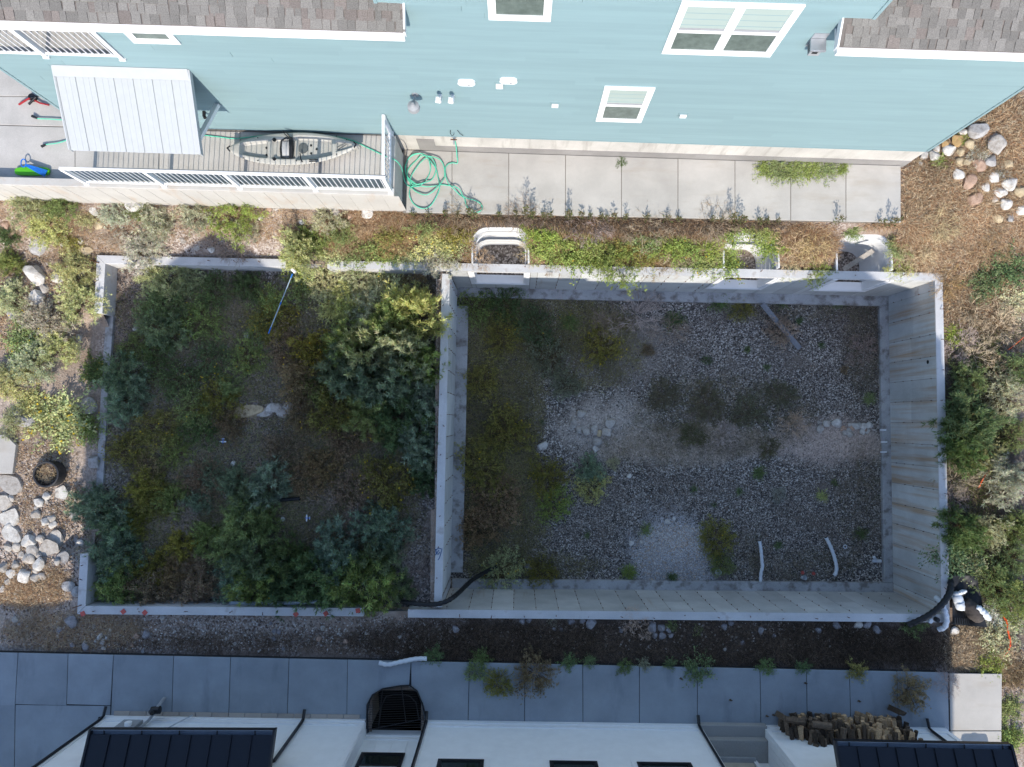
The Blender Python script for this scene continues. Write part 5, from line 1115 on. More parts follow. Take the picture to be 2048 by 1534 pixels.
def rock(u, v, d, c='l', lab=None, group=None, elong=None, slab=False, rot=None):
    g = ground_pt(u, v, d / 73 * 0.2); s = d / 72.0 * 1.5; k = rk[0]; rk[0] += 1
    e = elong or rnd.uniform(0.75, 1.0); me = (SM if slab else RM)[k % (4 if slab else 10)]
    mw = Matrix.Translation((g.x, g.y, g.z + s * (0.13 if not slab else 0.07))) @ Matrix.Rotation(rot if rot is not None else rnd.uniform(0, 6.28), 4, 'Z') @ Matrix.Rotation(rnd.uniform(-0.2, 0.2), 4, 'X') @ Matrix.Diagonal((s * (1 / e) ** 0.5, s * e ** 0.5, s * (0.9 if not slab else 1.1), 1))
    ROCKS.append((g.x, g.y, s * 0.42))
    o = link('rock', me, ROCK, None, mw); j = rnd.uniform(0.88, 1.1); o.color = tuple(x * j for x in RC[c]) + (1,)
    tag(o, lab, 'rock', group); return o
# east pile by the house corner
epile = [(480, 460, 50, 'w', 'white stone wedged under the teal wall edge above the orange stones'), (410, 545, 78, 'o', 'broad orange stone beside the teal wall edge'), (280, 590, 62, 'o', 'orange stone nearest the house corner'), (180, 645, 45, 'w', None), (320, 650, 78, 'w', 'flat white stone right of the house corner'), (450, 675, 55, 'c', None), (545, 600, 62, 'c', 'cream stone between orange stone and grey sage weed'), (640, 440, 112, 'g', 'large grey-topped boulder against the teal wall edge'), (830, 600, 130, 'l', 'largest pale boulder of the pile, upper right'), (775, 770, 84, 'g', 'grey boulder touching the lower edge of the largest boulder'), (650, 810, 92, 'p', 'long pinkish orange boulder in the pile middle'), (500, 780, 66, 'c', None), (435, 790, 58, 'c', None), (40, 710, 58, 'w', 'white stone at the foot of the house corner'), (155, 715, 68, 'w', 'second white stone right of the house corner'), (430, 930, 78, 'w', 'white stone alone on dry grass left of the pinkish boulder'), (545, 1000, 90, 'p', 'pinkish brown boulder sunk in dry grass'), (720, 1065, 62, 'w', 'white lobed stone below the egg-shaped white boulder'), (805, 960, 76, 'w', 'egg-shaped white boulder standing in weeds'), (985, 1020, 96, 'w', 'square white boulder near the right edge'), (880, 1120, 78, 'w', None), (815, 1195, 45, 'w', None), (935, 1245, 80, 'w', 'flat-bottomed white boulder, lowest big one of the pile'), (600, 1190, 88, 'p', 'wedge of pale pink rock on dry grass below the pile'), (1100, 1100, 78, 'c', 'cream lichened boulder at the right edge'), (1115, 1310, 76, 'w', 'round white boulder at the right edge below the cream one'), (985, 1400, 52, 'g', 'grey stone half buried, lower right of the pile'), (850, 1400, 62, 'c', 'yellowish stone half buried in dry grass'), (960, 810, 64, 'c', 'pale stone behind the grey sage tuft'), (10, 805, 30, 'w', None)]
for (x, y, d, c, l) in epile: rock(1840 + x / 5.48, 180 + y / 5.48, d / 5.48 * 1.22, c, l or 'pale medium stone within the rock pile at the house corner', 'rocks in the pile at the house corner')
# west rubble
wr = [(70, 655, 115, 'l', 1, 'broken concrete slab piece below the big flat slab'), (15, 780, 90, 'l', 1, 'concrete slab piece cut by the left picture edge'), (80, 750, 52, 'l', 0, None), (70, 890, 100, 'w', 1, 'white angular block with dark marks in the rubble'), (75, 1010, 95, 'w', 1, 'long white broken slab pointing down in the rubble'), (322, 740, 52, 'w', 0, 'pale stone just below the black tub'), (270, 785, 62, 'w', 0, 'white triangular stone below the black tub'), (252, 870, 56, 'l', 0, None), (315, 918, 50, 'w', 0, 'round white cobble, left of the three together'), (360, 893, 46, 'l', 0, 'upper right cobble of the three together'), (365, 940, 48, 'w', 0, 'lower right cobble of the three together'), (205, 1055, 84, 'w', 0, 'large rounded cream boulder in the rubble'), (285, 1040, 52, 'l', 0, None), (225, 1125, 74, 'l', 0, None), (200, 1175, 76, 'l', 0, None), (330, 1105, 100, 'l', 1, 'tilted stone slab at the shadow edge'), (380, 1040, 85, 'l', 1, 'upper tilted stone slab at the shadow edge'), (275, 1210, 78, 'w', 0, 'rounded boulder right of the rubble centre'), (170, 1300, 84, 'w', 0, 'big rounded boulder near the lower rubble'), (245, 1305, 54, 'l', 0, None), (295, 1295, 48, 'l', 0, None), (75, 1280, 56, 'w', 0, None), (110, 1215, 48, 'l', 0, None), (55, 1100, 48, 'l', 0, None), (515, 872, 58, 'g', 0, 'grey stone in shade left of the feathery shrubs'), (440, 1170, 66, 'g', 1, 'flat grey stone in shade beside the rubble'), (475, 1370, 74, 'g', 0, 'grey boulder in shade left of the wall stub'), (555, 1065, 46, 'w', 0, 'small white stone in shade above the wall stub'), (655, 505, 84, 'g', 0, 'grey boulder sitting on the weathered curb'), (125, 155, 74, 'w', 0, 'white stone above the angular grey block'), (175, 215, 118, 'g', 0, 'angular grey block in yellow-flowered weeds'), (420, 715, 78, 'w', 1, 'pale slab right of the black tub'), (510, 180, 78, 'w', 0, 'white stone at the weeds beside the curb'), (600, 105, 95, 'l', 1, 'long pale stone bridging to the curb'), (535, 1410, 62, 'g', 0, 'grey stone against the outside of the wall stub'), (20, 1240, 60, 'l', 0, None), (120, 1095, 55, 'l', 0, None), (20, 1385, 40, 'l', 0, None), (55, 1335, 40, 'l', 0, None), (395, 1200, 40, 'l', 0, None), (265, 1150, 45, 'l', 0, None), (150, 1150, 40, 'l', 0, None), (60, 945, 45, 'w', 0, None), (325, 775, 28, 'l', 0, None), (255, 825, 30, 'l', 0, None), (400, 1115, 40, 'l', 0, None), (650, 692, 30, 'w', 0, None), (530, 1045, 28, 'g', 0, None), (530, 770, 25, 'g', 0, None), (250, 1260, 42, 'l', 0, None)]
for (x, y, d, c, s, l) in wr: rock(x / 3.4875, 780 + y / 3.4875, d / 3.4875 * (0.86 if not s else 1.0), c, l or 'medium pale stone among the rubble left of the garage shell', 'stones in the rubble left of the garage shell', slab=bool(s))
for (x, y, d, c, l) in [(262, 645, 122, 'w', 'big round white boulder alone in the left yard'), (283, 828, 92, 'w', 'pale boulder below the big round white one'), (445, 680, 66, 'w', 'white stone under the feathery shrub right of the big boulder'), (295, 420, 108, 'g', 'grey boulder in weeds above the big white one'), (660, 455, 68, 'c', 'cream angular stone left of the shell corner'), (765, 268, 64, 'c', 'cream stone among dry twigs below the retaining wall'), (620, 385, 38, 'w', None), (340, 755, 52, 'l', None), (380, 885, 48, 'l', None), (100, 950, 64, 'l', 'pale stone below the grey shrub at the left edge'), (605, 1130, 42, 'w', None), (255, 1190, 66, 'g', 'grey stone in yellow-flowered weeds at left'), (45, 265, 54, 'p', 'pinkish stone at the left edge below the retaining wall'), (260, 340, 48, 'p', None), (1620, 455, 40, 'w', 'small white stone in shade behind the north garage wall'), (1405, 385, 38, 'l', None), (720, 160, 50, 'w', None), (1040, 110, 92, 'w', 'flat white rock against the retaining wall'), (480, 410, 40, 'l', None), (1510, 440, 36, 'l', None), (1470, 1105, 34, 'w', None), (1895, 1118, 36, 'w', None), (1045, 1065, 36, 'w', None)]:
    rock(x / 3.836, 380 + y / 3.836, d / 3.836, c, l or 'small pale stone scattered between the shrubs at upper left', 'stones in the upper left yard')
for (x, y, d, c, l) in [(1090, 180, 60, 'w', 'white stone at the foot of the retaining wall near its east end'), (270, 205, 34, 'w', None), (590, 240, 38, 'w', None), (390, 135, 36, 'l', None), (340, 145, 34, 'p', None), (850, 170, 46, 'l', None), (880, 155, 34, 'p', None), (965, 195, 44, 'p', None), (170, 1115, 36, 'w', None), (375, 1085, 44, 'c', None), (835, 510, 40, 'l', None)]:
    rock(450 + x / 3.836, 380 + y / 3.836, d / 3.836, c, l or 'small stone lying below the retaining wall or near the pole', 'stones below the retaining wall')
# south strip
S_ = 'small grey stone in the shaded dirt strip between shell and sidewalk'
ss = [(0, 545, 420, 92, 'g', 'large grey stone at the southwest corner of the garage shell'), (0, 520, 150, 74, 'g', 'grey stone outside the west wall stub'), (0, 455, 480, 44, 'g', None), (0, 560, 600, 38, 'g', None), (0, 1050, 530, 48, 'p', 'rounded brownish stone mid strip, left part'), (0, 1120, 518, 64, 'b', None), (0, 765, 535, 50, 'w', None), (0, 790, 580, 36, 'w', None), (0, 740, 570, 30, 'w', None), (0, 820, 545, 28, 'w', None), (0, 795, 625, 34, 'w', None), (0, 1245, 390, 38, 'w', None), (0, 655, 610, 58, 'b', None), (0, 120, 405, 52, 'w', 'white stone at the left strip end'), (0, 150, 440, 30, 'l', None), (0, 1345, 640, 26, 'g', None), (0, 1735, 550, 32, 'w', None), (0, 1800, 590, 32, 'w', None), (0, 845, 485, 28, 'w', None), (0, 1100, 640, 36, 'l', None), (0, 1015, 603, 28, 'p', None),
      (450, 380, 490, 40, 'g', None), (450, 415, 500, 38, 'g', None), (450, 750, 470, 38, 'w', None), (450, 720, 550, 46, 'p', None), (450, 925, 570, 38, 'p', None), (450, 1335, 330, 62, 'w', 'white fractured stone in the gap between the two shells'), (450, 1340, 535, 28, 'w', None), (450, 450, 625, 30, 'g', None), (450, 375, 550, 36, 'b', None), (450, 1080, 515, 24, 'w', None), (450, 570, 395, 26, 'w', None), (450, 810, 390, 30, 'w', None), (450, 1200, 485, 22, 'w', None), (450, 350, 430, 28, 'g', None),
      (850, 745, 415, 50, 'g', None), (850, 800, 405, 48, 'g', None), (850, 1120, 415, 54, 'g', None), (850, 1210, 415, 44, 'g', None), (850, 1275, 435, 76, 'g', 'largest grey stone against the south basement wall'), (850, 1745, 470, 70, 'g', 'grey stone left of a cluster below the south wall'), (850, 1815, 470, 60, 'g', None), (850, 1820, 530, 56, 'g', None), (850, 1890, 525, 38, 'g', None), (850, 1505, 490, 34, 'g', None), (850, 1765, 530, 44, 'b', None), (850, 990, 475, 34, 'b', None), (850, 1045, 480, 32, 'b', None), (850, 235, 475, 58, 'g', 'flat grey stone in dark dry grass left of centre'), (850, 1870, 490, 40, 'b', None), (850, 1735, 430, 32, 'b', None),
      (1250, 1620, 450, 58, 'g', None), (1250, 1790, 445, 64, 'w', 'white stone below the south wall near its east end'), (1250, 1860, 440, 60, 'g', None), (1250, 900, 580, 38, 'g', None), (1250, 760, 460, 48, 'b', None), (1250, 1040, 490, 54, 'b', None), (1250, 765, 630, 28, 'w', None), (1250, 1480, 485, 48, 'b', None), (1250, 1930, 480, 56, 'g', None), (1250, 815, 430, 44, 'b', None), (1250, 1145, 530, 36, 'b', None)]
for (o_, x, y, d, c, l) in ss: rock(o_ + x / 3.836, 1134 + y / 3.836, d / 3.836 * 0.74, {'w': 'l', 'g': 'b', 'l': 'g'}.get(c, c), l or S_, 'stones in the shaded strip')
rock(1909, 1262, 13, 'w', 'white stone just outside the southeast corner below the liner', 'stones in the shaded strip')
# basement and garage interior stones
for (x, y, d, c) in [(1305, 380, 48, 'l'), (1355, 335, 50, 'l'), (1435, 330, 60, 'w'), (1585, 355, 58, 'w'), (1640, 360, 48, 'w'), (1682, 350, 48, 'w'), (1630, 400, 38, 'w'), (1530, 410, 42, 'l'), (1487, 375, 40, 'p'), (1550, 368, 34, 'p'), (1668, 395, 32, 'w'), (1495, 405, 38, 'l'), (1535, 340, 30, 'l'), (1525, 385, 36, 'l'), (1295, 325, 26, 'l'), (1650, 385, 30, 'p')]:
    rock(1300 + x / 3.836, 760 + y / 3.836, d / 3.836, c, 'pale fist-sized stone in the cluster beside the east footing', 'stones clustered by the east footing')
for (x, y, d, c, l) in [(710, 505, 60, 'w', 'pale streaked stone alone on the gravel left of the silt patch'), (1145, 410, 40, 'c', None), (990, 385, 46, 'l', None), (1040, 390, 56, 'l', None), (1110, 385, 54, 'l', None), (1200, 400, 66, 'l', None), (1130, 470, 60, 'l', None), (950, 330, 60, 'l', None), (1230, 330, 64, 'l', None), (1010, 260, 56, 'l', None), (1115, 530, 40, 'w', None), (1375, 735, 30, 'w', 'small white pebble alone on the grey gravel'), (1670, 1090, 36, 'w', None), (1720, 1065, 24, 'w', None), (1390, 1255, 32, 'w', None), (1470, 1245, 32, 'l', None), (600, 1440, 50, 'b', None)]:
    rock(900 + x / 3.836, 760 + y / 3.836, d / 3.836, c, l or 'dusty pale stone lying on the silt or crushed-stone patch of the basement', 'dusty stones on the basement floor')
for (x, y, d, c, l, s) in [(175, 240, 120, 'c', 'long pale plank-like slab in the garage shell', 1), (355, 218, 62, 'w', 'white upright stone beside the plank-like slab', 0), (410, 222, 64, 'l', 'second stone right of the plank-like slab', 0), (435, 248, 64, 'l', 'lower stone right of the plank-like slab', 0), (485, 215, 66, 'l', 'rightmost grey stone beside the plank-like slab', 0), (300, 250, 70, 'l', 'thin pale slab between plank-like slab and white stone', 1), (65, 640, 30, 'w', 'white pebble alone on gravel right of the upper toy glider', 0), (445, 1070, 30, 'w', 'white pebble left of the lower toy glider', 0)]:
    rock(450 + x / 3.836, 760 + y / 3.836, d / 3.836, c, l, 'stones in the garage shell', slab=bool(s), rot=0.2 if s else None, elong=0.5 if s else None)
# large flat concrete slab at the left edge
gp = [P(u, v, 0.0) for u, v in ((-30, 868), (9, 870), (30, 890), (23, 948), (-30, 947))]
tag(MB().prism(gp, -0.16, -0.03).build('concrete_slab', CONC_WALK, bevel=0.012), 'large flat broken concrete slab at the left picture edge', 'slab')

# ------------------------------------------------------------------ vegetation
def leaves(Pb, D, L, W, C, droop=0.0, r=None):
    """many small leaf or blade faces as arrays: base, widest part, tip"""
    r = r or rng; n = len(Pb); D = D / np.linalg.norm(D, axis=1, keepdims=True)
    rv = r.normal(0, 0.75, (n, 3)) + np.array([0, -0.5, 0.9]); S = np.cross(D, rv); S /= np.linalg.norm(S, axis=1, keepdims=True) + 1e-9
    L = np.asarray(L).reshape(-1, 1); W = np.asarray(W).reshape(-1, 1)
    mid = Pb + D * L * 0.5; tip = Pb + D * L; tip[:, 2] -= (droop * L)[:, 0] if np.ndim(droop) == 0 else droop
    V = np.stack([Pb, mid - S * W / 2, mid + S * W / 2, tip], 1).reshape(-1, 3)
    i = np.arange(n)[:, None] * 4; F = np.concatenate([i + np.array([[0, 2, 1]]), i + np.array([[1, 2, 3]])], 1).reshape(-1, 3)
    return V, F, np.repeat(C, 4, axis=0)
def join(parts):
    V, F, C, o = [], [], [], 0
    for v, f, c in parts: V.append(v); F.append(f + o); C.append(c); o += len(v)
    return np.concatenate(V), np.concatenate(F), np.concatenate(C)
LEAF = veg('leaf', 0.33); STEM = veg('dry_stem', 0.0); FLOW = veg('yellow_petals', 0.2, useobj=False); GRASS = veg('grass_blade', 0.15, useobj=False)
def dome_dirs(n, r, lo=0.05, hi=1.0):
    z = r.uniform(lo, hi, n); a = r.uniform(0, 2 * np.pi, n); q = np.sqrt(1 - z * z); return np.stack([q * np.cos(a), q * np.sin(a), z], 1)
def feathery(seed, stems=110, tufts=8, per=11, tl=0.13, tw=0.017, flat_=0.8):
    """unit shrub, radius about 1, height about flat_: wiry stems ending in feathery tufts"""
    r = np.random.default_rng(seed); D = dome_dirs(stems, r, 0.12, 1.0); L = r.uniform(0.7, 1.08, stems)
    lob = 1 + 0.18 * np.sin(np.arctan2(D[:, 1], D[:, 0]) * r.integers(2, 5) + r.uniform(0, 6)); L = L * lob
    base = r.normal(0, 0.06, (stems, 3)); base[:, 2] = 0
    E = base + D * L[:, None] * np.array([1, 1, flat_])
    st = leaves(base, E - base, np.linalg.norm(E - base, axis=1), np.full(stems, 0.018), np.tile([[0.9, 0.75, 0.6]], (stems, 1)) * r.uniform(0.6, 1.1, (stems, 1)), 0, r)
    t = r.uniform(0.45, 1.0, (stems, tufts)) ** 0.75; t[:, 0] = 1.0
    tp = base[:, None] + (E - base)[:, None] * t[..., None]; tp = tp + r.normal(0, 0.055, tp.shape); tp = tp.reshape(-1, 3)
    sd = np.repeat(D, tufts, 0); n = len(tp)
    tone = np.repeat(r.uniform(0.7, 1.2, (stems, 1)), tufts, 0) * r.uniform(0.8, 1.2, (n, 1))
    pb = np.repeat(tp, per, 0); dd = np.repeat(sd, per, 0) * 0.75 + r.normal(0, 0.55, (n * per, 3)); dd[:, 2] += 0.25
    cc = np.repeat(tone, per, 0) * r.uniform(0.8, 1.2, (n * per, 1)) * (1 + r.normal(0, 0.06, (n * per, 3)))
    lf = leaves(pb, dd, r.uniform(0.6, 1.25, n * per) * tl, r.uniform(0.7, 1.3, n * per) * tw, np.clip(cc, 0.2, 1.8), 0.1, r)
    return lf, st, E
def leafy(seed, stems=80, per=34, ll=0.09, lw=0.05, flat_=0.55):
    """unit sprawling weed with small broad leaves"""
    r = np.random.default_rng(seed); D = dome_dirs(stems, r, 0.05, 0.95); L = r.uniform(0.55, 1.15, stems); base = r.normal(0, 0.12, (stems, 3)); base[:, 2] = 0
    E = base + D * L[:, None] * np.array([1, 1, flat_])
    st = leaves(base, E - base, np.linalg.norm(E - base, axis=1), np.full(stems, 0.016), np.tile([[0.8, 0.8, 0.5]], (stems, 1)), 0, r)
    t = r.uniform(0.25, 1.0, (stems, per)); tp = (base[:, None] + (E - base)[:, None] * t[..., None] + r.normal(0, 0.05, (stems, per, 3))).reshape(-1, 3); n = len(tp)
    dd = np.repeat(D, per, 0) * 0.5 + r.normal(0, 0.7, (n, 3)); dd[:, 2] = np.abs(dd[:, 2]) * 0.6
    cc = np.repeat(r.uniform(0.75, 1.2, (stems, 1)), per, 0) * r.uniform(0.7, 1.3, (n, 1)) * (1 + r.normal(0, 0.05, (n, 3)))
    return leaves(tp, dd, r.uniform(0.6, 1.3, n) * ll, r.uniform(0.7, 1.2, n) * lw, np.clip(cc, 0.2, 1.8), 0.2, r), st, E
def twiggy(seed, n0=26, lv=4):
    """unit bare brush: forking dry twigs"""
    r = np.random.default_rng(seed); out = []; D = dome_dirs(n0, r, 0.02, 0.9); B = np.zeros((n0, 3)); L = r.uniform(0.3, 0.5, n0); w = 0.028
    for k in range(lv):
        c = np.tile([[1.0, 0.93, 0.84]], (len(B), 1)) * r.uniform(0.7, 1.25, (len(B), 1)); out.append(leaves(B, D.copy(), L * 1.1, np.full(len(B), w), c, 0.0, r))
        E = B + D / np.linalg.norm(D, axis=1, keepdims=True) * L[:, None]; kk = 3 if k < 2 else 4
        B = np.repeat(E, kk, 0) - np.repeat(D * L[:, None] * 0.2, kk, 0) * r.uniform(0, 1, (len(E) * kk, 1)); D = np.repeat(D, kk, 0) + r.normal(0, 0.5, (len(E) * kk, 3)); D /= np.linalg.norm(D, axis=1, keepdims=True); D[:, 2] *= 0.8; L = np.repeat(L, kk) * r.uniform(0.55, 0.8, len(B)); w *= 0.72
    return join(out)
def flowers(seed, E, n, s=0.036):
    n = max(3, int(n * 0.6))
    r = np.random.default_rng(seed); e = E[r.integers(0, len(E), n)] * r.uniform(0.75, 1.03, (n, 1)) + r.normal(0, 0.06, (n, 3)); e[:, 2] = np.abs(e[:, 2]) + 0.06
    pb = np.repeat(e, 5, 0); a = np.tile(np.arange(5) * 1.2566, n); d = np.stack([np.cos(a), np.sin(a), np.full(len(a), 0.25)], 1)
    return leaves(pb, d, np.full(len(pb), s), np.full(len(pb), s * 0.8), np.tile([[0.7, 0.5, 0.05]], (len(pb), 1)), 0.1, r)
PROTO = {}
def proto(kind, i, fl=0):
    k = (kind, i, fl)
    if k in PROTO: return PROTO[k]
    sd = hash((ord(kind[0]), i)) % 9999 + 17
    if kind == 'F': l, s, E = feathery(sd)
    elif kind == 'D': l, s, E = feathery(sd, stems=120, tufts=7, per=10, tl=0.10, tw=0.014)
    elif kind == 'B': l, s, E = feathery(sd, stems=85, tufts=8, per=14, tl=0.165, tw=0.02, flat_=0.9)      # big conifer-like tufts
    elif kind == 'O': l, s, E = feathery(sd, stems=130, tufts=9, per=6, tl=0.08, tw=0.018, flat_=0.55)      # low fine olive weed
    elif kind == 'L': l, s, E = leafy(sd)
    elif kind == 'S': l, s, E = leafy(sd, stems=44, per=22, ll=0.15, lw=0.055, flat_=0.5)
    elif kind == 'T': l = None; s = twiggy(sd); E = None
    r = (np_mesh('foliage', *l) if l else None, np_mesh('stems', *s), np_mesh('flowers', *flowers(sd + 5, E, fl)) if fl else None)
    PROTO[k] = r; return r
GC = {'gsh': (0.32, 0.34, 0.23), 'dmat': (0.22, 0.21, 0.12), 'sage': (0.60, 0.60, 0.38), 'yel': (0.62, 0.62, 0.28), 'green': (0.34, 0.40, 0.15), 'dark': (0.19, 0.26, 0.11), 'grey': (0.62, 0.62, 0.46), 'blue': (0.31, 0.39, 0.235), 'olive': (0.36, 0.33, 0.095), 'brown': (0.36, 0.27, 0.155), 'bright': (0.36, 0.44, 0.12), 'straw': (0.60, 0.49, 0.31), 'dead': (0.50, 0.43, 0.36), 'deadd': (0.33, 0.28, 0.235), 'pale': (0.68, 0.65, 0.42)}  # sage and yel are sunlit tints, blue the shaded tint, of like shrubs
vg = [0]
def plant(name, u, v, r, kind, c, lab, group=None, h=None, fl=0, z=None, cat=None):
    R = r / 73.0 * {'F': 1.22, 'D': 1.15, 'B': 1.2, 'O': 1.25, 'L': 1.2, 'S': 0.9, 'T': 1.1}[kind]; hh = h or {'F': 0.95, 'D': 0.95, 'B': 1.1, 'O': 1.0, 'L': 0.9, 'S': 0.9, 'T': 0.9}[kind]
    if z is None: g = ground_pt(u, v, 0.45 * R * hh)
    else: q = P(u, v, z + 0.45 * R * hh); g = Vector((q.x, q.y, z))
    vg[0] += 1; f, s, w = proto(kind, vg[0] % 4, fl)
    t = thing(name, lab, cat or ('shrub' if name.endswith('shrub') else 'weed'), g, group)
    mw = Matrix.Translation((g.x, g.y, g.z - 0.02)) @ Matrix.Rotation(rnd.uniform(0, 6.28), 4, 'Z') @ Matrix.Diagonal((R * rnd.uniform(0.93, 1.1), R * rnd.uniform(0.93, 1.1), R * hh * rnd.uniform(0.9, 1.15), 1))
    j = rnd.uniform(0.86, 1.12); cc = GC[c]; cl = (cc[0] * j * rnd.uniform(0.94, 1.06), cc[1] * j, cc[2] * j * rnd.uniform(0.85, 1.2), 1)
    if f: o = link('foliage', f, LEAF, t, mw); tag(o, kind='stuff'); o.color = cl
    o = link('stems', s, STEM, t, mw); tag(o, kind='stuff'); o.color = (0.19, 0.15, 0.11, 1) if f else cl
    if w: tag(link('flowers', w, FLOW, t, mw), kind='stuff')
    return t
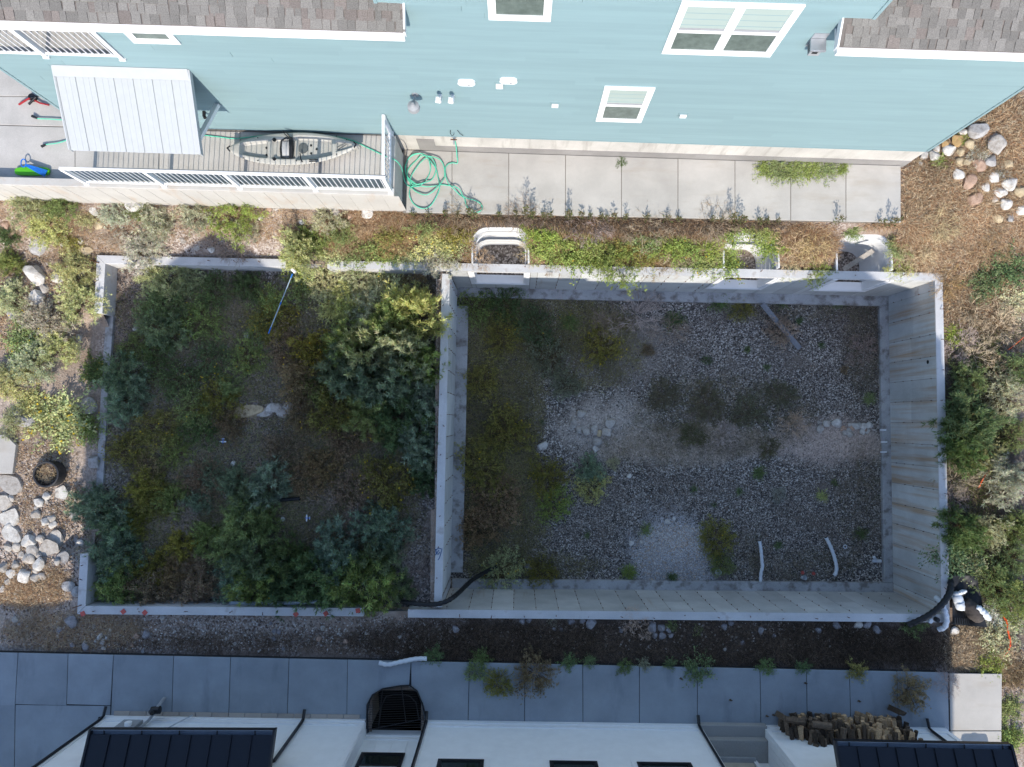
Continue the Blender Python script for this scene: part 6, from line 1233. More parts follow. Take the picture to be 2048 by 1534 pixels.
VEG = '''\
feathery_shrub|52|404|36|F|sage|0|feathery pale shrub against the retaining wall, leftmost
feathery_shrub|117|408|30|F|green|0|dark feathery shrub second from left along the retaining wall
feathery_shrub|90|446|38|F|yel|0|feathery yellow-green shrub below the leftmost wall shrubs
feathery_shrub|225|420|26|F|sage|0|small feathery shrub below the retaining wall left of centre
feathery_shrub|275|418|26|D|green|0|dense green shrub touching the retaining wall, middle
feathery_shrub|305|436|46|F|sage|0|wide grey-green feathery shrub above the garage shell corner
feathery_shrub|390|424|34|F|sage|0|feathery shrub left of the bright green wall shrub
feathery_shrub|464|424|52|D|bright|0|large bright green shrub against the retaining wall
feathery_shrub|480|450|30|F|sage|0|grey feathery shrub at the foot of the large bright green one
feathery_shrub|277|492|44|F|grey|0|grey-green shrub hanging over the north garage wall
feathery_shrub|322|550|46|F|yel|0|sunlit yellow-green shrub inside the northwest shell corner
feathery_shrub|372|556|30|F|sage|0|feathery shrub just right of the sunlit corner shrub
feathery_shrub|320|610|40|F|green|0|half-shaded green shrub below the sunlit corner shrub
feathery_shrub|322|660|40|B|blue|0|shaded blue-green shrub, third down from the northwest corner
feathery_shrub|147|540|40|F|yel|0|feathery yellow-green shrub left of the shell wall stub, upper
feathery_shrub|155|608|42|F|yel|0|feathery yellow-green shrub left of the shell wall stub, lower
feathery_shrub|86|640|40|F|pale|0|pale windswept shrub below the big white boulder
feathery_shrub|16|596|36|F|sage|0|grey feathery shrub at the left picture edge, upper
flowering_weed|40|676|46|L|green|40|sprawling weed dotted with yellow flowers at left
feathery_shrub|64|728|40|F|sage|0|feathery shrub below the yellow-dotted weed at left
feathery_shrub|12|760|36|F|yel|0|yellow-green shrub at the left picture edge, lower
feathery_shrub|16|526|30|F|green|0|green shrub at the left edge under the retaining wall
feathery_shrub|10|468|24|F|dark|0|small dark shrub at the left edge, topmost
feathery_shrub|240|752|42|B|blue|0|blue-green shrub just inside the weathered curb
flowering_weed|183|740|34|L|dark|26|dark yellow-dotted weed in shade outside the curb
feathery_shrub|250|800|42|B|blue|0|second blue-green shrub inside the weathered curb
flowering_weed|98|846|62|L|yel|60|broad yellow-green flowering weed above the black tub
flowering_weed|165|855|40|L|green|20|green weed at the shadow edge right of the black tub
flowering_weed|60|810|34|L|yel|20|small yellow-green weed above the angular grey block
feathery_shrub|457|776|27|F|green|0|small round green shrub alone in the garage shell
feathery_shrub|490|715|40|O|green|12|low green fuzzy weed in the middle of the garage shell
leafy_weed|400|640|44|O|green|14|low thin weed patch in the upper garage shell
leafy_weed|420|720|40|O|dark|10|low thin weed patch left of the shell middle
leafy_weed|350|760|40|O|dark|10|low dark weed right of the curb shrubs
leafy_weed|310|860|46|O|olive|10|low olive weed below the curb shrubs
leafy_weed|345|905|34|O|green|0|low green weed left of the upper toy glider
leafy_weed|250|900|40|O|olive|8|olive weed beside the lower curb
leafy_weed|290|940|34|O|brown|0|brown weed beside the lower curb
feathery_shrub|289|976|32|F|olive|0|olive feathery shrub low in the garage shell left
feathery_shrub|344|1002|30|F|green|0|green shrub right of the olive feathery one
feathery_shrub|392|1004|26|F|blue|0|small blue-green shrub left of the shrub row
feathery_shrub|195|1018|42|B|blue|0|large blue-green shrub above the southwest wall stub
feathery_shrub|224|1052|34|B|blue|0|grey-blue shrub right above the southwest wall stub
feathery_shrub|230|1108|44|B|blue|0|blue-green shrub leaning on the southwest wall stub
feathery_shrub|272|1044|28|F|olive|0|olive shrub between blue-green shrubs at lower left
feathery_shrub|235|1168|48|F|green|0|green shrub in the southwest shell corner
feathery_shrub|300|1182|38|F|brown|0|brownish shrub beside the southwest corner shrub
feathery_shrub|300|1135|34|F|olive|0|dull olive shrub above the brownish one
feathery_shrub|345|1150|34|F|brown|0|second brownish shrub along the south garage wall
feathery_shrub|392|1168|46|F|brown|0|wide brown-olive shrub along the south garage wall
feathery_shrub|360|1090|32|F|olive|0|olive shrub in the lower left thicket
feathery_shrub|412|1080|32|F|green|0|bright green shrub in the lower left thicket
feathery_shrub|417|948|24|F|blue|0|small grey-green shrub below the upper toy glider
feathery_shrub|462|964|32|F|blue|0|grey-green shrub left of the black lying pipe
feathery_shrub|533|972|40|B|blue|0|spreading blue-green shrub above the black lying pipe
feathery_shrub|495|1004|38|B|blue|0|shrub covering the left end of the black lying pipe
feathery_shrub|490|1048|46|B|green|0|green shrub below the black lying pipe
feathery_shrub|535|1040|28|F|green|0|small shrub left of the lower toy glider
feathery_shrub|450|1105|40|F|green|0|green shrub in the middle of the southern thicket
feathery_shrub|500|1130|46|B|blue|0|windswept blue shrub in the southern thicket
feathery_shrub|575|1122|42|B|dark|0|dark green shrub in the southern thicket
feathery_shrub|460|1165|44|F|blue|0|grey-green shrub against the south garage wall
feathery_shrub|510|1170|46|B|green|0|long-bladed green shrub against the south garage wall
feathery_shrub|575|1168|48|B|dark|10|dark shrub against the south wall with few yellow flowers
feathery_shrub|640|1165|52|B|dark|0|large dark shrub overhanging the south garage wall
feathery_shrub|672|1112|50|B|blue|0|large blue-green shrub above the overhanging one
feathery_shrub|724|1168|54|B|green|0|largest shrub overhanging the east end of the south garage wall
feathery_shrub|745|1125|44|B|blue|0|blue-green shrub behind the overhanging pair
feathery_shrub|800|1180|26|B|blue|0|small blue-green shrub in the gap between the shells
feathery_shrub|765|1056|44|B|blue|0|round blue-green shrub below the yellow weed
feathery_shrub|775|1092|30|F|blue|0|blue-green shrub attached below the round one
leafy_weed|770|968|55|O|olive|40|yellow-olive weed patch left of the middle wall
leafy_weed|705|985|46|O|brown|10|brown dry weed beside the yellow-olive patch
leafy_weed|690|880|44|O|brown|10|thin brown weed above the yellow-olive patch
leafy_weed|660|820|44|O|olive|16|thin olive weed left of the big shrub mass
feathery_shrub|644|567|32|F|pale|0|pale cream-green shrub at the wall gap
feathery_shrub|712|560|42|F|sage|0|sage shrub under the sunlit north wall
feathery_shrub|690|605|38|F|yel|0|yellow-green shrub in sun left of the greyish one
feathery_shrub|738|615|42|F|grey|0|greyish shrub in the sunlit shell corner
flowering_weed|790|590|50|L|yel|70|sunlit weed covered in yellow flowers near the middle wall
flowering_weed|660|615|36|L|yel|44|yellow-flowered weed below the wall gap
flowering_weed|597|572|36|L|green|34|leafy weed with yellow flowers beside the pole head
feathery_shrub|492|572|30|F|dark|0|dark feathery shrub left of the pole
leafy_weed|535|600|36|L|green|16|leafy weed under the middle of the pole
flowering_weed|520|650|32|O|green|20|low flowering weed at the lower pole end
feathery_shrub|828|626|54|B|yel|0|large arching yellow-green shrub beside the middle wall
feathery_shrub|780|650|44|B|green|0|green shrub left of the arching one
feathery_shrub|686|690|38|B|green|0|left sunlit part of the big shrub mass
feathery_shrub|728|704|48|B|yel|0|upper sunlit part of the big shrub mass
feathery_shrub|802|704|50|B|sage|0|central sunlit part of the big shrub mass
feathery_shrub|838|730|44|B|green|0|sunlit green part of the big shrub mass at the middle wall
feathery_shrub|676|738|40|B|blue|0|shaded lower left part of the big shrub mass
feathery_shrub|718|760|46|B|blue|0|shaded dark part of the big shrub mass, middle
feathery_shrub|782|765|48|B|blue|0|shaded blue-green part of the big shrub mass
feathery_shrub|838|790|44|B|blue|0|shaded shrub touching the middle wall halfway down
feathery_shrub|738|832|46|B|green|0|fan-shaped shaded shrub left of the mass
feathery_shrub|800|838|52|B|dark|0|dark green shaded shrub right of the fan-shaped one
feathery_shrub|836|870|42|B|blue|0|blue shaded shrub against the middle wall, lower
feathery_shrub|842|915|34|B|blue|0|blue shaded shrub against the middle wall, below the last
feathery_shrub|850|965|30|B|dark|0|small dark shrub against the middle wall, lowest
feathery_shrub|596|500|42|F|yel|0|arching yellow-green shrub above the north wall gap
leafy_weed|590|525|28|L|bright|0|bright leafy weed at the end of the north garage wall
feathery_shrub|625|470|34|F|green|0|green shrub on the bank above the wall gap
feathery_shrub|660|430|30|F|sage|0|sage shrub under the retaining wall right part
leafy_weed|735|480|40|L|green|0|leafy green weed on the bank left of the middle wall
leafy_weed|770|500|34|L|green|0|leafy weed just above the north wall left of the junction
leafy_weed|815|495|38|L|yel|0|yellow-green leafy weed above the wall junction, left
leafy_weed|868|470|44|L|yel|20|yellow-green leafy weed left of the first window well
feathery_shrub|872|512|38|F|grey|0|grey-green shrub spilling over the wall junction
leafy_weed|915|455|34|L|olive|0|olive leafy weed above left of the first window well
leafy_weed|1078|450|34|L|bright|0|bright leafy weed right of the first window well rim
leafy_weed|1110|465|46|L|bright|0|bright leafy weed, second right of the first window well
leafy_weed|1150|495|48|L|bright|6|largest bright leafy weed between first and second wells
leafy_weed|1100|500|30|L|bright|6|small bright weed just above the north wall
feathery_shrub|1240|530|50|D|bright|0|bright feathery shrub spilling over the north basement wall
feathery_shrub|1225|500|34|F|green|0|green shrub behind the spilling bright one
leafy_weed|1340|475|42|L|bright|8|bright leafy weed left of the buried window well
leafy_weed|1300|500|30|L|olive|0|olive weed right of the spilling bright shrub
flowering_weed|1415|505|40|L|green|26|yellow-flowered weed left of the buried window well
flowering_weed|1468|456|36|L|bright|16|bright weed growing over the buried window well
flowering_weed|1458|522|36|L|bright|34|yellow-flowered weed hanging into the basement at the buried well
flowering_weed|1545|490|32|L|bright|12|bright weed right of the buried window well
feathery_shrub|1636|540|30|D|bright|0|small bright feathery shrub on the wall left of the east well
feathery_shrub|1578|542|20|F|sage|0|tiny sage shrub on the wall right of the buried well
leafy_weed|1800|495|26|L|green|0|green leafy weed right of the east window well
leafy_weed|1710|462|20|L|green|0|small green weed above the east window well
leafy_weed|1808|530|26|O|yel|0|low yellowish weed at the northeast wall corner
leafy_weed|430|800|44|O|olive|8|low olive mat left of the plank-like slab
leafy_weed|380|820|40|O|green|8|low green mat left of the shell middle, lower
leafy_weed|540|640|44|O|olive|8|low olive mat beside the lower pole end
leafy_weed|620|700|44|O|olive|10|low olive mat left of the big shrub mass
leafy_weed|455|850|36|O|brown|0|brown mat above the upper toy glider
leafy_weed|600|830|40|O|brown|4|brown mat right of the grey stones
leafy_weed|640|770|40|O|green|10|low green mat left of the fan-shaped shrub
leafy_weed|300|1000|40|O|olive|0|low olive mat in the lower left thicket
leafy_weed|400|960|40|O|brown|0|brown mat left of the small sage shrub
leafy_weed|600|960|40|O|brown|0|brown mat right of the spreading blue-green shrub
leafy_weed|700|1080|40|O|brown|0|brown mat left of the round blue-green shrub
leafy_weed|270|690|36|O|green|4|low green mat just inside the upper curb
leafy_weed|420|580|36|O|dark|0|dark mat under the north garage wall
leafy_weed|845|440|34|L|green|0|green weed on the bank just right of the retaining wall end
leafy_weed|900|480|34|L|yel|10|yellow-green weed between the middle wall and the first well
leafy_weed|1085|485|34|L|bright|0|bright weed right of the first well, lower
leafy_weed|1185|475|40|L|green|0|green weed right of the largest bright weed
leafy_weed|1190|510|30|L|bright|6|bright weed just left of the spilling shrub
leafy_weed|1265|480|36|L|olive|0|olive weed behind the spilling shrub
leafy_weed|1300|470|36|L|green|0|green weed on the bank, centre right
leafy_weed|1375|480|38|L|bright|8|bright weed on the bank left of the buried well
leafy_weed|1385|520|28|L|green|8|green weed at the wall left of the buried well
leafy_weed|1420|480|28|L|bright|10|bright weed touching the left rim of the buried well
leafy_weed|1520|455|30|L|green|0|green weed above the buried well, right
leafy_weed|700|500|34|L|green|0|leafy weed on the bank left of centre, lower
leafy_weed|680|450|30|F|green|0|fine green weed on the bank below the retaining wall
leafy_weed|780|455|34|L|olive|0|olive weed on the bank below the retaining wall end
leafy_weed|660|500|30|L|yel|0|yellow-green weed just right of the wall gap shrub
dead_brush|730|440|40|T|brown|0|rust-brown dry brush on the bank below the retaining wall
dead_brush|790|475|44|T|brown|0|rust-brown dry brush on the bank, middle
dead_brush|690|480|40|T|brown|0|rust-brown dry brush on the bank, left
dead_brush|930|500|34|T|brown|0|rust-brown dry brush left of the first well
dead_brush|1110|520|34|T|brown|0|rust-brown dry brush at the wall right of the first well
dead_brush|1310|525|40|T|brown|0|rust-brown dry brush at the wall, centre right
dead_brush|1600|510|40|T|straw|0|tan dry brush at the wall between the right wells
dead_brush|1840|500|40|T|straw|0|tan dry brush right of the east well
dead_brush|1900|560|40|T|brown|0|brown dry brush beyond the northeast corner
dead_brush|1950|620|44|T|straw|0|tan dry brush in the right yard, middle
dead_brush|1890|440|44|T|straw|0|tan dry brush right of the sidewalk end
dead_brush|1990|500|44|T|brown|0|brown dry brush in the right yard below the rocks
feathery_shrub|110|700|36|F|yel|0|yellow-green shrub at the sunlit edge left of the curb
feathery_shrub|30|840|30|F|sage|0|sage shrub above the big flat slab
leafy_weed|130|470|28|L|olive|0|olive weed left of the bare twigs
leafy_weed|170|430|26|L|yel|0|yellow-green weed in the upper left dirt patch
ground_shrub|1532|334|22|L|green|0|low green creeper on the sidewalk against the house, leftmost clump
ground_shrub|1560|338|26|L|green|0|low green creeper on the sidewalk against the house, second clump from left
ground_shrub|1592|339|27|L|green|0|low green creeper on the sidewalk against the house, middle clump
ground_shrub|1625|339|26|L|bright|0|low green creeper on the sidewalk against the house, fourth clump from left
ground_shrub|1656|338|24|L|green|0|low green creeper on the sidewalk against the house, fifth clump from left
ground_shrub|1686|336|15|L|bright|0|low green creeper on the sidewalk against the house, rightmost clump
leafy_weed|1243|323|11|L|dark|0|small dark weed growing from a sidewalk joint by the house
feathery_shrub|950|612|42|O|green|0|green weed in the northwest basement corner
leafy_weed|1008|600|44|O|dark|0|dark weed under the first basement window
leafy_weed|1006|672|46|O|olive|10|olive weed in the upper left basement
leafy_weed|1070|650|44|O|dark|6|dark weed in the upper basement
flowering_weed|1139|642|24|L|dark|30|small yellow-flowered weed in the upper basement
leafy_weed|1203|690|44|O|olive|26|olive yellow-dotted weed in the upper basement centre
leafy_weed|1098|712|46|O|gsh|0|pale grey-green weed on the basement floor
leafy_weed|1130|770|34|O|gsh|0|second pale grey-green weed above the silt patch
leafy_weed|962|762|40|O|olive|0|olive weed beside the middle wall footing
leafy_weed|1012|862|50|O|olive|10|yellow-olive weed left of the pale streaked stone
leafy_weed|965|935|54|O|olive|8|olive weed beside the footing, left centre
leafy_weed|990|1010|58|O|brown|0|large brown-olive weed beside the footing
leafy_weed|950|1060|44|O|brown|0|brown weed beside the footing, lower
leafy_weed|1095|955|42|O|olive|16|olive weed right of the large brown one
leafy_weed|1110|1012|36|O|bright|6|bright green weed below it on the basement gravel
leafy_weed|1178|940|28|F|blue|0|small blue-green tuft on the basement gravel
leafy_weed|1182|976|34|O|yel|20|yellow-green weed under the blue-green tuft
leafy_weed|1228|928|13|F|grey|0|tiny grey tuft right of the blue-green tuft
leafy_weed|1005|1148|46|O|yel|16|yellow-green weed hanging over the south footing
leafy_weed|1080|1145|34|O|olive|6|olive weed beside the south footing
leafy_weed|1258|1148|20|L|bright|0|bright weed at the left foot of the stone pile
leafy_weed|1295|1060|16|L|green|14|small flowered weed on the upper left edge of the stone pile
leafy_weed|1438|1082|40|O|olive|8|olive-yellow weed right of the stone pile
leafy_weed|1445|1130|28|O|green|0|green weed below the olive one right of the stone pile
leafy_weed|1345|1150|13|L|dark|0|dark tuft at the foot of the stone pile
leafy_weed|1498|828|44|O|dmat|0|dark green weed in the basement centre right
leafy_weed|1415|808|44|O|dmat|0|dark weed left of the centre right one
leafy_weed|1385|868|28|O|dmat|0|dark weed on the silt berm
leafy_weed|1541|893|24|O|dmat|0|round dark weed on the right silt berm
leafy_weed|1330|790|36|O|dmat|0|brown weed above the silt berm
leafy_weed|1560|790|36|O|dmat|0|brown weed right of centre
leafy_weed|1350|640|22|L|dark|14|flowered weed right of the grey dead brush
leafy_weed|1487|618|24|O|olive|14|olive flowering weed under the second basement window
leafy_weed|1440|600|26|L|dark|0|dark weed along the north footing, left
leafy_weed|1565|602|18|L|dark|0|dark weed along the north footing, middle
leafy_weed|1680|602|16|L|dark|0|dark weed along the north footing, right
leafy_weed|1742|798|16|L|green|8|small green weed at the east footing
leafy_weed|1725|1067|16|L|dark|0|dark tuft with a dead leaf near the east footing
leafy_weed|1647|992|14|L|yel|8|small yellow-green weed on the right gravel
leafy_weed|1560|990|18|O|grey|0|flat grey-green weed on the right gravel
leafy_weed|1521|945|16|L|dark|0|dark tuft below the right silt berm
small_tuft|1388|979|10|L|dark|4|TUFT
small_tuft|1480|984|10|L|dark|0|TUFT
small_tuft|1670|966|9|L|dark|0|TUFT
small_tuft|1559|1091|11|L|dark|0|TUFT
small_tuft|1428|1010|8|L|dark|0|TUFT
small_tuft|1600|640|11|L|dark|0|TUFT
small_tuft|1535|735|9|L|dark|0|TUFT
small_tuft|1495|700|9|L|dark|0|TUFT
small_tuft|1645|690|9|L|dark|0|TUFT
small_tuft|1415|720|10|O|dark|0|TUFT
small_tuft|1297|700|14|O|brown|0|TUFT
small_tuft|1690|740|10|O|brown|0|TUFT
small_tuft|1175|1070|9|L|dark|0|TUFT
small_tuft|1085|845|8|L|dark|0|TUFT
dead_brush|1275|625|66|T|dead|0|large grey dead brush under the north basement wall
dead_brush|1215|650|46|T|deadd|0|smaller grey dead brush left of the large one
dead_brush|1340|660|46|T|deadd|0|thin dead brush right of the large one
dead_brush|1563|660|36|D|straw|0|straw-coloured tumbleweed on the grey board
dead_brush|1445|872|40|T|dead|0|pale bare twigs on the silt berm
dead_brush|1590|850|36|T|straw|0|dry straw twigs left of the stone cluster
dead_brush|1725|700|40|T|deadd|0|dry twigs along the east footing
dead_brush|1360|505|40|T|dead|0|dry twigs above the north wall between the wells
dead_brush|1575|490|44|T|straw|0|tan dead brush between the buried well and the east well
dead_brush|1630|480|44|T|straw|0|tan dead brush left of the east window well
dead_brush|1062|505|30|T|straw|0|dry straw at the right rim of the first window well
dead_brush|960|520|30|T|straw|0|bleached twigs at the left rim of the first window well
dead_brush|1110|565|34|T|dead|0|pale twigs hanging down the north basement wall
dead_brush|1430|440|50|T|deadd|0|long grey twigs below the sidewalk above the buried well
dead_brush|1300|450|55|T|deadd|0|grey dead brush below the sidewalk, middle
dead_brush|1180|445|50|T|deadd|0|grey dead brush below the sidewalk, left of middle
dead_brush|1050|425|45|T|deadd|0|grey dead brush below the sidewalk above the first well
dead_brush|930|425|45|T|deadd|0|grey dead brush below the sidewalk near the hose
dead_brush|1275|1250|34|T|dead|0|bleached branch lying below the south basement wall
dead_brush|1072|1352|38|D|brown|0|brown tumbleweed on the grey sidewalk, middle
leafy_weed|995|1370|28|O|olive|0|olive fine weed bending over the grey sidewalk
feathery_shrub|950|1345|20|O|green|0|thin green stems rooted by the olive sidewalk weed
dead_brush|1825|1385|34|D|brown|0|brown tumbleweed on the grey sidewalk, right
dead_brush|1900|1370|32|T|deadd|0|thin bare branches over the lit slab edge
leafy_weed|867|1318|26|S|green|0|green weed over the pale pipe end at the sidewalk
leafy_weed|962|1322|26|S|green|0|green weed at the sidewalk edge left of the tumbleweed
leafy_weed|1139|1330|24|S|dark|0|dark weed at the sidewalk edge right of the tumbleweed
leafy_weed|1180|1330|18|S|dark|0|small weed at the sidewalk edge, centre
leafy_weed|1250|1340|22|S|green|0|weed at the sidewalk edge right of centre
leafy_weed|1290|1335|20|S|grey|0|greyish weed at the sidewalk edge right of centre
leafy_weed|1340|1335|18|S|dark|0|dark weed left of the big sidewalk weed
leafy_weed|1400|1345|40|S|green|0|largest green weed spreading over the sidewalk
leafy_weed|1535|1340|22|S|dark|0|dark weed right of the largest sidewalk weed
leafy_weed|1610|1342|20|S|green|0|weed at the sidewalk edge above the woodpile
leafy_weed|1720|1350|28|S|yel|0|olive weed at the sidewalk edge right of the woodpile
leafy_weed|1105|1245|14|S|grey|0|pale weed below the south basement wall, left
leafy_weed|1345|1252|16|S|green|0|green weed below the south wall beside stones
leafy_weed|1395|1265|16|S|green|0|green weed below the south wall right of the stones
leafy_weed|1830|1258|34|S|dark|0|dark leafy weed below the black pipe end
feathery_shrub|1942|846|52|B|dark|0|large green shrub leaning over the east wall
feathery_shrub|1930|890|44|B|dark|0|dark lower part of the shrub leaning over the east wall
feathery_shrub|2020|796|48|D|sage|0|pale sunlit shrub at the right edge, upper
feathery_shrub|2042|742|38|D|green|0|sunlit sage shrub at the right edge above the others
feathery_shrub|1980|915|36|D|yel|0|yellow-green sunlit shrub right of the leaning one
feathery_shrub|2020|958|46|F|sage|0|pale drooping sunlit shrub at the right edge
feathery_shrub|2038|875|34|D|green|0|grey sunlit shrub at the right edge, middle
leafy_shrub|1927|1110|52|L|dark|0|dark broad-leaved shrub outside the east wall
leafy_shrub|1950|1140|38|L|sage|0|sunlit edge of the broad-leaved shrub
feathery_shrub|1925|1060|40|B|dark|0|fern-like dark shrub outside the east wall
feathery_shrub|1988|1062|34|D|sage|0|sunlit sage shrub right of the fern-like one
feathery_shrub|2038|1058|34|F|green|0|sage shrub at the right edge, lower
feathery_shrub|2034|1122|36|D|green|0|yellow-green shrub at the right edge below the sage one
feathery_shrub|2000|1175|42|D|green|0|green shrub right of the black liner
feathery_shrub|2040|1200|44|D|green|0|green shrub at the right edge right of the black liner
leafy_weed|1990|1235|34|L|grey|0|pale silvery weed right of the foam tube
leafy_weed|2000|1290|36|L|sage|0|silvery weed around the orange ribbon
leafy_weed|2030|1260|30|L|sage|0|sage weed at the right edge beside the ribbon
leafy_weed|1990|1330|30|L|bright|0|bright weed above the lit slab
leafy_weed|2030|1420|28|L|green|0|green weed right of the lit slab, upper
leafy_weed|2030|1480|34|L|bright|0|bright weed right of the lit slab, lower
leafy_weed|2035|1350|30|O|brown|0|brown weed right of the lit slab, topmost
feathery_shrub|1943|755|30|F|green|0|small green shrub outside the east wall, upper
dead_brush|1960|710|46|T|dead|0|dead brush outside the east wall, upper
dead_brush|1930|690|40|T|dead|0|dead brush close to the northeast wall corner
dead_brush|1990|740|34|T|straw|0|orange-tan dead shrub near the right edge
dead_brush|1920|960|40|T|deadd|0|grey dead brush against the east wall, middle
dead_brush|1915|1000|36|T|deadd|0|grey dead brush against the east wall, below middle
dead_brush|2010|650|44|T|straw|0|straw brush at the right edge below the dry grass
leafy_shrub|2025|530|46|L|dark|0|dark leafy bush at the right edge below the rocks
leafy_shrub|1975|560|40|L|dark|0|dark leafy bush left of the right edge one
leafy_shrub|2035|600|40|L|grey|0|grey leafy bush at the right edge, lower
leafy_weed|1915|670|22|L|bright|0|bright weed outside the northeast wall
leafy_weed|1960|300|20|L|grey|0|grey sage weed in the middle of the rock pile
leafy_weed|2008|340|16|L|grey|0|grey tuft right of the rock pile centre
leafy_weed|1890|318|18|L|bright|0|green weed below the flat white stone at the pile
leafy_weed|1930|275|14|L|bright|0|green weed between the pile stones, upper
dead_brush|90|945|22|T|straw|0|dry twigs filling the black tub
feathery_shrub|310|705|34|O|dark|0|low dark weed below the third corner shrub
leafy_weed|395|860|36|O|dark|6|thin dark weed above the upper toy glider
leafy_weed|570|700|44|O|brown|6|thin brown weed right of the pole end
leafy_weed|590|760|44|O|brown|6|thin brown weed left of the big shrub mass
leafy_weed|560|900|40|O|brown|0|thin brown weed right of the upper toy glider
leafy_weed|640|935|44|O|brown|0|thin brown weed in the shell middle
dead_brush|640|1000|40|T|deadd|0|dead grass tuft above the lower toy glider
dead_brush|720|1050|44|T|deadd|0|dead brush right of the lower toy glider
dead_brush|825|1090|44|T|deadd|0|dead brush beside the middle wall, lower
dead_brush|840|1150|36|T|deadd|0|dead brush beside the middle wall, lowest
dead_brush|520|945|36|T|deadd|0|dead brush above the spreading blue-green shrub
dead_brush|360|1040|40|T|deadd|0|dead brush in the lower left thicket
dead_brush|230|470|36|T|dead|0|bare twigs left of the shell corner below the wall shrubs
dead_brush|470|490|40|T|deadd|0|bare twigs in shade behind the north garage wall
feathery_shrub|830|560|34|T|brown|0|rust-brown dry brush in the shell corner by the middle wall
leafy_weed|770|545|30|L|yel|24|flowering weed under the north wall near the junction
'''
for line in VEG.strip().split('\n'):
    nm, u, v, r, kind, c, fl, lab = line.split('|')
    grp = {'feathery_shrub': 'feathery shrubs', 'leafy_weed': 'weeds', 'flowering_weed': 'yellow-flowered weeds', 'dead_brush': 'dead brush', 'small_tuft': 'small green tufts on the basement gravel', 'ground_shrub': 'green creeper on the sidewalk', 'leafy_shrub': 'leafy shrubs on the right'}[nm]
    zz_ = None
    if nm == 'ground_shrub' or lab.startswith('small dark weed growing from a sidewalk'): zz_ = ZN
    if (kind == 'S' and float(v) > 1300) or (float(v) > 1340 and float(u) < 1990): zz_ = ZS
    if kind == 'T' and nm == 'feathery_shrub': nm = 'dead_brush'; grp = 'dead brush'
    if lab == 'TUFT': lab = 'tiny dark green tuft growing alone on the grey basement gravel'
    if kind == 'S' and float(v) > 1300: v = float(v) - 4; c = {'green': 'dark', 'yel': 'olive', 'grey': 'gsh'}.get(c, c)
    plant(nm, float(u), float(v), float(r), kind, c, lab, grp, fl=int(fl), z=zz_, h=0.6 if zz_ == ZN else 0.5 if c == 'dmat' else (2.3 if ('big shrub mass' in lab or 'arching' in lab or 'left of the arching' in lab) else (1.35 if (float(u) > 1900 and kind in 'BDF' and float(v) > 700) or (kind == 'B' and float(u) < 900) else None)))

# ------------------------------------------------------------------ dry grass, ground cover, gravel: what nobody could count
def scatter(n, ells):
    """n random points over pixel ellipses (u, v, ru, rv, weight), dropped on the ground"""
    w = np.array([e[4] * e[2] * e[3] for e in ells], float); w = w / w.sum(); k = rng.choice(len(ells), n, p=w); E = np.array([e[:4] for e in ells])[k]
    a = rng.uniform(0, 6.283, n); q = np.sqrt(rng.uniform(0, 1, n)) * rng.uniform(0.85, 1.1, n)
    return E[:, 0] + E[:, 2] * q * np.cos(a), E[:, 1] + E[:, 3] * q * np.sin(a)
def Pn(u, v, z):
    d = np.stack([(u - CX) / FPX, -(v - CY) / FPX, -np.ones_like(u)], 1) @ ROT.T; t = (HC - z) / -d[:, 2]; return d[:, 0] * t, d[:, 1] * t
def drop(u, v):
    X = np.zeros_like(u); Y = np.zeros_like(u); Z = np.full_like(u, -9.0); todo = np.arange(len(u)); z = 1.8
    while z > -2.75 and len(todo):
        x, y = Pn(u[todo], v[todo], z); b = in_quad(x, y, BAS); g = in_quad(x, y, GAR); zz = np.where(b, GB(x, y), np.where(g, GG(x, y), G(x, y)))
        hit = zz >= z; k = todo[hit]; X[k] = x[hit]; Y[k] = y[hit]; Z[k] = zz[hit]; todo = todo[~hit]; z -= 0.06 if z > -1 else 0.05
    ok = Z > -8; return X[ok], Y[ok], Z[ok], None, None
WALLS = [(P(655, 519), P(1888, 544), P(1888, 564), P(655, 541)), (P(881, 526), P(901, 526), P(886, 1238), P(866, 1238)), (P(1867, 544), P(1888, 544), P(1902, 1247), P(1882, 1247)), (P(813, 1214), P(1902, 1226), P(1902, 1247), P(813, 1237)), (P(190, 508), P(578, 516), P(578, 538), P(190, 530)), (P(150, 1209), P(729, 1214), P(729, 1235), P(150, 1232))]
def off_walls(x, y):
    k = np.ones_like(x, bool)
    for q in WALLS: k &= ~in_quad(x, y, q)
    for (a, b, r_) in ROCKS: k &= (np.abs(x - a) > r_) | (np.abs(y - b) > r_)
    for (a, b) in well_geo: k &= ~((x > a - 0.02) & (x < b + 0.02) & (y > yN((a + b) / 2) - 0.3) & (y < yN((a + b) / 2) + 1.0))
    return k
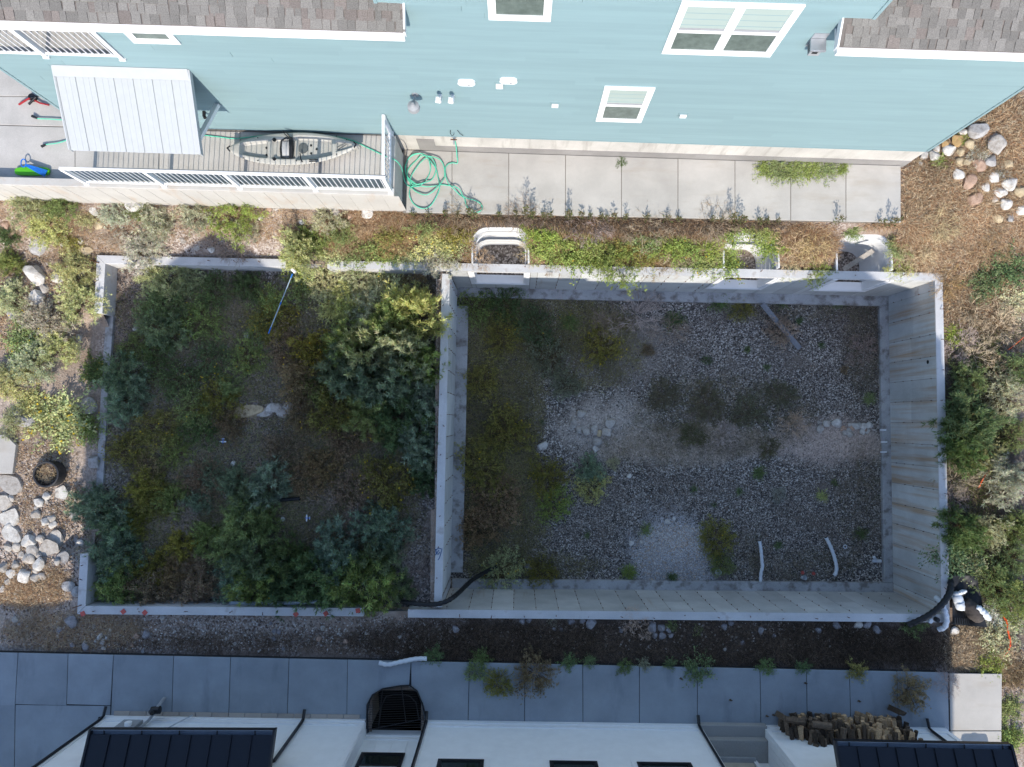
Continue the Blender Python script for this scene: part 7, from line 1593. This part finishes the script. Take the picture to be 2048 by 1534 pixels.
def grass(name, label, n, ells, cols, length, width, lean=0.9, cat='dry grass', tuft=7, clump=0.07, up=0.5):
    n = int(n * 1.7); length *= 1.35; width *= 0.62
    m = n // tuft; u, v = scatter(m, ells); x, y, z, b, g = drop(u, v); m = len(x)
    x = np.repeat(x, tuft) + rng.normal(0, clump, m * tuft); y = np.repeat(y, tuft) + rng.normal(0, clump, m * tuft); z = np.repeat(z, tuft)
    ok = off_walls(x, y) & ((y < ySW(x) + 0.0) | (x > 10.25) | (x < -3.1)) & ((y > ySS(x) + 0.02) | (x > 11.65)); x, y, z = x[ok], y[ok], z[ok]; k = len(x)
    zz = np.where(in_quad(x, y, BAS), GB(x, y), np.where(in_quad(x, y, GAR), GG(x, y), G(x, y)))
    D = rng.normal(0, lean, (k, 3)); D[:, 2] = np.abs(rng.normal(up, 0.25, k)) + 0.05
    C = np.array(cols)[rng.integers(0, len(cols), k)] * rng.uniform(0.65, 1.3, (k, 1)) * np.clip(1 + 0.35 * bumps(x * 1.7 + 5, y * 1.7), 0.5, 1.5)[:, None]
    V, F, C = leaves(np.stack([x, y, zz - 0.01], 1), D, rng.uniform(0.5, 1.4, k) * length, rng.uniform(0.7, 1.3, k) * width, C, 0.25)
    return tag(link(name, np_mesh(name, V, F, C), GRASS), label, cat, None, 'stuff')
RUSTY = [(0.42, 0.25, 0.14), (0.50, 0.35, 0.21), (0.34, 0.20, 0.115), (0.58, 0.46, 0.30)]
TAN = [(0.50, 0.40, 0.27), (0.42, 0.31, 0.20), (0.60, 0.51, 0.37), (0.35, 0.25, 0.16)]
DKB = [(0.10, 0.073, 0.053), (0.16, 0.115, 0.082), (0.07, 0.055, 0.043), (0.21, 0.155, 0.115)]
GRN_ = [(0.12, 0.15, 0.05), (0.16, 0.18, 0.06), (0.09, 0.12, 0.05), (0.2, 0.18, 0.08)]
grass('dry_grass', 'brown dry grass covering the yard at the upper right', 42000, [(1930, 470, 140, 190, 1), (1990, 300, 80, 130, 1), (1850, 420, 60, 110, 1), (1950, 620, 90, 60, 0.7)], RUSTY + TAN, 0.17, 0.016)
grass('dry_grass', 'rusty dry grass on the bank between sidewalk and shells', 62000, [(760, 465, 110, 55, 1), (1120, 510, 60, 30, 1.2), (1330, 520, 90, 35, 1.2), (1610, 490, 70, 45, 1), (880, 440, 120, 30, 0.8), (1250, 460, 330, 36, 0.7), (930, 510, 60, 25, 0.8), (1780, 470, 60, 40, 0.8), (690, 470, 40, 50, 0.8)], RUSTY, 0.17, 0.014)
grass('dry_grass', 'grey-brown dead weeds in the strip just below the sidewalk', 26000, [(1000, 432, 180, 18, 1), (1200, 438, 200, 20, 1), (1420, 445, 160, 20, 1)], DKB + [(0.2, 0.17, 0.14)], 0.2, 0.013)  # dead weeds darkened to paint the shadow band along the walk
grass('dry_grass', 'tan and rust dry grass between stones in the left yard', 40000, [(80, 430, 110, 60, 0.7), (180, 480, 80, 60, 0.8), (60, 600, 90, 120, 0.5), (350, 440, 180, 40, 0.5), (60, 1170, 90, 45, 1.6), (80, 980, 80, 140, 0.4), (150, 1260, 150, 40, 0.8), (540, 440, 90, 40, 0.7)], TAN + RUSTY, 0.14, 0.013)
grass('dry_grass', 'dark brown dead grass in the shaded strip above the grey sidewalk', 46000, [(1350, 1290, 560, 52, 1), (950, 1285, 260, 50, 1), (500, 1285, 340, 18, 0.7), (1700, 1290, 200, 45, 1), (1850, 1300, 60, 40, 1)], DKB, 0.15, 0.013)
grass('dry_grass', 'straw-coloured dry grass at the corner beside the lit slab', 9000, [(1940, 1300, 55, 45, 1), (2000, 1330, 45, 40, 0.8), (1960, 1270, 60, 25, 0.6)], TAN, 0.16, 0.013)
grass('ground_cover', 'thin brown and green weeds covering the garage shell floor', 125000, [(540, 860, 330, 330, 1), (400, 620, 180, 70, 0.6), (700, 980, 150, 180, 0.8), (350, 1080, 180, 120, 0.8), (800, 570, 80, 40, 1)], [(0.33, 0.27, 0.18), (0.42, 0.33, 0.24), (0.24, 0.24, 0.12), (0.32, 0.32, 0.12), (0.24, 0.19, 0.14)], 0.15, 0.013, cat='weeds')
grass('ground_cover', 'brown and olive weeds covering the left part of the basement floor', 52000, [(1000, 780, 90, 230, 1), (1000, 1000, 100, 150, 1), (1100, 650, 170, 60, 0.8), (1180, 700, 110, 80, 0.6), (1060, 1130, 140, 30, 0.6)], [(0.32, 0.27, 0.17), (0.25, 0.245, 0.11), (0.34, 0.31, 0.12), (0.24, 0.19, 0.13)], 0.15, 0.013, cat='weeds')
grass('ground_cover', 'sparse dry stems on the right part of the basement gravel', 15000, [(1450, 830, 190, 80, 1), (1350, 890, 180, 40, 0.8), (1730, 700, 40, 110, 0.9), (1600, 1130, 120, 30, 0.8), (1720, 1000, 50, 120, 0.5), (1600, 620, 170, 25, 0.7), (1480, 1110, 60, 50, 0.5)], [(0.28, 0.23, 0.16), (0.38, 0.31, 0.22), (0.14, 0.15, 0.08), (0.2, 0.165, 0.115)], 0.16, 0.011, cat='weeds')
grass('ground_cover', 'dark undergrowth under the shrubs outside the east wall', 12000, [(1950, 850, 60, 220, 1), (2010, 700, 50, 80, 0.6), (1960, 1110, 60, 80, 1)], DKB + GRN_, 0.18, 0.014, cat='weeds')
# weeds at the sidewalk edge whose shadows fall on the slabs
def edge_weeds():
    n = 0; parts = []
    for (u, hgt) in [(830, .3), (858, .35), (893, .45), (940, .75), (950, .6), (915, .4), (1000, .4), (1030, .45), (1048, .95), (1058, .8), (1065, .6), (1090, .55), (1100, .5), (1136, .8), (1140, .5), (1160, .4), (1180, .35), (1200, .4), (1215, .35), (1232, .45), (1250, .45), (1290, .35), (1330, .45), (1355, .4), (1420, .45), (1462, .85), (1470, .8), (1478, .55), (1440, .35), (1515, .45), (1528, .4), (1550, .3), (1668, .6), (1748, .45), (1772, .65), (1785, .45)]:
        v = 424 + (u - 815) * 0.0205 + 4; g = P(u, v, ZN - 0.12); k = int(34 + hgt * 70); t = rng.uniform(0.05, 1, k)
        ax = np.array([g.x, g.y, ZN - 0.2]); up = np.array([rng.normal(0, .08), rng.normal(-.05, .08), 1.0])
        pb = ax + up * (t * hgt)[:, None] + rng.normal(0, 0.02, (k, 3)) * (1 + 2.0 * (1 - t))[:, None]; d = rng.normal(0, 1, (k, 3)); d[:, 2] = np.abs(d[:, 2]) + 0.4
        C = np.array([(0.13, 0.12, 0.06), (0.2, 0.16, 0.1), (0.12, 0.14, 0.05)])[rng.integers(0, 3, k)] * rng.uniform(0.7, 1.2, (k, 1))
        parts.append(leaves(pb, d, rng.uniform(0.05, 0.11, k), rng.uniform(0.02, 0.035, k), C, 0.1))
        parts.append(leaves(ax[None], up[None], [hgt], [0.012], np.array([[0.2, 0.16, 0.11]]), 0))
    return join(parts)
tag(link('edge_weeds', np_mesh('edge_weeds', *edge_weeds()), GRASS), 'row of upright dry weeds along the south edge of the pale sidewalk', 'weeds', None, 'stuff')
# gravel as real stones
def gravel(name, label, n, ells, cols, s0, s1):
    u, v = scatter(n, ells); x, y, z, b, g = drop(u, v); ok = off_walls(x, y) & ((y > ySS(x) + 0.05) | (x > 11.7)) & ((y < ySW(x) - 0.05) | (x > 10.3) | (x < -3.2)); x, y, z = x[ok], y[ok], z[ok]
    keep = np.ones(len(x), bool)
    if 'gravel stones' in label:
        for (a, b, ra, rb, pr_) in SILT: keep &= (np.hypot((x - a) / ra, (y - b) / rb) + rng.normal(0, 0.18, len(x)) > 1) | (rng.uniform(0, 1, len(x)) < pr_)
    x, y, z = x[keep], y[keep], z[keep]; k = len(x)
    O = np.array([(1, 0, 0), (-1, 0, 0), (0, 1, 0), (0, -1, 0), (0, 0, 1), (0, 0, -1)], float); s = rng.uniform(s0, s1, (k, 1, 1)) * rng.uniform(0.6, 1.3, (k, 1, 3)) * np.array([1, 1, 0.7])
    a = rng.uniform(0, 6.28, k); ca, sa = np.cos(a), np.sin(a); V = O[None] * s; V = V + rng.normal(0, 0.12, V.shape) * s
    V = np.stack([V[..., 0] * ca[:, None] - V[..., 1] * sa[:, None], V[..., 0] * sa[:, None] + V[..., 1] * ca[:, None], V[..., 2]], -1) + np.stack([x, y, z + s0 * 0.4], 1)[:, None]
    f = np.array([(0, 2, 4), (2, 1, 4), (1, 3, 4), (3, 0, 4), (2, 0, 5), (1, 2, 5), (3, 1, 5), (0, 3, 5)]); F = (np.arange(k)[:, None, None] * 6 + f[None]).reshape(-1, 3)
    C = np.repeat(np.array(cols)[rng.integers(0, len(cols), k)] * rng.uniform(0.7, 1.25, (k, 1)), 6, 0)
    tag(link(name, np_mesh(name, V.reshape(-1, 3), F, C), veg('gravel_stone', 0, useobj=False)), label, 'gravel', None, 'stuff')
SILT = [(*PX(1215, 862, ZF), 1.3, 0.85, 0.12), (*PX(1390, 890, ZF), 2.4, 0.5, 0.15), (*PX(1655, 885, ZF), 1.6, 0.55, 0.15), (*PX(1345, 1108, ZF), 1.1, 1.0, 0.1), (*PX(980, 900, ZF), 0.9, 4.0, 0.5), (*PX(1460, 820, ZF), 1.6, 0.7, 0.6), (*PX(1230, 690, ZF), 1.4, 0.8, 0.45)]
GCOL = [(0.05, 0.045, 0.042), (0.11, 0.10, 0.092), (0.21, 0.19, 0.17), (0.35, 0.315, 0.275), (0.52, 0.475, 0.42), (0.24, 0.185, 0.145)]
gravel('gravel', 'grey gravel stones spread over the basement floor', 66000, [(1540, 700, 240, 100, 1), (1550, 1000, 220, 160, 1.15), (1250, 980, 130, 170, 1), (1100, 850, 180, 250, 0.7), (1330, 740, 130, 60, 1), (1380, 1050, 350, 110, 0.9), (1620, 800, 140, 60, 0.8)], GCOL, 0.008, 0.022)
gravel('gravel', 'pale crushed stone heaped in a low pile on the basement floor', 9000, [(1345, 1108, 76, 62, 1)], [(0.5, 0.5, 0.5), (0.62, 0.6, 0.58), (0.38, 0.37, 0.37), (0.5, 0.4, 0.31)], 0.012, 0.03)
gravel('gravel', 'brownish gravel on the bare parts of the garage shell floor', 16000, [(500, 890, 110, 70, 1.2), (640, 1050, 90, 60, 1), (540, 780, 160, 120, 0.5), (250, 640, 40, 110, 0.6), (560, 850, 90, 30, 1)], [(0.12, 0.11, 0.11), (0.22, 0.19, 0.18), (0.36, 0.33, 0.31), (0.08, 0.08, 0.085), (0.2, 0.15, 0.12)], 0.012, 0.028)
gravel('gravel', 'loose pebbles and chips on the bare dirt around the shells', 14000, [(70, 1060, 110, 180, 1), (350, 1270, 360, 40, 1), (750, 1270, 200, 40, 0.6), (60, 560, 100, 150, 0.5), (330, 470, 200, 40, 0.4), (1400, 1270, 450, 30, 0.3), (2010, 1330, 50, 60, 0.5)], [(0.4, 0.34, 0.29), (0.26, 0.2, 0.16), (0.5, 0.46, 0.42), (0.17, 0.13, 0.11)], 0.015, 0.04)
